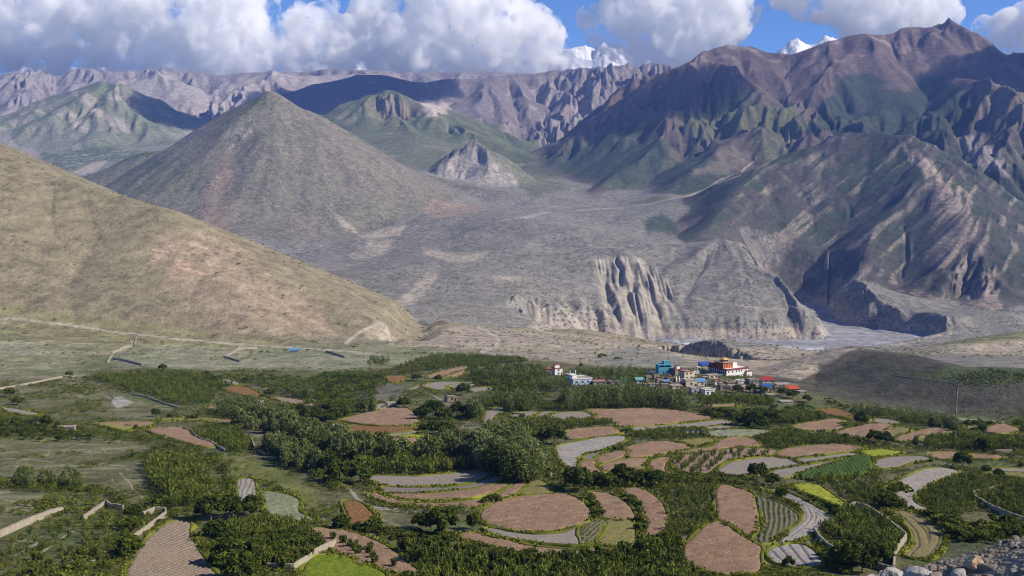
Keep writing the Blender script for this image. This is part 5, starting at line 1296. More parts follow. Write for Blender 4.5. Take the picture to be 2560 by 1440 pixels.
# bushes along hedges between the terraces: tile, line, width px, size m
HB = [
 ('B',[(1380,670),(1400,760),(1480,830),(1600,860),(1740,860)],40,3.2,1.0,'in the hedge from the broad dark tree down to the hedge line'),
 ('B',[(1680,1000),(1720,1080),(1640,960)],40,2.8,1.0,'in the hedge right of the half-moon field'),
 ('B',[(1900,960),(1960,1040),(2000,1130),(1990,1230),(1960,1240)],45,2.6,1.0,'in the hedge between the two rounded pink fields'),
 ('B',[(1770,860),(1900,880),(2050,870),(2140,900)],40,3.6,1.0,'in the hedge above the crescent field'),
 ('C',[(0,620),(120,640),(300,640),(450,640),(620,650),(760,680)],50,3.2,1.0,'in the broad hedge across the right half'),
 ('C',[(930,690),(1000,740),(1120,790),(1250,850),(1330,880),(1400,840)],45,2.8,1.0,'in the hedge along the winding grey strip'),
 ('C',[(1500,500),(1530,560),(1560,620),(1620,700),(1600,760),(1650,830)],45,3.0,1.0,'in the hedge right of the maize field'),
 ('C',[(1700,820),(1850,880),(1980,900),(2080,960),(2250,1000),(2450,980),(2560,960)],80,3.4,1.0,'in the thicket below the shady orchard'),
 ('C',[(20,740),(60,830),(180,900),(160,1000),(80,1040)],50,2.4,1.0,'in the hedge around the crescent field'),
 ('C',[(1100,1080),(1200,1140),(1300,1200),(1400,1220)],60,2.8,1.0,'in the hedge left of the orchard wall'),
 ('A',[(0,870),(150,900),(400,890),(620,910),(740,960),(780,1000)],45,2.6,1.0,'in the hedge under the grassy knoll'),
 ('A',[(780,690),(900,680),(1050,640),(1200,660),(1300,700)],45,2.6,1.0,'in the hedge above the terraced orchard'),
 ('A',[(1300,720),(1400,790),(1440,880),(1380,960),(1300,1040)],45,2.8,1.0,'in the hedge right of the terraced orchard'),
 ('A',[(1560,830),(1700,900),(1850,960)],40,2.2,1.0,'in the hedge above the grey green ribbed plot'),
 ('A',[(1650,560),(1750,600),(1900,740),(2000,820),(2100,900)],60,3.4,1.0,'in the hedge running down the slope at left of centre'),
 ('A',[(380,500),(600,560),(800,570),(980,600),(1100,640)],50,2.6,1.0,'in the hedge under the pink strips at left'),
 ('A',[(0,450),(150,500),(330,560),(560,580)],60,2.4,1.0,'in the green hedge beside the flat roofed hut'),
 ('A',[(1180,1120),(1200,1230),(1290,1350),(1350,1440)],50,2.6,1.0,'in the hedge right of the brown ribbed field'),
 ('B',[(100,1130),(350,1160),(600,1200),(850,1195)],40,2.2,1.0,'in the hedge above the dotted pink field'),
 ('C',[(800,300),(900,320),(1020,330),(1300,380),(1500,390)],50,3.0,1.0,'in the hedge above the long pink field'),
 ('C',[(1250,100),(1340,150),(1440,190)],30,4.0,1.0,'in the line of dark bushes at the corner of the dark slope'),
 ('D',[(1500,560),(1600,580),(1750,590),(1850,620)],60,4.0,1.0,'in the thicket right of the widest pink terrace'),
]
bushes = []
for t_, line, wpx, h, dens, where in HB:
    s_ = TILES[t_][2]
    for (ax, ay), (bx, by) in zip(line[:-1], line[1:]):
        L = math.hypot(bx - ax, by - ay); k_ = max(2, int(L * dens / 7.0))
        for _ in range(k_):
            u_ = random.random(); x = ax + (bx - ax) * u_ + random.gauss(0, wpx * 0.33); y = ay + (by - ay) * u_ + random.gauss(0, wpx * 0.33)
            px_, py_ = px_of(t_, x, y); g_ = hit(px_, min(py_ + h * 1.5, 1470))
            if g_ is None or g_.y > 1300 or in_field(np.array([g_.x]), np.array([g_.y]))[0]: continue
            bushes.append((math.hypot(g_.x, g_.y), g_.x, g_.y, h * random.uniform(0.6, 1.3), random.uniform(0.9, 1.5), where))
bushes.sort()
for k_, (d, x, y, h, w, where) in enumerate(bushes):
    if k_ < 300: plant('bush', x, y, h, w, 'leafy green bush ' + where, 'bushes ' + where)
    else: plant_stuff('bush', 'bush', x, y, h, w, rgs)
flush_stuff('bush', 'far_hedges', 'far hedges of green bushes between the terraces', 'hedge')
# scrub and grass on the ground between the fields
OPEN = [world_poly(t_, p_) for t_, p_ in (('A',[(0,600),(400,570),(700,590),(950,650),(700,700),(500,740),(880,740),(900,900),(880,1010),(760,960),(600,900),(0,890)]),
    ('A',[(0,900),(300,900),(650,930),(700,990),(380,1050),(0,1170)]), ('A',[(0,200),(380,200),(600,230),(800,320),(1000,380),(950,450),(500,440),(200,380)]),
    ('A',[(1350,690),(1650,740),(1950,900),(2000,1050),(1850,960),(1650,860),(1450,820)]), ('B',[(280,1000),(560,1040),(900,1060),(900,1100),(600,1120),(420,1110)]),
    ('C',[(900,140),(1150,120),(1250,170),(1000,180)]), ('C',[(2030,960),(2300,1060),(2500,1090),(2400,1240),(1900,1240),(2020,1100)]))]
def scatter(n_, d0, d1, fn):
    a = RNG.uniform(-0.46, 0.46, n_); d = (np.sqrt(RNG.uniform(d0 ** 2, d1 ** 2, n_)) if fn is None else RNG.uniform(d0, d1, n_)); return d * np.sin(a), d * np.cos(a)
x, y = scatter(52000, 262, 980, 1)
ok = ~in_field(x, y)
opn = np.zeros(x.shape, bool)
for p_ in OPEN:
    if len(p_) > 2: opn |= in_poly(x, y, p_)
dn = fbm(x / 22, y / 22, 3, 600)
pxs = 1280 + FPX * x / y; zs = ground(x, y); pys = 480 - FPX * zs / y
bare = (pys < 1035 - 0.0 * pxs) & (pxs > 1950) | (pys < 925) | ((pys < 955) & (pxs < 200)) | ((pxs > 1880) & (pys < 990))
ok &= ~bare & np.where(opn, (dn > 0.56), dn > 0.41)
for xx, yy, q in zip(x[ok], y[ok], dn[ok]):
    h = 0.6 + 5.5 * max(0, q - 0.42) * RNG.random() + 0.9 * RNG.random()
    plant_stuff('scrub', 'bush', xx, yy, h, 1.0 + RNG.random(), rgs)
flush_stuff('scrub', 'scrub', 'low green scrub growing between the terraces', 'scrub')
x, y = scatter(9000, 262, 900, 1); ok = ~in_field(x, y) & (fbm(x / 30, y / 30, 3, 620) > 0.5)
zs = ground(x, y); pys = 480 - FPX * zs / y; ok &= pys > 960
for xx, yy in zip(x[ok], y[ok]): plant_stuff('dry', 'bush', xx, yy, 0.5 + 0.9 * RNG.random(), 1.3, rgs, LM['yellowish'])
flush_stuff('dry', 'yellow_scrub', 'yellowish tufts and herbs between the terraces', 'scrub')
# far slopes: dwarf shrubs
x, y = scatter(9000, 1000, 2300, None); zz = ground(x, y); pxs = 1280 + FPX * x / y; pys = 480 - FPX * zz / y
lim = np.interp(pxs, [0, 200, 400, 600, 800, 930], [385, 458, 518, 640, 748, 805])
sel_ = fbm(x / 60, y / 60, 3, 640)
ok = (zz > ZR + 8) & (sel_ > 0.47)
for xx, yy, q in zip(x[ok], y[ok], sel_[ok]): plant_stuff('dwarf', 'bush', xx, yy, 1.2 + 4.0 * RNG.random() ** 4, 1.1, rgs)
flush_stuff('dwarf', 'dwarf_shrubs', 'dark dwarf shrubs dotted over the dry hillsides', 'shrubs')
# lime green grass on the terrace banks
def banks():
    cen, hs = [], []
    for (ax, ay), (bx, by), kind in bank_edges:
        L = math.hypot(bx - ax, by - ay); dist = math.hypot(ax, ay)
        nx, ny = (by - ay) / (L + 1e-6), -(bx - ax) / (L + 1e-6)
        dens = 2.4 if dist < 500 else 1.6
        front = 1.0 if True else 0.0
        for _ in range(int(L * dens * (2 if dist < 600 else 1.4))):
            u_ = random.random(); off = random.gauss(0.7, 0.30 + dist / 2500)
            if vnoise(ax / 14, ay / 14, 650) < 0.45: continue
            cen.append((ax + (bx - ax) * u_ + nx * off, ay + (by - ay) * u_ + ny * off)); hs.append(random.uniform(0.28, 0.75) * (1 + dist / 1000))
    cen = np.array(cen); hs = np.array(hs); z = ground(cen[:, 0], cen[:, 1])
    rg = np.random.default_rng(3); n_ = len(cen)
    c3 = np.stack([cen[:, 0], cen[:, 1], z + 0.2 + hs * 0.45], 1)
    a = rg.random(n_) * 3.14; u = np.stack([np.cos(a), np.sin(a), 0 * a], 1) * (hs * 0.55)[:, None]; up = np.stack([rg.normal(size=n_) * 0.3, rg.normal(size=n_) * 0.3, np.ones(n_)], 1) * (hs * 0.6)[:, None]
    V = np.stack([c3 - u - up, c3 + u - up, c3 + u * 0.5 + up, c3 - u * 0.5 + up], 1).reshape(-1, 3)
    VV = [V]; FF = [np.arange(n_ * 4).reshape(-1, 4)]; vv = [np.repeat(0.35 * rg.random(n_) + 0.6 * vnoise(cen[:, 0] / 12, cen[:, 1] / 12, 651), 4)]; o_ = len(V)
    for wp in BANKS:       # the turf bank itself: a low grassy ridge round the plot
        fine = []
        for a, b in zip(wp, wp[1:] + wp[:1]):
            k_ = max(1, int(math.hypot(b[0] - a[0], b[1] - a[1]) / 1.2)); fine += [(a[0] + (b[0] - a[0]) * i / k_, a[1] + (b[1] - a[1]) * i / k_) for i in range(k_)]
        A_ = np.array(fine); m_ = len(A_)
        if m_ < 6: continue
        ws = 0.35 + 1.0 * vnoise(A_[:, 0] / 6, A_[:, 1] / 6, 655)[:, None] * (1 + np.hypot(A_[:, 0], A_[:, 1])[:, None] / 900)
        nx = np.roll(A_, -1, 0) - np.roll(A_, 1, 0); nx /= np.hypot(nx[:, 0], nx[:, 1])[:, None] + 1e-6
        ar = np.sum(A_[:, 0] * np.roll(A_[:, 1], -1) - np.roll(A_[:, 0], -1) * A_[:, 1]); nn = np.stack([nx[:, 1], -nx[:, 0]], 1) * (1 if ar > 0 else -1)
        rings = []
        for off, up in ((-0.15, 0.0), (0.0, 0.62), (0.55, 0.72), (1.0, 0.35), (1.25, -0.15)):
            q = A_ + nn * off * ws * (1 if off > 0 else 2); zz = ground(q[:, 0], q[:, 1]) + up + (0.25 * (vnoise(A_[:, 0] / 1.3, A_[:, 1] / 1.3, 656) - 0.5) if up > 0.1 else 0); rings.append(np.c_[q, zz])
        VV.append(np.stack(rings, 1).reshape(-1, 3)); i_ = np.arange(m_)[:, None] * 5; j_ = ((np.arange(m_) + 1) % m_)[:, None] * 5
        for k in range(4): FF.append(np.c_[i_ + k, i_ + k + 1, j_ + k + 1, j_ + k] + o_)
        vv.append(np.repeat(np.clip(1.5 * fbm(A_[:, 0] / 12, A_[:, 1] / 12, 3, 657) - 0.3, 0, 1), 5)); o_ += m_ * 5
    o = mesh_np('bank_grass', np.vstack(VV), np.vstack(FF), LM['lime'], False, {'var': ('FLOAT', np.hstack(vv))})
    tag(o, 'lime green grass fringing the banks of the terraces', 'grass', None, 'stuff')
    print('bank', n_)
banks()
# ------------------------------------------------------------------ buildings, walls, flags, boulders
TILES.update({'E': (1590, 880, 8.0), 'G': (1820, 900, 10.667), 'I': (1350, 890, 10.24), 'K': (1660, 1040, 16.0)})
def flat_mat(name, c, sc=1.2, var=0.25, bump=0.03, rough=0.9):
    t = NT(name); geo = t.add('ShaderNodeTexCoord').outputs['Object']
    n_ = t.noise(sc, geo, 6, 0.65); v = t.ramp(n_, [(0.3, 1 - var), (0.7, 1 + var)])
    t.color(t.mix(1.0, c, v, 'MULTIPLY')); t.b.inputs['Roughness'].default_value = rough
    if bump: t.bump(n_, 0.7, bump)
    return t.m
def stone_mat(name, c1, c2, scale=2.2):
    t = NT(name); geo = t.add('ShaderNodeTexCoord').outputs['Object']
    v = t.add('ShaderNodeTexVoronoi', Scale=scale); t.link(geo, v.inputs['Vector'])
    n_ = t.noise(0.8, geo, 5, 0.6)
    c = t.mix(v.outputs['Color'], c1, c2); c = t.mix(1.0, c, t.ramp(n_, [(0.3, 0.75), (0.7, 1.2)]), 'MULTIPLY')
    t.color(c); t.bump(v.outputs['Distance'], 0.6, 0.08); return t.m
BM = {'white': flat_mat('whitewash', (0.72, 0.70, 0.66), 0.7, 0.12), 'cream': flat_mat('cream_plaster', (0.56, 0.48, 0.37), 0.8, 0.15), 'mud': stone_mat('mud_stone', (0.30, 0.25, 0.19), (0.22, 0.185, 0.145)),
      'stone': stone_mat('grey_stone', (0.26, 0.24, 0.21), (0.16, 0.15, 0.14)), 'grey': flat_mat('cement_render', (0.36, 0.36, 0.35), 0.6, 0.12), 'blue': flat_mat('sky_blue_paint', (0.10, 0.34, 0.45), 0.5, 0.08),
      'bluegrey': flat_mat('pale_blue_plaster', (0.36, 0.45, 0.52), 0.5, 0.1), 'red': flat_mat('red_ochre_paint', (0.36, 0.075, 0.035), 0.6, 0.12), 'maroon': flat_mat('maroon_band', (0.24, 0.07, 0.07), 0.8, 0.1), 'earth': flat_mat('earth_roof', (0.33, 0.29, 0.235), 0.5, 0.2),
      'tin_blue': flat_mat('blue_sheet', (0.035, 0.10, 0.36), 1.5, 0.2, 0.02, 0.5), 'tin_sky': flat_mat('light_blue_sheet', (0.12, 0.27, 0.45), 1.5, 0.15, 0.02, 0.5), 'tin_red': flat_mat('red_sheet', (0.34, 0.045, 0.03), 1.2, 0.15, 0.02, 0.5), 'tin_orange': flat_mat('orange_sheet', (0.48, 0.09, 0.035), 1.2, 0.12, 0.02, 0.5),
      'tin_green': flat_mat('sea_green_sheet', (0.16, 0.36, 0.32), 1.2, 0.12, 0.02, 0.5), 'dark': flat_mat('dark_opening', (0.02, 0.02, 0.022), 2, 0.1, 0), 'wood': flat_mat('firewood', (0.15, 0.105, 0.065), 6, 0.5, 0.06), 'gold': flat_mat('gilt_roof', (0.60, 0.43, 0.17), 1, 0.1, 0.0, 0.35),
      'yellow': flat_mat('yellow_trim', (0.62, 0.42, 0.16), 1, 0.1), 'dry': stone_mat('dry_stone_wall', (0.42, 0.37, 0.30), (0.27, 0.24, 0.20), 1.6), 'pale_wall': flat_mat('pale_mud_wall', (0.33, 0.29, 0.22), 0.5, 0.22, 0.05)}
class MB:
    def __init__(s): s.v = []; s.f = []
    def box(s, x0, x1, y0, y1, z0, z1, tp=0.0):
        o = len(s.v); a = tp
        s.v += [(x0, y0, z0), (x1, y0, z0), (x1, y1, z0), (x0, y1, z0), (x0 + a, y0 + a, z1), (x1 - a, y0 + a, z1), (x1 - a, y1 - a, z1), (x0 + a, y1 - a, z1)]
        s.f += [(o, o + 3, o + 2, o + 1), (o + 4, o + 5, o + 6, o + 7), (o, o + 1, o + 5, o + 4), (o + 1, o + 2, o + 6, o + 5), (o + 2, o + 3, o + 7, o + 6), (o + 3, o, o + 4, o + 7)]
        return s
    def quad8(s, p):
        o = len(s.v); s.v += p
        s.f += [(o, o + 3, o + 2, o + 1), (o + 4, o + 5, o + 6, o + 7), (o, o + 1, o + 5, o + 4), (o + 1, o + 2, o + 6, o + 5), (o + 2, o + 3, o + 7, o + 6), (o + 3, o, o + 4, o + 7)]
        return s
    def build(s, name, mat, parent=None):
        return mesh_np(name, np.array(s.v, float), np.array(s.f, int), mat, False, parent=parent)
def root(name, loc, rz, label, cat, group=None):
    e = bpy.data.objects.new(name, None); e.empty_display_size = 1; COL.objects.link(e); e.location = loc; e.rotation_euler = (0, 0, rz)
    tag(e, label, cat, group); return e
def openings(e, w, y, h0, hh, xs, ww, mat_frame='wood', name='window', z=None):
    for x in xs:
        f = MB().box(x - ww / 2 - .12, x + ww / 2 + .12, y - 0.10, y - 0.003, h0 - .1, h0 + hh + .12).build(name, BM[mat_frame], e)
        MB().box(x - ww / 2, x + ww / 2, y - 0.13, y - 0.02, h0, h0 + hh).build('pane' if name == 'window' else 'door_leaf', BM['dark'], f)
HG = 'village houses'
def house(t_, x, ybase, wpx, hpx, label, wall='mud', roof='earth', rot=20, depth=None, storeys=1, win=2, band=None, door=True, wood=True, pitched=None, upper=None, name='house', below=3.0, awning=None):
    px_, py_ = px_of(t_, x, ybase); s_ = TILES[t_][2]
    g_ = hit(px_, py_)
    if g_ is None: print('no ground', label); return None
    m = g_.y / FPX; rr_ = abs(R(rot)); w = wpx / s_ * m / (math.cos(rr_) + 0.55 * math.sin(rr_)); h = hpx / s_ * m
    d = depth or w * 0.8
    z0 = float(ground(g_.x, g_.y))
    e = root(name, (g_.x, g_.y, z0), R(rot), label, 'house' if name == 'house' else name.split('_')[-1], HG)
    MB().box(-w / 2, w / 2, 0, d, -below, h, 0.12).build('wall', BM[wall], e)
    th = 0.28
    if pitched:
        rf = MB()
        o1 = 0.5; rise = min(1.6, d * 0.3)
        rf.quad8([(-w / 2 - o1, -o1, h), (w / 2 + o1, -o1, h), (w / 2 + o1, d + o1, h + rise * .9), (-w / 2 - o1, d + o1, h + rise * .9), (-w / 2 - o1, -o1, h + .12), (w / 2 + o1, -o1, h + .12), (w / 2 + o1, d + o1, h + rise), (-w / 2 - o1, d + o1, h + rise)])
        rf.build('roof', BM[pitched], e)
        g2 = MB().box(-w / 2 + .2, w / 2 - .2, d * .55, d - .15, h - .05, h + rise * .5); g2.build('gable', BM[wall], e)
    else:
        r_ = MB().box(-w / 2 - .25, w / 2 + .25, -.25, d + .25, h + .003, h + th)
        rf = r_.build('roof', BM[roof], e)
        if band:
            for a in ((-w / 2 - .3, w / 2 + .3, -.3, .02), (-w / 2 - .3, w / 2 + .3, d - .02, d + .3), (-w / 2 - .3, -w / 2 + .02, .02, d - .02), (w / 2 - .02, w / 2 + .3, .02, d - .02)):
                pass
            b_ = MB().box(-w / 2 - .3, w / 2 + .3, -.3, .05, h + th - .1, h + th + .45).box(-w / 2 - .3, w / 2 + .3, d - .05, d + .3, h + th - .1, h + th + .45).box(-w / 2 - .3, -w / 2 + .05, .053, d - .053, h + th - .1, h + th + .45).box(w / 2 - .05, w / 2 + .3, .053, d - .053, h + th - .1, h + th + .45)
            b_.build('parapet', BM[band], e)
        elif wood:
            # firewood stacked along the roof edges
            b_ = MB().box(-w / 2 - .2, w / 2 + .2, -.2, .5, h + th + .003, h + th + .38 + .1 * random.random()).box(-w / 2 - .2, -w / 2 + .5, .51, d, h + th + .003, h + th + .42)
            b_.build('firewood_stack', BM['wood'], e)
    sh = h / storeys
    for k in range(storeys):
        n_ = win
        if n_: openings(e, w, 0.0, k * sh + sh * 0.38, min(1.2, sh * 0.4), [(-w / 2 + (i + 0.7) * w / (n_ + 0.4)) for i in range(n_)], min(1.0, w / (n_ * 2.4)))
    if door: openings(e, w, 0.0, 0.05, min(2.0, sh * 0.7), [w / 2 - 0.9], 0.9, 'wood', 'door')
    if upper:
        uw, uh, ux, umat, urf = upper
        MB().box(ux * w - uw * w / 2, ux * w + uw * w / 2, d * .35, d * .95, h + th + .003, h + th + uh, 0.05).build('upper_room', BM[umat], e)
        MB().box(ux * w - uw * w / 2 - .25, ux * w + uw * w / 2 + .25, d * .35 - .25, d * .95 + .25, h + th + uh + .003, h + th + uh + .25).build('upper_roof', BM[urf], e)
    if awning:
        MB().quad8([(-w / 2, -1.6, h * .62), (w / 2, -1.6, h * .62), (w / 2, -.02, h * .8), (-w / 2, -.02, h * .8), (-w / 2, -1.6, h * .66), (w / 2, -1.6, h * .66), (w / 2, -.02, h * .84), (-w / 2, -.02, h * .84)]).build('awning', BM[awning], e)
    # two corner poles with faded prayer flags stand on many roofs
    return e, w, d, h
def monastery():
    px_, py_ = px_of('E', 1810, 480); g_ = hit(px_, py_); m = g_.y / FPX
    a = R(32); e = root('monastery', (g_.x, g_.y, g_.z), a, 'big white monastery with red upper hall and gilded roof on the village hilltop', 'monastery', None)
    w = 65 * m / math.cos(a) * 0.97; d = 46 * m / math.sin(a) * 0.8; h = 16.5 * m
    # local origin at the near corner: front runs along +x, left side runs back along +y
    MB().box(0, w, 0, d, -7, h, 0.15).build('wall', BM['white'], e)
    MB().box(-.25, w + .25, -.25, .35, h - 1.1, h + .25).box(-.25, w + .25, d - .35, d + .25, h - 1.1, h + .25).box(-.25, .35, .352, d - .352, h - 1.1, h + .25).box(w - .35, w + .25, .352, d - .352, h - 1.1, h + .25).build('parapet', BM['maroon'], e)
    MB().box(.36, w - .36, .36, d - .36, h - .5, h - .1).build('roof', BM['grey'], e)
    openings(e, w, 0.1, h * .45, 1.1, [w * k for k in (.1, .28, .46, .58, .7, .9)], 0.9, 'maroon')
    for k in range(9):
        y = d * (k + .6) / 9.6
        f = MB().box(-.1, -.003, y - .55, y + .55, h * .3, h * .72).build('window', BM['maroon'], e); MB().box(-.14, -.04, y - .4, y + .4, h * .35, h * .68).build('pane', BM['dark'], f)
    # red hall with grey cornice
    hw, hd, hh = w * .42, d * .42, 4.4
    x0, y0 = w * .05, d * .22; z = h + .003
    hall = MB().box(x0, x0 + hw, y0, y0 + hd, z - .1, z + hh).build('upper_hall', BM['red'], e)
    for k in range(5): MB().box(x0 + hw * k / 4.0 - .18, x0 + hw * k / 4.0 + .18, y0 - .14, y0 - .003, z, z + hh).build('pilaster', BM['yellow'], hall)
    MB().box(x0 - .9, x0 + hw + .9, y0 - .9, y0 + hd + .9, z + hh + .003, z + hh + .6).build('cornice', BM['earth'], e)
    z2 = z + hh + .603
    MB().box(x0 + hw * .3, x0 + hw * .75, y0 + hd * .3, y0 + hd * .75, z2, z2 + 1.5).build('lantern', BM['red'], e)
    cx, cy = x0 + hw * .525, y0 + hd * .525; r1 = hw * .34
    MB().quad8([(cx - r1, cy - r1, z2 + 1.503), (cx + r1, cy - r1, z2 + 1.503), (cx + r1, cy + r1, z2 + 1.503), (cx - r1, cy + r1, z2 + 1.503)] + [(cx - r1 * .35, cy - r1 * .35, z2 + 2.9), (cx + r1 * .35, cy - r1 * .35, z2 + 2.9), (cx + r1 * .35, cy + r1 * .35, z2 + 2.9), (cx - r1 * .35, cy + r1 * .35, z2 + 2.9)]).build('gilded_roof', BM['gold'], e)
    MB().box(cx - .2, cx + .2, cy - .2, cy + .2, z2 + 2.903, z2 + 4.0, .12).build('finial', BM['gold'], e)
    MB().box(x0 + hw + 1.0, x0 + hw + 1.0 + w * .2, y0 + 1, y0 + hd * .8, z - .1, z + 3.6).build('annex', BM['white'], e)
    MB().box(x0 - .5, w * .75, d * .75, d * .97, z - .1, z + 3.0).build('rear_wing', BM['maroon'], e)
    # white wing to the right, dropping down the slope
    MB().box(w * .86, w + 2.2, -2.0, 4.0, -9, h * .35).build('porch', BM['white'], e)
    MB().box(w * .86 - .2, w + 2.4, -2.2, 4.2, h * .35 + .003, h * .35 + .4).build('porch_roof', BM['maroon'], e)
    # long roofed gallery along the left side
    MB().box(-5.0, -.3, d * .1, d * 1.25, -4, h * .28).build('gallery', BM['stone'], e)
monastery()
def blue_house():
    px_, py_ = px_of('E', 578, 455); g_ = hit(px_, py_); m = g_.y / FPX; w = 33 * m; h = 24 * m; d = 9.0
    e = root('house', (g_.x, g_.y, g_.z), R(8), 'tall sky blue house with open top storey, highest at the left of the village', 'house', HG)
    MB().box(-w / 2, w / 2, 0, d, -3, h * .8).box(-w / 2, -w / 2 + .5, 0, d, h * .8, h).box(w / 2 - .5, w / 2, 0, d, h * .8, h).box(-.25, .25, 0, .5, h * .8, h).box(-w / 2 + .5, w / 2 - .5, d - .4, d, h * .8, h).build('wall', BM['blue'], e)
    MB().box(-w / 2 - .3, w / 2 + .3, -.3, d + .3, h + .003, h + .35).build('roof', BM['blue'], e)
    MB().box(-w * .02, w / 2, 2.5, d - .5, h + .353, h + 2.6).build('upper_room', BM['blue'], e)
    MB().box(-w * .02 - .2, w / 2 + .2, 2.3, d - .3, h + 2.603, h + 2.9).build('upper_roof', BM['tin_green'], e)
    MB().box(-w / 2 - .05, w / 2 + .05, -.08, -.003, h * .38, h * .42).build('cornice', BM['tin_blue'], e)
    openings(e, w, 0, h * .5, 1.3, [w * .36], .9, 'blue'); openings(e, w, 0, h * .12, 1.3, [-w * .1, w * .36], .9, 'blue')
    MB().box(w * .02, w * .36, -1.6, -.003, .1, 1.2).build('balcony', BM['white'], e)
    MB().box(-w / 2 - 1.5, w / 2 + 1, -3.2, -1.7, -4, .05).build('plinth', BM['mud'], e)
blue_house()
H_ = house
H_('E',1480,870,250,110,'long white house at the lower edge of the village, with blue barrels on top','white',rot=18,win=2,band='white')
H_('E',1190,850,190,120,'plain grey cement house beside the red sheet roof','grey',rot=15,win=1,band='grey')
H_('E',1110,700,260,130,'tall pale square house in the centre of the village with one window','cream',rot=12,win=1,band='cream',storeys=1)
H_('E',1330,690,210,100,'house under the long light blue sheet roof','cream',rot=14,pitched='tin_sky',win=1)
H_('E',1640,660,150,70,'small white and red house right of the light blue roof','white',rot=20,band='maroon',win=1)
H_('E',1570,530,280,60,'broad flat mud house just below the monastery gallery','cream',roof='earth',rot=16,wood=False,win=2)
H_('E',1060,560,260,170,'cream house with a red parapet right of the blue house','cream',rot=28,band='maroon',storeys=2,win=2)
H_('E',860,470,220,120,'house with white top and red band touching the blue house','mud',rot=28,band='maroon',storeys=2,win=1,upper=(.4,2.2,.1,'white','maroon'))
H_('E',1200,500,160,90,'little yellowish house with arched porch in the village centre','cream',rot=20,band='white',win=1)
H_('E',1255,370,80,60,'tiny white shrine like house on the bare slope above the roofs','white',rot=15,win=1,band='white',wood=False)
H_('E',1450,310,300,50,'low mud shed under a bright blue tarpaulin left of the monastery','mud',rot=15,pitched='tin_blue',win=0)
H_('E',90,640,170,80,'house with sea green sheet roof at the left tip of the village','bluegrey',rot=10,pitched='tin_green',win=1)
H_('E',290,470,100,60,'small house with royal blue roof left of the blue house','stone',rot=12,pitched='tin_blue',win=1)
H_('E',260,580,150,90,'dark stone house below the royal blue roof','stone',rot=25,win=1)
H_('E',420,560,150,90,'brown stone house right of the dark stone house','mud',rot=22,win=1)
H_('E',480,640,150,90,'shadowy mud house in front of the brown stone house','mud',rot=24,win=1)
H_('E',620,640,120,50,'low house with a light blue sheet roof before the blue house','mud',rot=10,pitched='tin_sky',win=0)
H_('E',700,610,180,90,'dark house under the trees in front of the blue house','stone',rot=20,win=1)
H_('E',860,640,170,90,'dark stone house with a tall flag pole before the cream house','stone',rot=20,win=1)
H_('E',600,710,200,50,'low earthen shed behind the front hedge, left one','mud',rot=12,win=0)
H_('E',830,740,240,60,'long low earthen house behind the front hedge, right one','cream',rot=12,win=1,wood=False)
H_('E',350,700,180,60,'grey slanted shed at the left behind the front hedge','grey',rot=16,win=0,wood=False)
H_('E',1750,640,150,60,'house with a pale flat top below the monastery rock','cream',rot=15,win=1)
H_('E',1900,700,170,80,'stone house left in the front row below the monastery','stone',rot=18,win=1)
H_('E',1980,760,220,80,'cream flat house nearest to the trees below the monastery','cream',rot=14,win=2,wood=False)
H_('E',2130,640,200,60,'white walled house behind the front row, right of centre','white',rot=12,win=0,band='white')
H_('E',1760,760,180,80,'grey stone house in the front row right of the long white house','stone',rot=16,win=1)
H_('E',2080,720,120,70,'dark house squeezed beside the two storey house','stone',rot=20,win=1)
H_('E',2360,700,240,140,'two storey stone house with overhanging flat roof right of the monastery','stone',rot=25,storeys=2,win=2,roof='earth')
H_('G',620,790,500,60,'low long mud house in front of the two storey stone house','cream',rot=10,win=2,wood=False)
H_('G',1060,830,240,120,'pale house under the slanting blue tarpaulin roof','cream',rot=12,pitched='tin_blue',win=1)
H_('G',1080,600,340,60,'long shed with a dark red tiled roof behind the right houses','white',rot=5,pitched='tin_red',win=2)
H_('G',1500,720,400,60,'wide bare mud house left of the orange roof','cream',rot=5,win=1,wood=False)
H_('G',1780,830,330,60,'shed with the bright orange red roof at the right end of the village','mud',rot=14,pitched='tin_orange',win=0)
H_('G',2010,900,230,60,'grey flat shed attached right of the orange red roof','stone',rot=18,win=0,wood=False)
H_('G',1180,980,260,50,'half hidden shed between trees below the tarpaulin roof','mud',rot=16,win=0,wood=False)
H_('G',1580,1160,330,40,'low pale enclosure house below the last trees of the village','cream',rot=4,win=0,wood=False,door=False)
H_('G',880,900,300,60,'mud house between the long mud house and the trees','mud',rot=14,win=0)
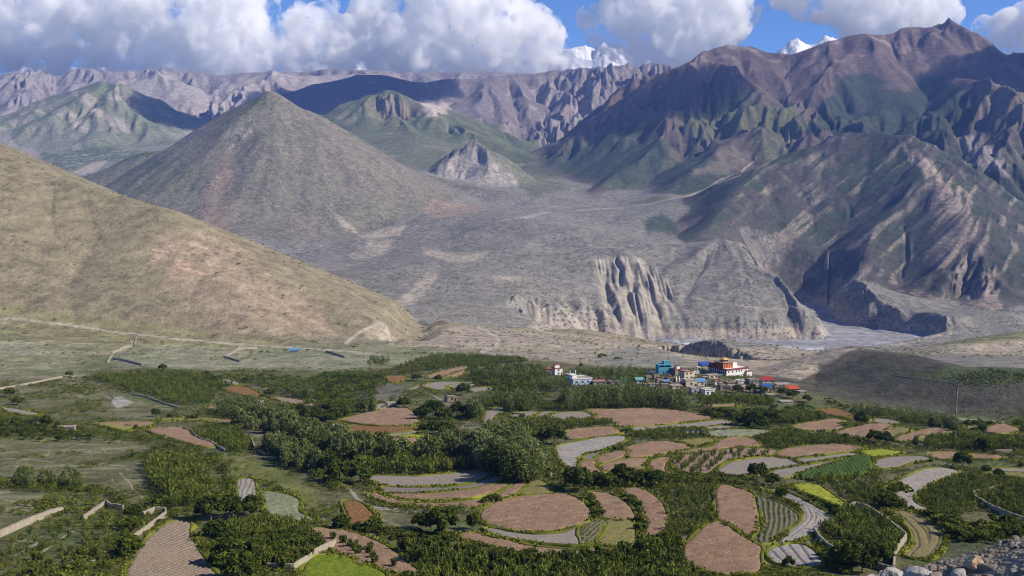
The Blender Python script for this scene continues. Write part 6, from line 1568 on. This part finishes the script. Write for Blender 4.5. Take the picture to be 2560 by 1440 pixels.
for i_, (t_, x, y, w_, h_, lab, wm, rf_) in enumerate([
 ('E',150,700,150,60,'low grey house at the lower left of the village beside slanting beams','stone','earth'),('E',560,580,110,60,'small mud house under the left corner of the blue house','mud','earth'),('E',700,540,130,60,'mud terrace house right below the blue house','mud','earth'),
 ('E',960,690,120,80,'dark stone house left of the tall pale square house','stone','earth'),('E',1230,770,110,70,'grey lean house between the cement house and the long white house','grey','earth'),('E',1330,800,100,60,'stone annex left of the long white house','stone','grey'),
 ('E',1400,560,110,60,'house with dark doorway below the mud shed with tarpaulin','mud','earth'),('E',1700,700,110,60,'brown house with red doorway in the front row','mud','earth'),('E',1850,620,130,60,'pale house directly under the monastery rock','cream','earth'),
 ('E',1990,640,120,50,'stone house with green cloth on its roof','stone','earth'),('E',2240,690,110,60,'small house left of the two storey stone house','cream','earth'),('E',2230,780,200,60,'mud walled yard house in the front row right of centre','mud','earth'),
 ('G',760,760,140,90,'stone house right beside the two storey stone house','stone','earth'),('G',1330,800,200,80,'mud house between blue tarpaulin and orange roof','mud','earth'),('G',980,700,160,70,'house behind the blue tarpaulin roof','stone','earth'),
 ('E',1130,470,120,60,'small cream house behind the yellowish arched house','cream','earth'),('E',980,470,110,60,'brown flat house right of the house with white top','mud','earth'),('E',760,700,140,60,'mud house with a flat roof above the front hedge','mud','earth')]):
    H_(t_, x, y, w_, h_, lab, wm, roof=rf_, rot=12 + (i_ * 37) % 16, win=1 + i_ % 2, wood=i_ % 3 != 0)
# white house with tower, red roofed house and their neighbours
H_('I',1090,740,620,150,'white and pale blue house with a small roof tower, left of the village','bluegrey',rot=22,win=3,band='white',upper=(.25,2.0,-.28,'white','white'))
H_('I',480,490,260,170,'white three stepped house with a red gabled porch at far left of the village','white',rot=25,storeys=2,win=1,band='maroon',upper=(.6,2.4,-.05,'white','tin_red'))
H_('I',510,480,160,60,'red gabled porch house leaning on the white stepped house','white',rot=10,pitched='tin_orange',win=1)
H_('I',270,380,120,50,'small red roofed shed behind the white stepped house','stone',rot=10,pitched='tin_orange',win=0)
H_('I',900,540,420,50,'reddish earthen house with white flag poles above the white house','mud',rot=12,win=1,wood=False)
H_('I',1560,730,420,60,'low house with red cloth on its roof right of the white house','grey',rot=10,band='maroon',win=2)
H_('I',1950,720,340,60,'flat mud roofed house between white house and green roof','cream',rot=10,win=1,wood=False)
H_('I',200,450,180,60,'low grey house at the far left edge of the village','grey',rot=20,win=1)
# farm huts outside the village
H_('A',410,548,105,26,'flat roofed stone hut among bushes at the left','mud',rot=12,win=0,name='stone_hut',below=1)
H_('B',820,358,72,30,'square mud hut below the grey terraces','mud',rot=25,win=1,name='mud_hut',below=1)
H_('F',735,881,24,5,'open shed with pale blue sheet roof on the dry meadow','stone',rot=10,pitched='tin_sky',win=0,name='meadow_shed',below=1,door=False)
def ruin(t_, x, y, w, d, h, label):
    g_ = hit(*px_of(t_, x, y)); e = root('ruined_hut', (g_.x, g_.y, g_.z), R(20), label, 'ruin', 'ruined stone huts')
    b = MB()
    for k in range(6):
        hh = h * (0.55 + 0.5 * random.random()); b.box(-w / 2 + w * k / 6 + .002 * k, -w / 2 + w * (k + 1) / 6, 0, .5, -1, hh)
    b.build('front_wall', BM['dry'], e)
    b = MB()
    for k in range(5): hh = h * (0.7 + 0.5 * random.random()); b.box(-w / 2, -w / 2 + .5, .51 + d * k / 5, .51 + d * (k + 1) / 5 - .01, -1, hh); b.box(w / 2 - .5, w / 2, .51 + d * k / 5, .51 + d * (k + 1) / 5 - .01, -1, hh * .9)
    b.build('side_wall', BM['dry'], e); MB().box(-w / 2, w / 2, d + .52, d + 1.0, -1, h * 1.05).build('rear_wall', BM['dry'], e)
ruin('B', 380, 412, 6.5, 4.5, 2.8, 'roofless stone hut above the pink field, left of two'); ruin('B', 450, 398, 6.0, 4, 3.2, 'taller ruined stone hut above the pink field, right of two')

# free standing walls: tile, line, height, thickness, material, label
WL = [
 ('A',[(-40,1215),(60,1172),(150,1130),(300,1072),(390,1048)],2.0,1.0,'pale_wall','broad pale mud wall at the left edge below the knoll'),
 ('A',[(520,1097),(600,1042),(655,1002),(690,1022),(765,1032)],1.8,.6,'pale_wall','short pale wall with a kink right of the broad wall'),
 ('A',[(808,1236),(900,1172),(980,1112),(1030,1072),(1028,1048),(960,1046),(890,1077)],1.9,.6,'pale_wall','pale wall bent like a hook above the brown ribbed field'),
 ('A',[(1660,1405),(1820,1412),(1900,1362),(1960,1312),(2020,1282),(2085,1255)],2.0,.6,'pale_wall','pale mud wall between the dense orchard and the bright green field'),
 ('A',[(1120,521),(1190,546),(1215,582),(1300,612),(1395,668)],1.2,.5,'dry','stone wall along the left side of the oval orchard'),
 ('A',[(1562,592),(1575,640),(1600,668),(1645,692)],1.2,.5,'dry','stone wall on the right side of the oval orchard'),
 ('A',[(820,313),(900,330),(1040,378),(1120,402)],1.0,.8,'dry','stone wall under the upper left orchard'),
 ('A',[(-10,282),(180,250),(385,207)],1.2,1.4,'pale_wall','pale bank along the meadow edge at far left'),
 ('C',[(1160,992),(1200,1050),(1250,1100),(1322,1142)],1.8,.5,'pale_wall','shadowed wall on the left side of the walled orchard'),
 ('C',[(1388,828),(1440,815),(1500,830),(1560,862),(1640,922)],1.5,.5,'pale_wall','wall along the top of the walled orchard'),
 ('C',[(1640,925),(1700,977),(1775,1037),(1758,1062),(1733,1092),(1700,1142),(1690,1255)],1.9,.5,'pale_wall','pale wall turning sharply on the right side of the walled orchard'),
 ('C',[(1528,1167),(1540,1217),(1620,1242),(1700,1262)],1.6,.5,'pale_wall','low wall at the bottom corner of the walled orchard'),
 ('C',[(2420,692),(2340,717),(2225,742),(2232,772),(2350,842),(2450,882),(2545,917),(2640,950)],1.7,.5,'pale_wall','long pale wall with a corner near the right edge'),
 ('C',[(2370,462),(2480,460)],1.6,.5,'pale_wall','short pale wall at the right edge beside a rusty bush'),
 ('F',[(2396,962),(2393,990),(2391,1036)],0.3,.3,'pale_wall','stone wall climbing the dark slope at right'),
 ('F',[(2230,938),(2300,948),(2395,960),(2420,950)],0.35,.5,'pale_wall','stone wall along the top of the dark slope'),
 ('F',[(268,906),(284,882),(335,864),(342,844)],1.3,.8,'dry','stone wall bending round the left corner of the dry meadow'),
 ('F',[(280,898),(312,903),(355,914)],1.8,.6,'dry','dark stone wall at the lower left of the dry meadow'),
 ('F',[(560,893),(600,905)],1.6,.6,'dry','short dark wall in the middle of the dry meadow'),
 ('F',[(560,893),(598,874),(642,870)],1.2,.6,'dry','stone wall rising from the short dark wall in the meadow'),
 ('F',[(815,880),(862,894)],1.8,.6,'dry','short dark wall at the right end of the dry meadow'),
 ('B',[(1420,775),(1440,800),(1430,830)],1.4,.8,'dry','pale stone retaining wall in the gully below the broad dark tree'),
]
for t_, line, h, th, mt, lab in WL:
    pts = []
    for (ax, ay), (bx, by) in zip(line[:-1], line[1:]):
        L = math.hypot(bx - ax, by - ay) / TILES[t_][2]; k_ = max(1, int(L / 5))
        for i in range(k_): pts.append((ax + (bx - ax) * i / k_, ay + (by - ay) * i / k_))
    pts.append(line[-1]); W_ = [hit(*px_of(t_, *p)) for p in pts]; W_ = [p for p in W_ if p is not None]
    # drop jumps over hidden ground
    V, F = [], []
    for i, p in enumerate(W_):
        a = W_[max(0, i - 1)]; b = W_[min(len(W_) - 1, i + 1)]; dx, dy = b.x - a.x, b.y - a.y; L = math.hypot(dx, dy) + 1e-6; nx, ny = -dy / L * th / 2, dx / L * th / 2
        z = float(ground(p.x, p.y)); hh = h * random.uniform(.94, 1.05)
        V += [(p.x + nx, p.y + ny, z - .6), (p.x + nx * .8, p.y + ny * .8, z + hh), (p.x - nx * .8, p.y - ny * .8, z + hh), (p.x - nx, p.y - ny, z - .6)]
    for i in range(len(W_) - 1):
        o = i * 4
        for k in range(4): F.append((o + k, o + 4 + k, o + 4 + (k + 1) % 4, o + (k + 1) % 4))
    F += [(0, 1, 2, 3), (len(V) - 1, len(V) - 2, len(V) - 3, len(V) - 4)]
    c = np.array(V).mean(0); o = mesh_np('field_wall', np.array(V) - c, np.array(F), BM[mt], False); o.location = c
    tag(o, lab, 'wall', 'walls around the fields')
# prayer flag poles in the orchard below the village
FL = {'blue': (0.03, 0.06, 0.35), 'white': (0.75, 0.75, 0.75), 'red': (0.45, 0.03, 0.04), 'green': (0.04, 0.2, 0.08), 'yellow': (0.65, 0.55, 0.12)}
FLM = {k: flat_mat('flag_' + k, c, 3, .1, 0) for k, c in FL.items()}
POLE = flat_mat('pole_wood', (0.30, 0.25, 0.2), 3, .2, 0)
for x, lab, lean in ((905, 'prayer flag pole farthest left of the four below the village', 0), (1125, 'second prayer flag pole from the left below the village', 0), (1320, 'third prayer flag pole from the left below the village', 0), (1545, 'rightmost prayer flag pole with cloth blowing sideways', 1)):
    g_ = hit(*px_of('K', x, 890)); e = root('prayer_flag', g_, R(random.uniform(-15, 15)), lab, 'prayer flag', 'prayer flag poles in the orchard')
    V, F = tube([(0, 0, -.3), (0, 0, 2), (0.02, 0, 4.3)], .05, .03, 6); mesh_np('pole', V, F, POLE, True, parent=e)
    for k, c in enumerate(('blue', 'white', 'red', 'green', 'yellow')):
        z1 = 4.1 - k * .72; n_ = 5; V, F = [], []
        for i in range(n_ + 1):
            for j in (0, 1):
                xx = .05 + .75 * i / n_ + (lean * .9 * k * .35); V.append((xx, .12 * math.sin(i * 1.7 + k), z1 - j * .72 - lean * .12 * i))
        for i in range(n_): F.append((i * 2, i * 2 + 1, i * 2 + 3, i * 2 + 2))
        V = np.array(V); V2 = V + (0, .02, 0); F = np.array(F)
        mesh_np(c + '_cloth', np.vstack([V, V2]), np.vstack([F, F[:, ::-1] + len(V)]), FLM[c], True, parent=e)
# roof flags and water barrels in the village
for i, (t_, x, y) in enumerate((('E',640,250),('I',860,540),('I',760,520),('I',900,540),('E',860,600),('E',800,600),('G',330,610),('I',2080,700),('I',2180,710),('E',430,300),('E',820,380),('I',1420,660),('I',1580,650))):
    g_ = hit(*px_of(t_, x, y + 60)); hgt = random.uniform(5, 8)
    labs = ['green flag pole beside the tall blue house', 'middle white flag pole above the white house', 'left white flag pole above the white house', 'right white flag pole above the white house', 'tall thin flag pole before the cream house', 'left thin flag pole before the cream house',
            'green and blue flag pole before the two storey house', 'left flag pole between white house and green roof', 'right flag pole between white house and green roof', 'dark flag pole left of the tall blue house', 'flag pole on the roofs right of the blue house', 'green flag pole right of the white house', 'red flag pole on the low house with red cloth']
    c = 'green' if 'green' in labs[i] else ('red' if 'red' in labs[i] else 'white')
    e = root('flag_pole', g_, R(20), labs[i], 'flag pole', 'flag poles in the village')
    V, F = tube([(0, 0, -.5), (0, 0, hgt * .5), (0, 0, hgt)], .07, .04, 6); mesh_np('pole', V, F, POLE, True, parent=e)
    MB().box(.06, .62, -.02, .02, hgt * .35, hgt * .96).build('flag_cloth', FLM[c], e)
# boulders in front of the camera
def rock_mat(name, c1, c2, c3):
    t = NT(name); geo = t.add('ShaderNodeTexCoord').outputs['Object']
    n_ = t.noise(3.0, geo, 8, 0.65); n2_ = t.noise(14.0, geo, 6, 0.7); c = t.mix(t.ramp(n_, [(0.4, 0), (0.6, 1)]), c1, c2); c = t.mix(t.ramp(n2_, [(0.5, 0), (0.66, 0.8)]), c, c3)
    t.color(c); t.bump(t.math('ADD', t.math('MULTIPLY', n_, 3.0), n2_), 0.9, 0.03); return t.m
RM_ = {'tan': rock_mat('tan_rock', (0.48, 0.38, 0.26), (0.34, 0.21, 0.11), (0.56, 0.50, 0.42)), 'grey': rock_mat('grey_rock', (0.40, 0.38, 0.36), (0.25, 0.24, 0.23), (0.50, 0.47, 0.42)), 'brown': rock_mat('brown_rock', (0.26, 0.21, 0.17), (0.15, 0.13, 0.12), (0.34, 0.30, 0.25))}
def rock_geo(seed, flat=0.7, sub=4):
    bm = bmesh.new(); bmesh.ops.create_icosphere(bm, subdivisions=sub, radius=1.0); rg = random.Random(seed)
    pl_ = [(Vector((rg.gauss(0, 1), rg.gauss(0, 1), rg.gauss(0, 1))).normalized(), rg.uniform(0.55, 0.85)) for _ in range(11)]
    for v in bm.verts:
        for n_, d in pl_:
            k = v.co.dot(n_) - d
            if k > 0: v.co -= n_ * k * 0.93
    co = np.array([v.co[:] for v in bm.verts]); f = (fbm(co[:, 0] * 1.6 + seed + co[:, 2], co[:, 1] * 1.6 + co[:, 2] * .7, 4, 700 + seed) - .5) * .35 + (fbm(co[:, 0] * 7 + seed, co[:, 1] * 7 + co[:, 2] * 5, 3, 730) - .5) * .08
    for v, q in zip(bm.verts, f): v.co *= 1 + q; v.co.z *= flat
    V = np.array([v.co[:] for v in bm.verts]); F = np.array([[v.index for v in f.verts] for f in bm.faces]); bm.free(); return V, F
RG_ = [rock_geo(i, .6 + .06 * i, 4) for i in range(6)]
RO = [ # px, py (centre), width px, material, label
 (2439,1400,50,'tan','squarish tan boulder perched on top of the rubble, lit on its right'),(2395,1432,46,'grey','rounded pale boulder left below the tan boulder'),(2300,1440,70,'grey','long whitish grey slab at the lower edge, left of the rounded boulder'),(2230,1436,58,'grey','leftmost pale boulder at the bottom edge'),
 (2282,1424,30,'grey','small pale stone on top of the whitish slab'),(2550,1428,60,'tan','cream boulder in the very corner of the picture'),(2548,1360,22,'grey','dark grey stone on the skyline of the rubble at the right edge'),(2530,1378,30,'tan','tan stone high in the rubble near the right edge'),
 (2545,1392,34,'tan','ochre stone below the dark skyline stone'),(2470,1425,70,'brown','brownish tilted slab right under the tan boulder'),(2510,1420,50,'brown','brown boulder between slab and corner boulder'),(2180,1446,40,'grey','small pale boulder just entering at the bottom edge'),(2385,1412,26,'tan','small tan stone left of the squarish boulder'),(2340,1442,40,'brown','brown stone between whitish slab and rounded boulder')]
for i, (px_, py_, wp_, mt, lab) in enumerate(RO):
    x, y, z = ray(px_, py_ + wp_ * .18); k = (1.0); a = math.atan2(x, y)
    # stand it on the rubble ridge, 14 m away
    dd = 13.6 - 0.02 * (py_ - 1400); X_, Y_ = x / y * dd, dd
    r_ = wp_ * dd / FPX * .66; V, F = RG_[i % 6]
    best = min((abs(float(ground(x / y * q, q)) + r_ * .3 - z / y * q), q) for q in np.arange(11.5, 17.5, 0.1)); dd = best[1]
    X_, Y_ = x / y * dd, dd; r_ = wp_ * dd / FPX * .66; zc = z / y * dd
    o = mesh_np('boulder', V * r_ * np.array([1, .9, 1]), F, RM_[mt], False); o.location = (X_, Y_, zc); o.rotation_euler = (0, 0, i * 1.3); tag(o, lab, 'boulder')
V_, F_2, n0 = [], [], 0
sm = [rock_geo(20 + i, .8, 2) for i in range(5)]
for k in range(2600):
    a = math.radians(random.uniform(16.5, 33)); r_ = random.uniform(11.5, 19); X_, Y_ = r_ * math.sin(a), r_ * math.cos(a); s_ = 0.010 + 0.055 * random.random() ** 4
    V, F = sm[k % 5]; V_.append(V * s_ + np.array([X_, Y_, float(ground(X_, Y_)) + s_ * .25])); F_2.append(F + n0); n0 += len(V)
o = mesh_np('rubble', np.vstack(V_), np.vstack(F_2), RM_['brown'], False); tag(o, 'loose broken stones covering the slope below the boulders', 'rubble', None, 'stuff')
# ------------------------------------------------------------------ clouds: heaps of round billows merged into closed bodies of vapour
def poly_in(px, py, poly):
    c = False
    for i in range(len(poly)):
        x1, y1 = poly[i]; x2, y2 = poly[(i + 1) % len(poly)]
        if (y1 > py) != (y2 > py) and px < (x2 - x1) * (py - y1) / (y2 - y1) + x1: c = not c
    return c
def edge_d(px, py, poly):
    return float(seg_dist_s(np.array([px], float), np.array([py], float), poly)[0])
def seg_dist_s(x, y, pts):
    d = np.full(x.shape, 1e9); q = list(pts) + [pts[0]]
    for (ax, ay), (bx, by) in zip(q[:-1], q[1:]):
        vx, vy = bx - ax, by - ay
        t = np.clip(((x - ax) * vx + (y - ay) * vy) / (vx * vx + vy * vy + 1e-9), 0, 1)
        np.minimum(d, np.hypot(x - ax - t * vx, y - ay - t * vy), out=d)
    return d
_ico = {}
def ico(sub):
    if sub not in _ico:
        bm = bmesh.new(); bmesh.ops.create_icosphere(bm, subdivisions=sub, radius=1.0)
        _ico[sub] = (np.array([v.co[:] for v in bm.verts], np.float32), np.array([[v.index for v in f.verts] for f in bm.faces], np.int32)); bm.free()
    return _ico[sub]
def cloud_mat(ragged=True):
    m = bpy.data.materials.new('cloud_vapour'); m.use_nodes = True; nt = m.node_tree
    nt.nodes.remove(nt.nodes['Principled BSDF'])
    v = nt.nodes.new('ShaderNodeVolumePrincipled')
    v.inputs['Color'].default_value = (1, 1, 1, 1); v.inputs['Density'].default_value = 0.0075; v.inputs['Anisotropy'].default_value = 0.0
    if ragged:
        geo = nt.nodes.new('ShaderNodeNewGeometry')
        n1 = nt.nodes.new('ShaderNodeTexNoise'); n1.inputs['Scale'].default_value = 0.0052; n1.inputs['Detail'].default_value = 7; n1.inputs['Roughness'].default_value = 0.62; n1.inputs['Distortion'].default_value = 0.4
        nt.links.new(geo.outputs['Position'], n1.inputs['Vector'])
        mr = nt.nodes.new('ShaderNodeMapRange'); mr.inputs[1].default_value = 0.465; mr.inputs[2].default_value = 0.57; mr.inputs[3].default_value = 0.0; mr.inputs[4].default_value = 0.013
        nt.links.new(n1.outputs[0], mr.inputs[0]); nt.links.new(mr.outputs[0], v.inputs['Density'])
        m.cycles.homogeneous_volume = False; m.cycles.volume_step_rate = 0.12
    nt.links.new(v.outputs[0], nt.nodes['Material Output'].inputs['Volume'])
    return m
CLM = cloud_mat(); CLM_PLAIN = cloud_mat(False)
def blob_mesh(name, balls, voxel, label, rough=1.0, mat=None, group='clouds over the mountains'):
    V, F, o_ = [], [], 0
    iv, fi = ico(2)
    for (x, y, z, r) in balls:
        V.append(iv * r + np.array([x, y, z])); F.append(fi + o_); o_ += len(iv)
    ob = mesh_np(name, np.vstack(V), np.vstack(F), None, True)
    md = ob.modifiers.new('r', 'REMESH'); md.mode = 'VOXEL'; md.voxel_size = voxel; md.use_smooth_shade = True
    dg = bpy.context.evaluated_depsgraph_get(); me = bpy.data.meshes.new_from_object(ob.evaluated_get(dg))
    ob.modifiers.clear(); old = ob.data; ob.data = me; bpy.data.meshes.remove(old); me.name = name
    n_ = len(me.vertices); co = np.empty(n_ * 3, np.float32); me.vertices.foreach_get('co', co); co = co.reshape(-1, 3)
    nor = np.empty(n_ * 3, np.float32); me.vertices.foreach_get('normal', nor); nor = nor.reshape(-1, 3)
    x, y, z = co[:, 0].astype(float), co[:, 1].astype(float), co[:, 2].astype(float)
    d = np.zeros(n_)
    for k, (L, A) in enumerate(((330, 70), (150, 60), (75, 36), (40, 17))):
        L *= rough; A *= rough
        a = 1 - np.abs(2 * vnoise(x / L + y / L * 0.3, z / L * 1.1 + y / L * 0.7, 400 + k) - 1)
        b = 1 - np.abs(2 * vnoise(y / L, (x + z) / L, 410 + k) - 1)
        d += A * (0.65 * a + 0.35 * b - 0.35)
    co += nor * d[:, None].astype(np.float32)
    me.vertices.foreach_set('co', co.ravel()); me.update()
    md = ob.modifiers.new('r', 'REMESH'); md.mode = 'VOXEL'; md.voxel_size = voxel; md.use_smooth_shade = True     # heals self-crossings
    bpy.context.view_layer.update(); dg = bpy.context.evaluated_depsgraph_get(); me = bpy.data.meshes.new_from_object(ob.evaluated_get(dg))
    ob.modifiers.clear(); old = ob.data; ob.data = me; bpy.data.meshes.remove(old); me.name = name
    n_ = len(me.vertices); co = np.empty(n_ * 3, np.float32); me.vertices.foreach_get('co', co); co = co.reshape(-1, 3)
    nor = np.empty(n_ * 3, np.float32); me.vertices.foreach_get('normal', nor); nor = nor.reshape(-1, 3)
    x, y, z = co[:, 0].astype(float), co[:, 1].astype(float), co[:, 2].astype(float); d = np.zeros(n_)
    for k, (L, A) in enumerate(((110, 26), (60, 17), (32, 10))):
        d += A * (1 - np.abs(2 * vnoise(x / L + y / L * 0.3, z / L * 1.1 + y / L * 0.7, 430 + k) - 1) - 0.4)
    co += nor * d[:, None].astype(np.float32)
    me.vertices.foreach_set('co', co.ravel()); me.update()
    me.materials.clear(); me.materials.append(mat or CLM)
    tag(ob, label, 'cloud', group)
    return ob
def cloud(name, poly, d0, n, label, rmin=14, rmax=80, voxel=15, depth=260, seed=1, base=None):
    rg = random.Random(seed); balls = []
    xs = [p[0] for p in poly]; ys = [p[1] for p in poly]
    m = d0 / FPX; tries = 0; made = 0
    while made < n and tries < n * 60:
        tries += 1
        px, py = rg.uniform(min(xs), max(xs)), rg.uniform(min(ys), max(ys))
        if not poly_in(px, py, poly): continue
        e = edge_d(px, py, poly)
        r = min(rmax, max(rmin, e * rg.uniform(0.85, 1.25)))
        if e < rmin * 0.6 and rg.random() < 0.6: continue
        if r > 40 and rg.random() < 0.35: r *= 0.6
        x, y, z = P(px, py, d0 + rg.uniform(-0.5, 0.5) * depth * min(1, e / 60 + 0.2))
        z = max(z, (base or 1030) + r * m * 0.45)
        balls.append((x, y, z, r * m)); made += 1
        for _ in range(int(r / 12)):      # smaller billows budding from the big one
            v = Vector((rg.gauss(0, 1), rg.gauss(-0.7, 0.8), rg.gauss(0.35, 0.9))).normalized()
            q = r * m * rg.uniform(0.22, 0.48)
            c = Vector((x, y, z)) + v * (r * m - q * 0.25)
            if c.z - q * 0.5 < (base or 1050): continue
            balls.append((c.x, c.y, c.z, q))
            for _ in range(3):
                w = (v + Vector((rg.gauss(0, .6), rg.gauss(-.2, .6), rg.gauss(0.2, .6)))).normalized(); q2 = q * rg.uniform(0.3, 0.5)
                if q2 > 24: balls.append((c.x + w.x * q, c.y + w.y * q, c.z + w.z * q, q2))
    return blob_mesh(name, balls, voxel, label)
CL_MAIN = [(-320,-40),(-100,-70),(640,-70),(662,10),(668,80),(705,100),(720,60),(760,40),(790,10),(850,15),(862,75),(885,70),(890,15),(930,0),(985,8),(1030,-30),(1180,-60),(1260,20),(1300,40),(1340,62),(1395,78),(1405,120),(1412,150),(1470,162),(1530,182),(1480,206),(1400,196),(1290,204),(1180,196),(1060,198),(960,182),(860,188),(760,182),(690,192),(600,204),(480,200),(420,196),(300,190),(220,188),(120,182),(0,176),(-320,180)]
CL_MID = [(1440,90),(1470,60),(1500,30),(1560,-20),(1650,-60),(1880,-60),(1870,0),(1850,40),(1845,70),(1830,105),(1790,118),(1760,128),(1740,150),(1700,160),(1690,188),(1640,196),(1600,192),(1585,150),(1560,118),(1520,110),(1480,105)]
CL_RT = [(1900,-20),(1950,-60),(2340,-60),(2350,0),(2375,45),(2385,80),(2300,120),(2140,100),(2120,60),(2060,40),(1990,25)]
CL_END = [(2440,85),(2450,50),(2500,45),(2530,25),(2600,10),(2800,0),(2850,150),(2560,150),(2500,120)]
cloud('cloud', CL_MAIN, 10300, 520, 'long bank of white cloud lying across the far mountain tops', seed=3)
cloud('cloud', CL_MID, 10500, 170, 'white cloud hanging over the small snow peak left of the brown summit', seed=4)
cloud('cloud', CL_RT, 10400, 150, 'pale cloud rising behind the brown summit ridge', seed=5)
cloud('cloud', CL_END, 10300, 70, 'grey white cloud at the right edge of the sky', seed=6)
# clouds above and behind the picture, whose shadows lie on the mountains
def shade_cloud(px, py, d, rx, ry, hh, label, seed):
    rg = random.Random(seed); g_ = Vector(P(px, py, d)); t = (1750 - g_.z) / sv.z; c = g_ + sv * t; balls = []
    for _ in range(60):
        a = rg.uniform(0, 6.28); q = math.sqrt(rg.random()); balls.append((c.x + rx * q * math.cos(a), c.y + ry * q * math.sin(a), c.z + rg.uniform(0, hh), rg.uniform(.16, .32) * min(rx, ry) + 60))
    return blob_mesh('cloud', balls, 45, label, mat=CLM_PLAIN)
shade_cloud(900, 240, 7400, 460, 350, 100, 'cloud above the frame shading the dark ridge behind the pyramid hill', 21)
shade_cloud(440, 330, 6700, 220, 240, 80, 'cloud above the frame shading the slope behind the pyramid hill', 22)
shade_cloud(-20, 300, 7000, 160, 220, 80, 'cloud above the frame shading the left edge mountains', 23)
shade_cloud(2540, 200, 5600, 200, 240, 80, 'cloud above the frame shading the right hand summit ridge', 24)
shade_cloud(1500, 400, 5700, 120, 170, 60, 'cloud above the frame shading the gorge side of the brown mountain', 25)
S.cycles.volume_bounces = 40
S.cycles.max_bounces = 42
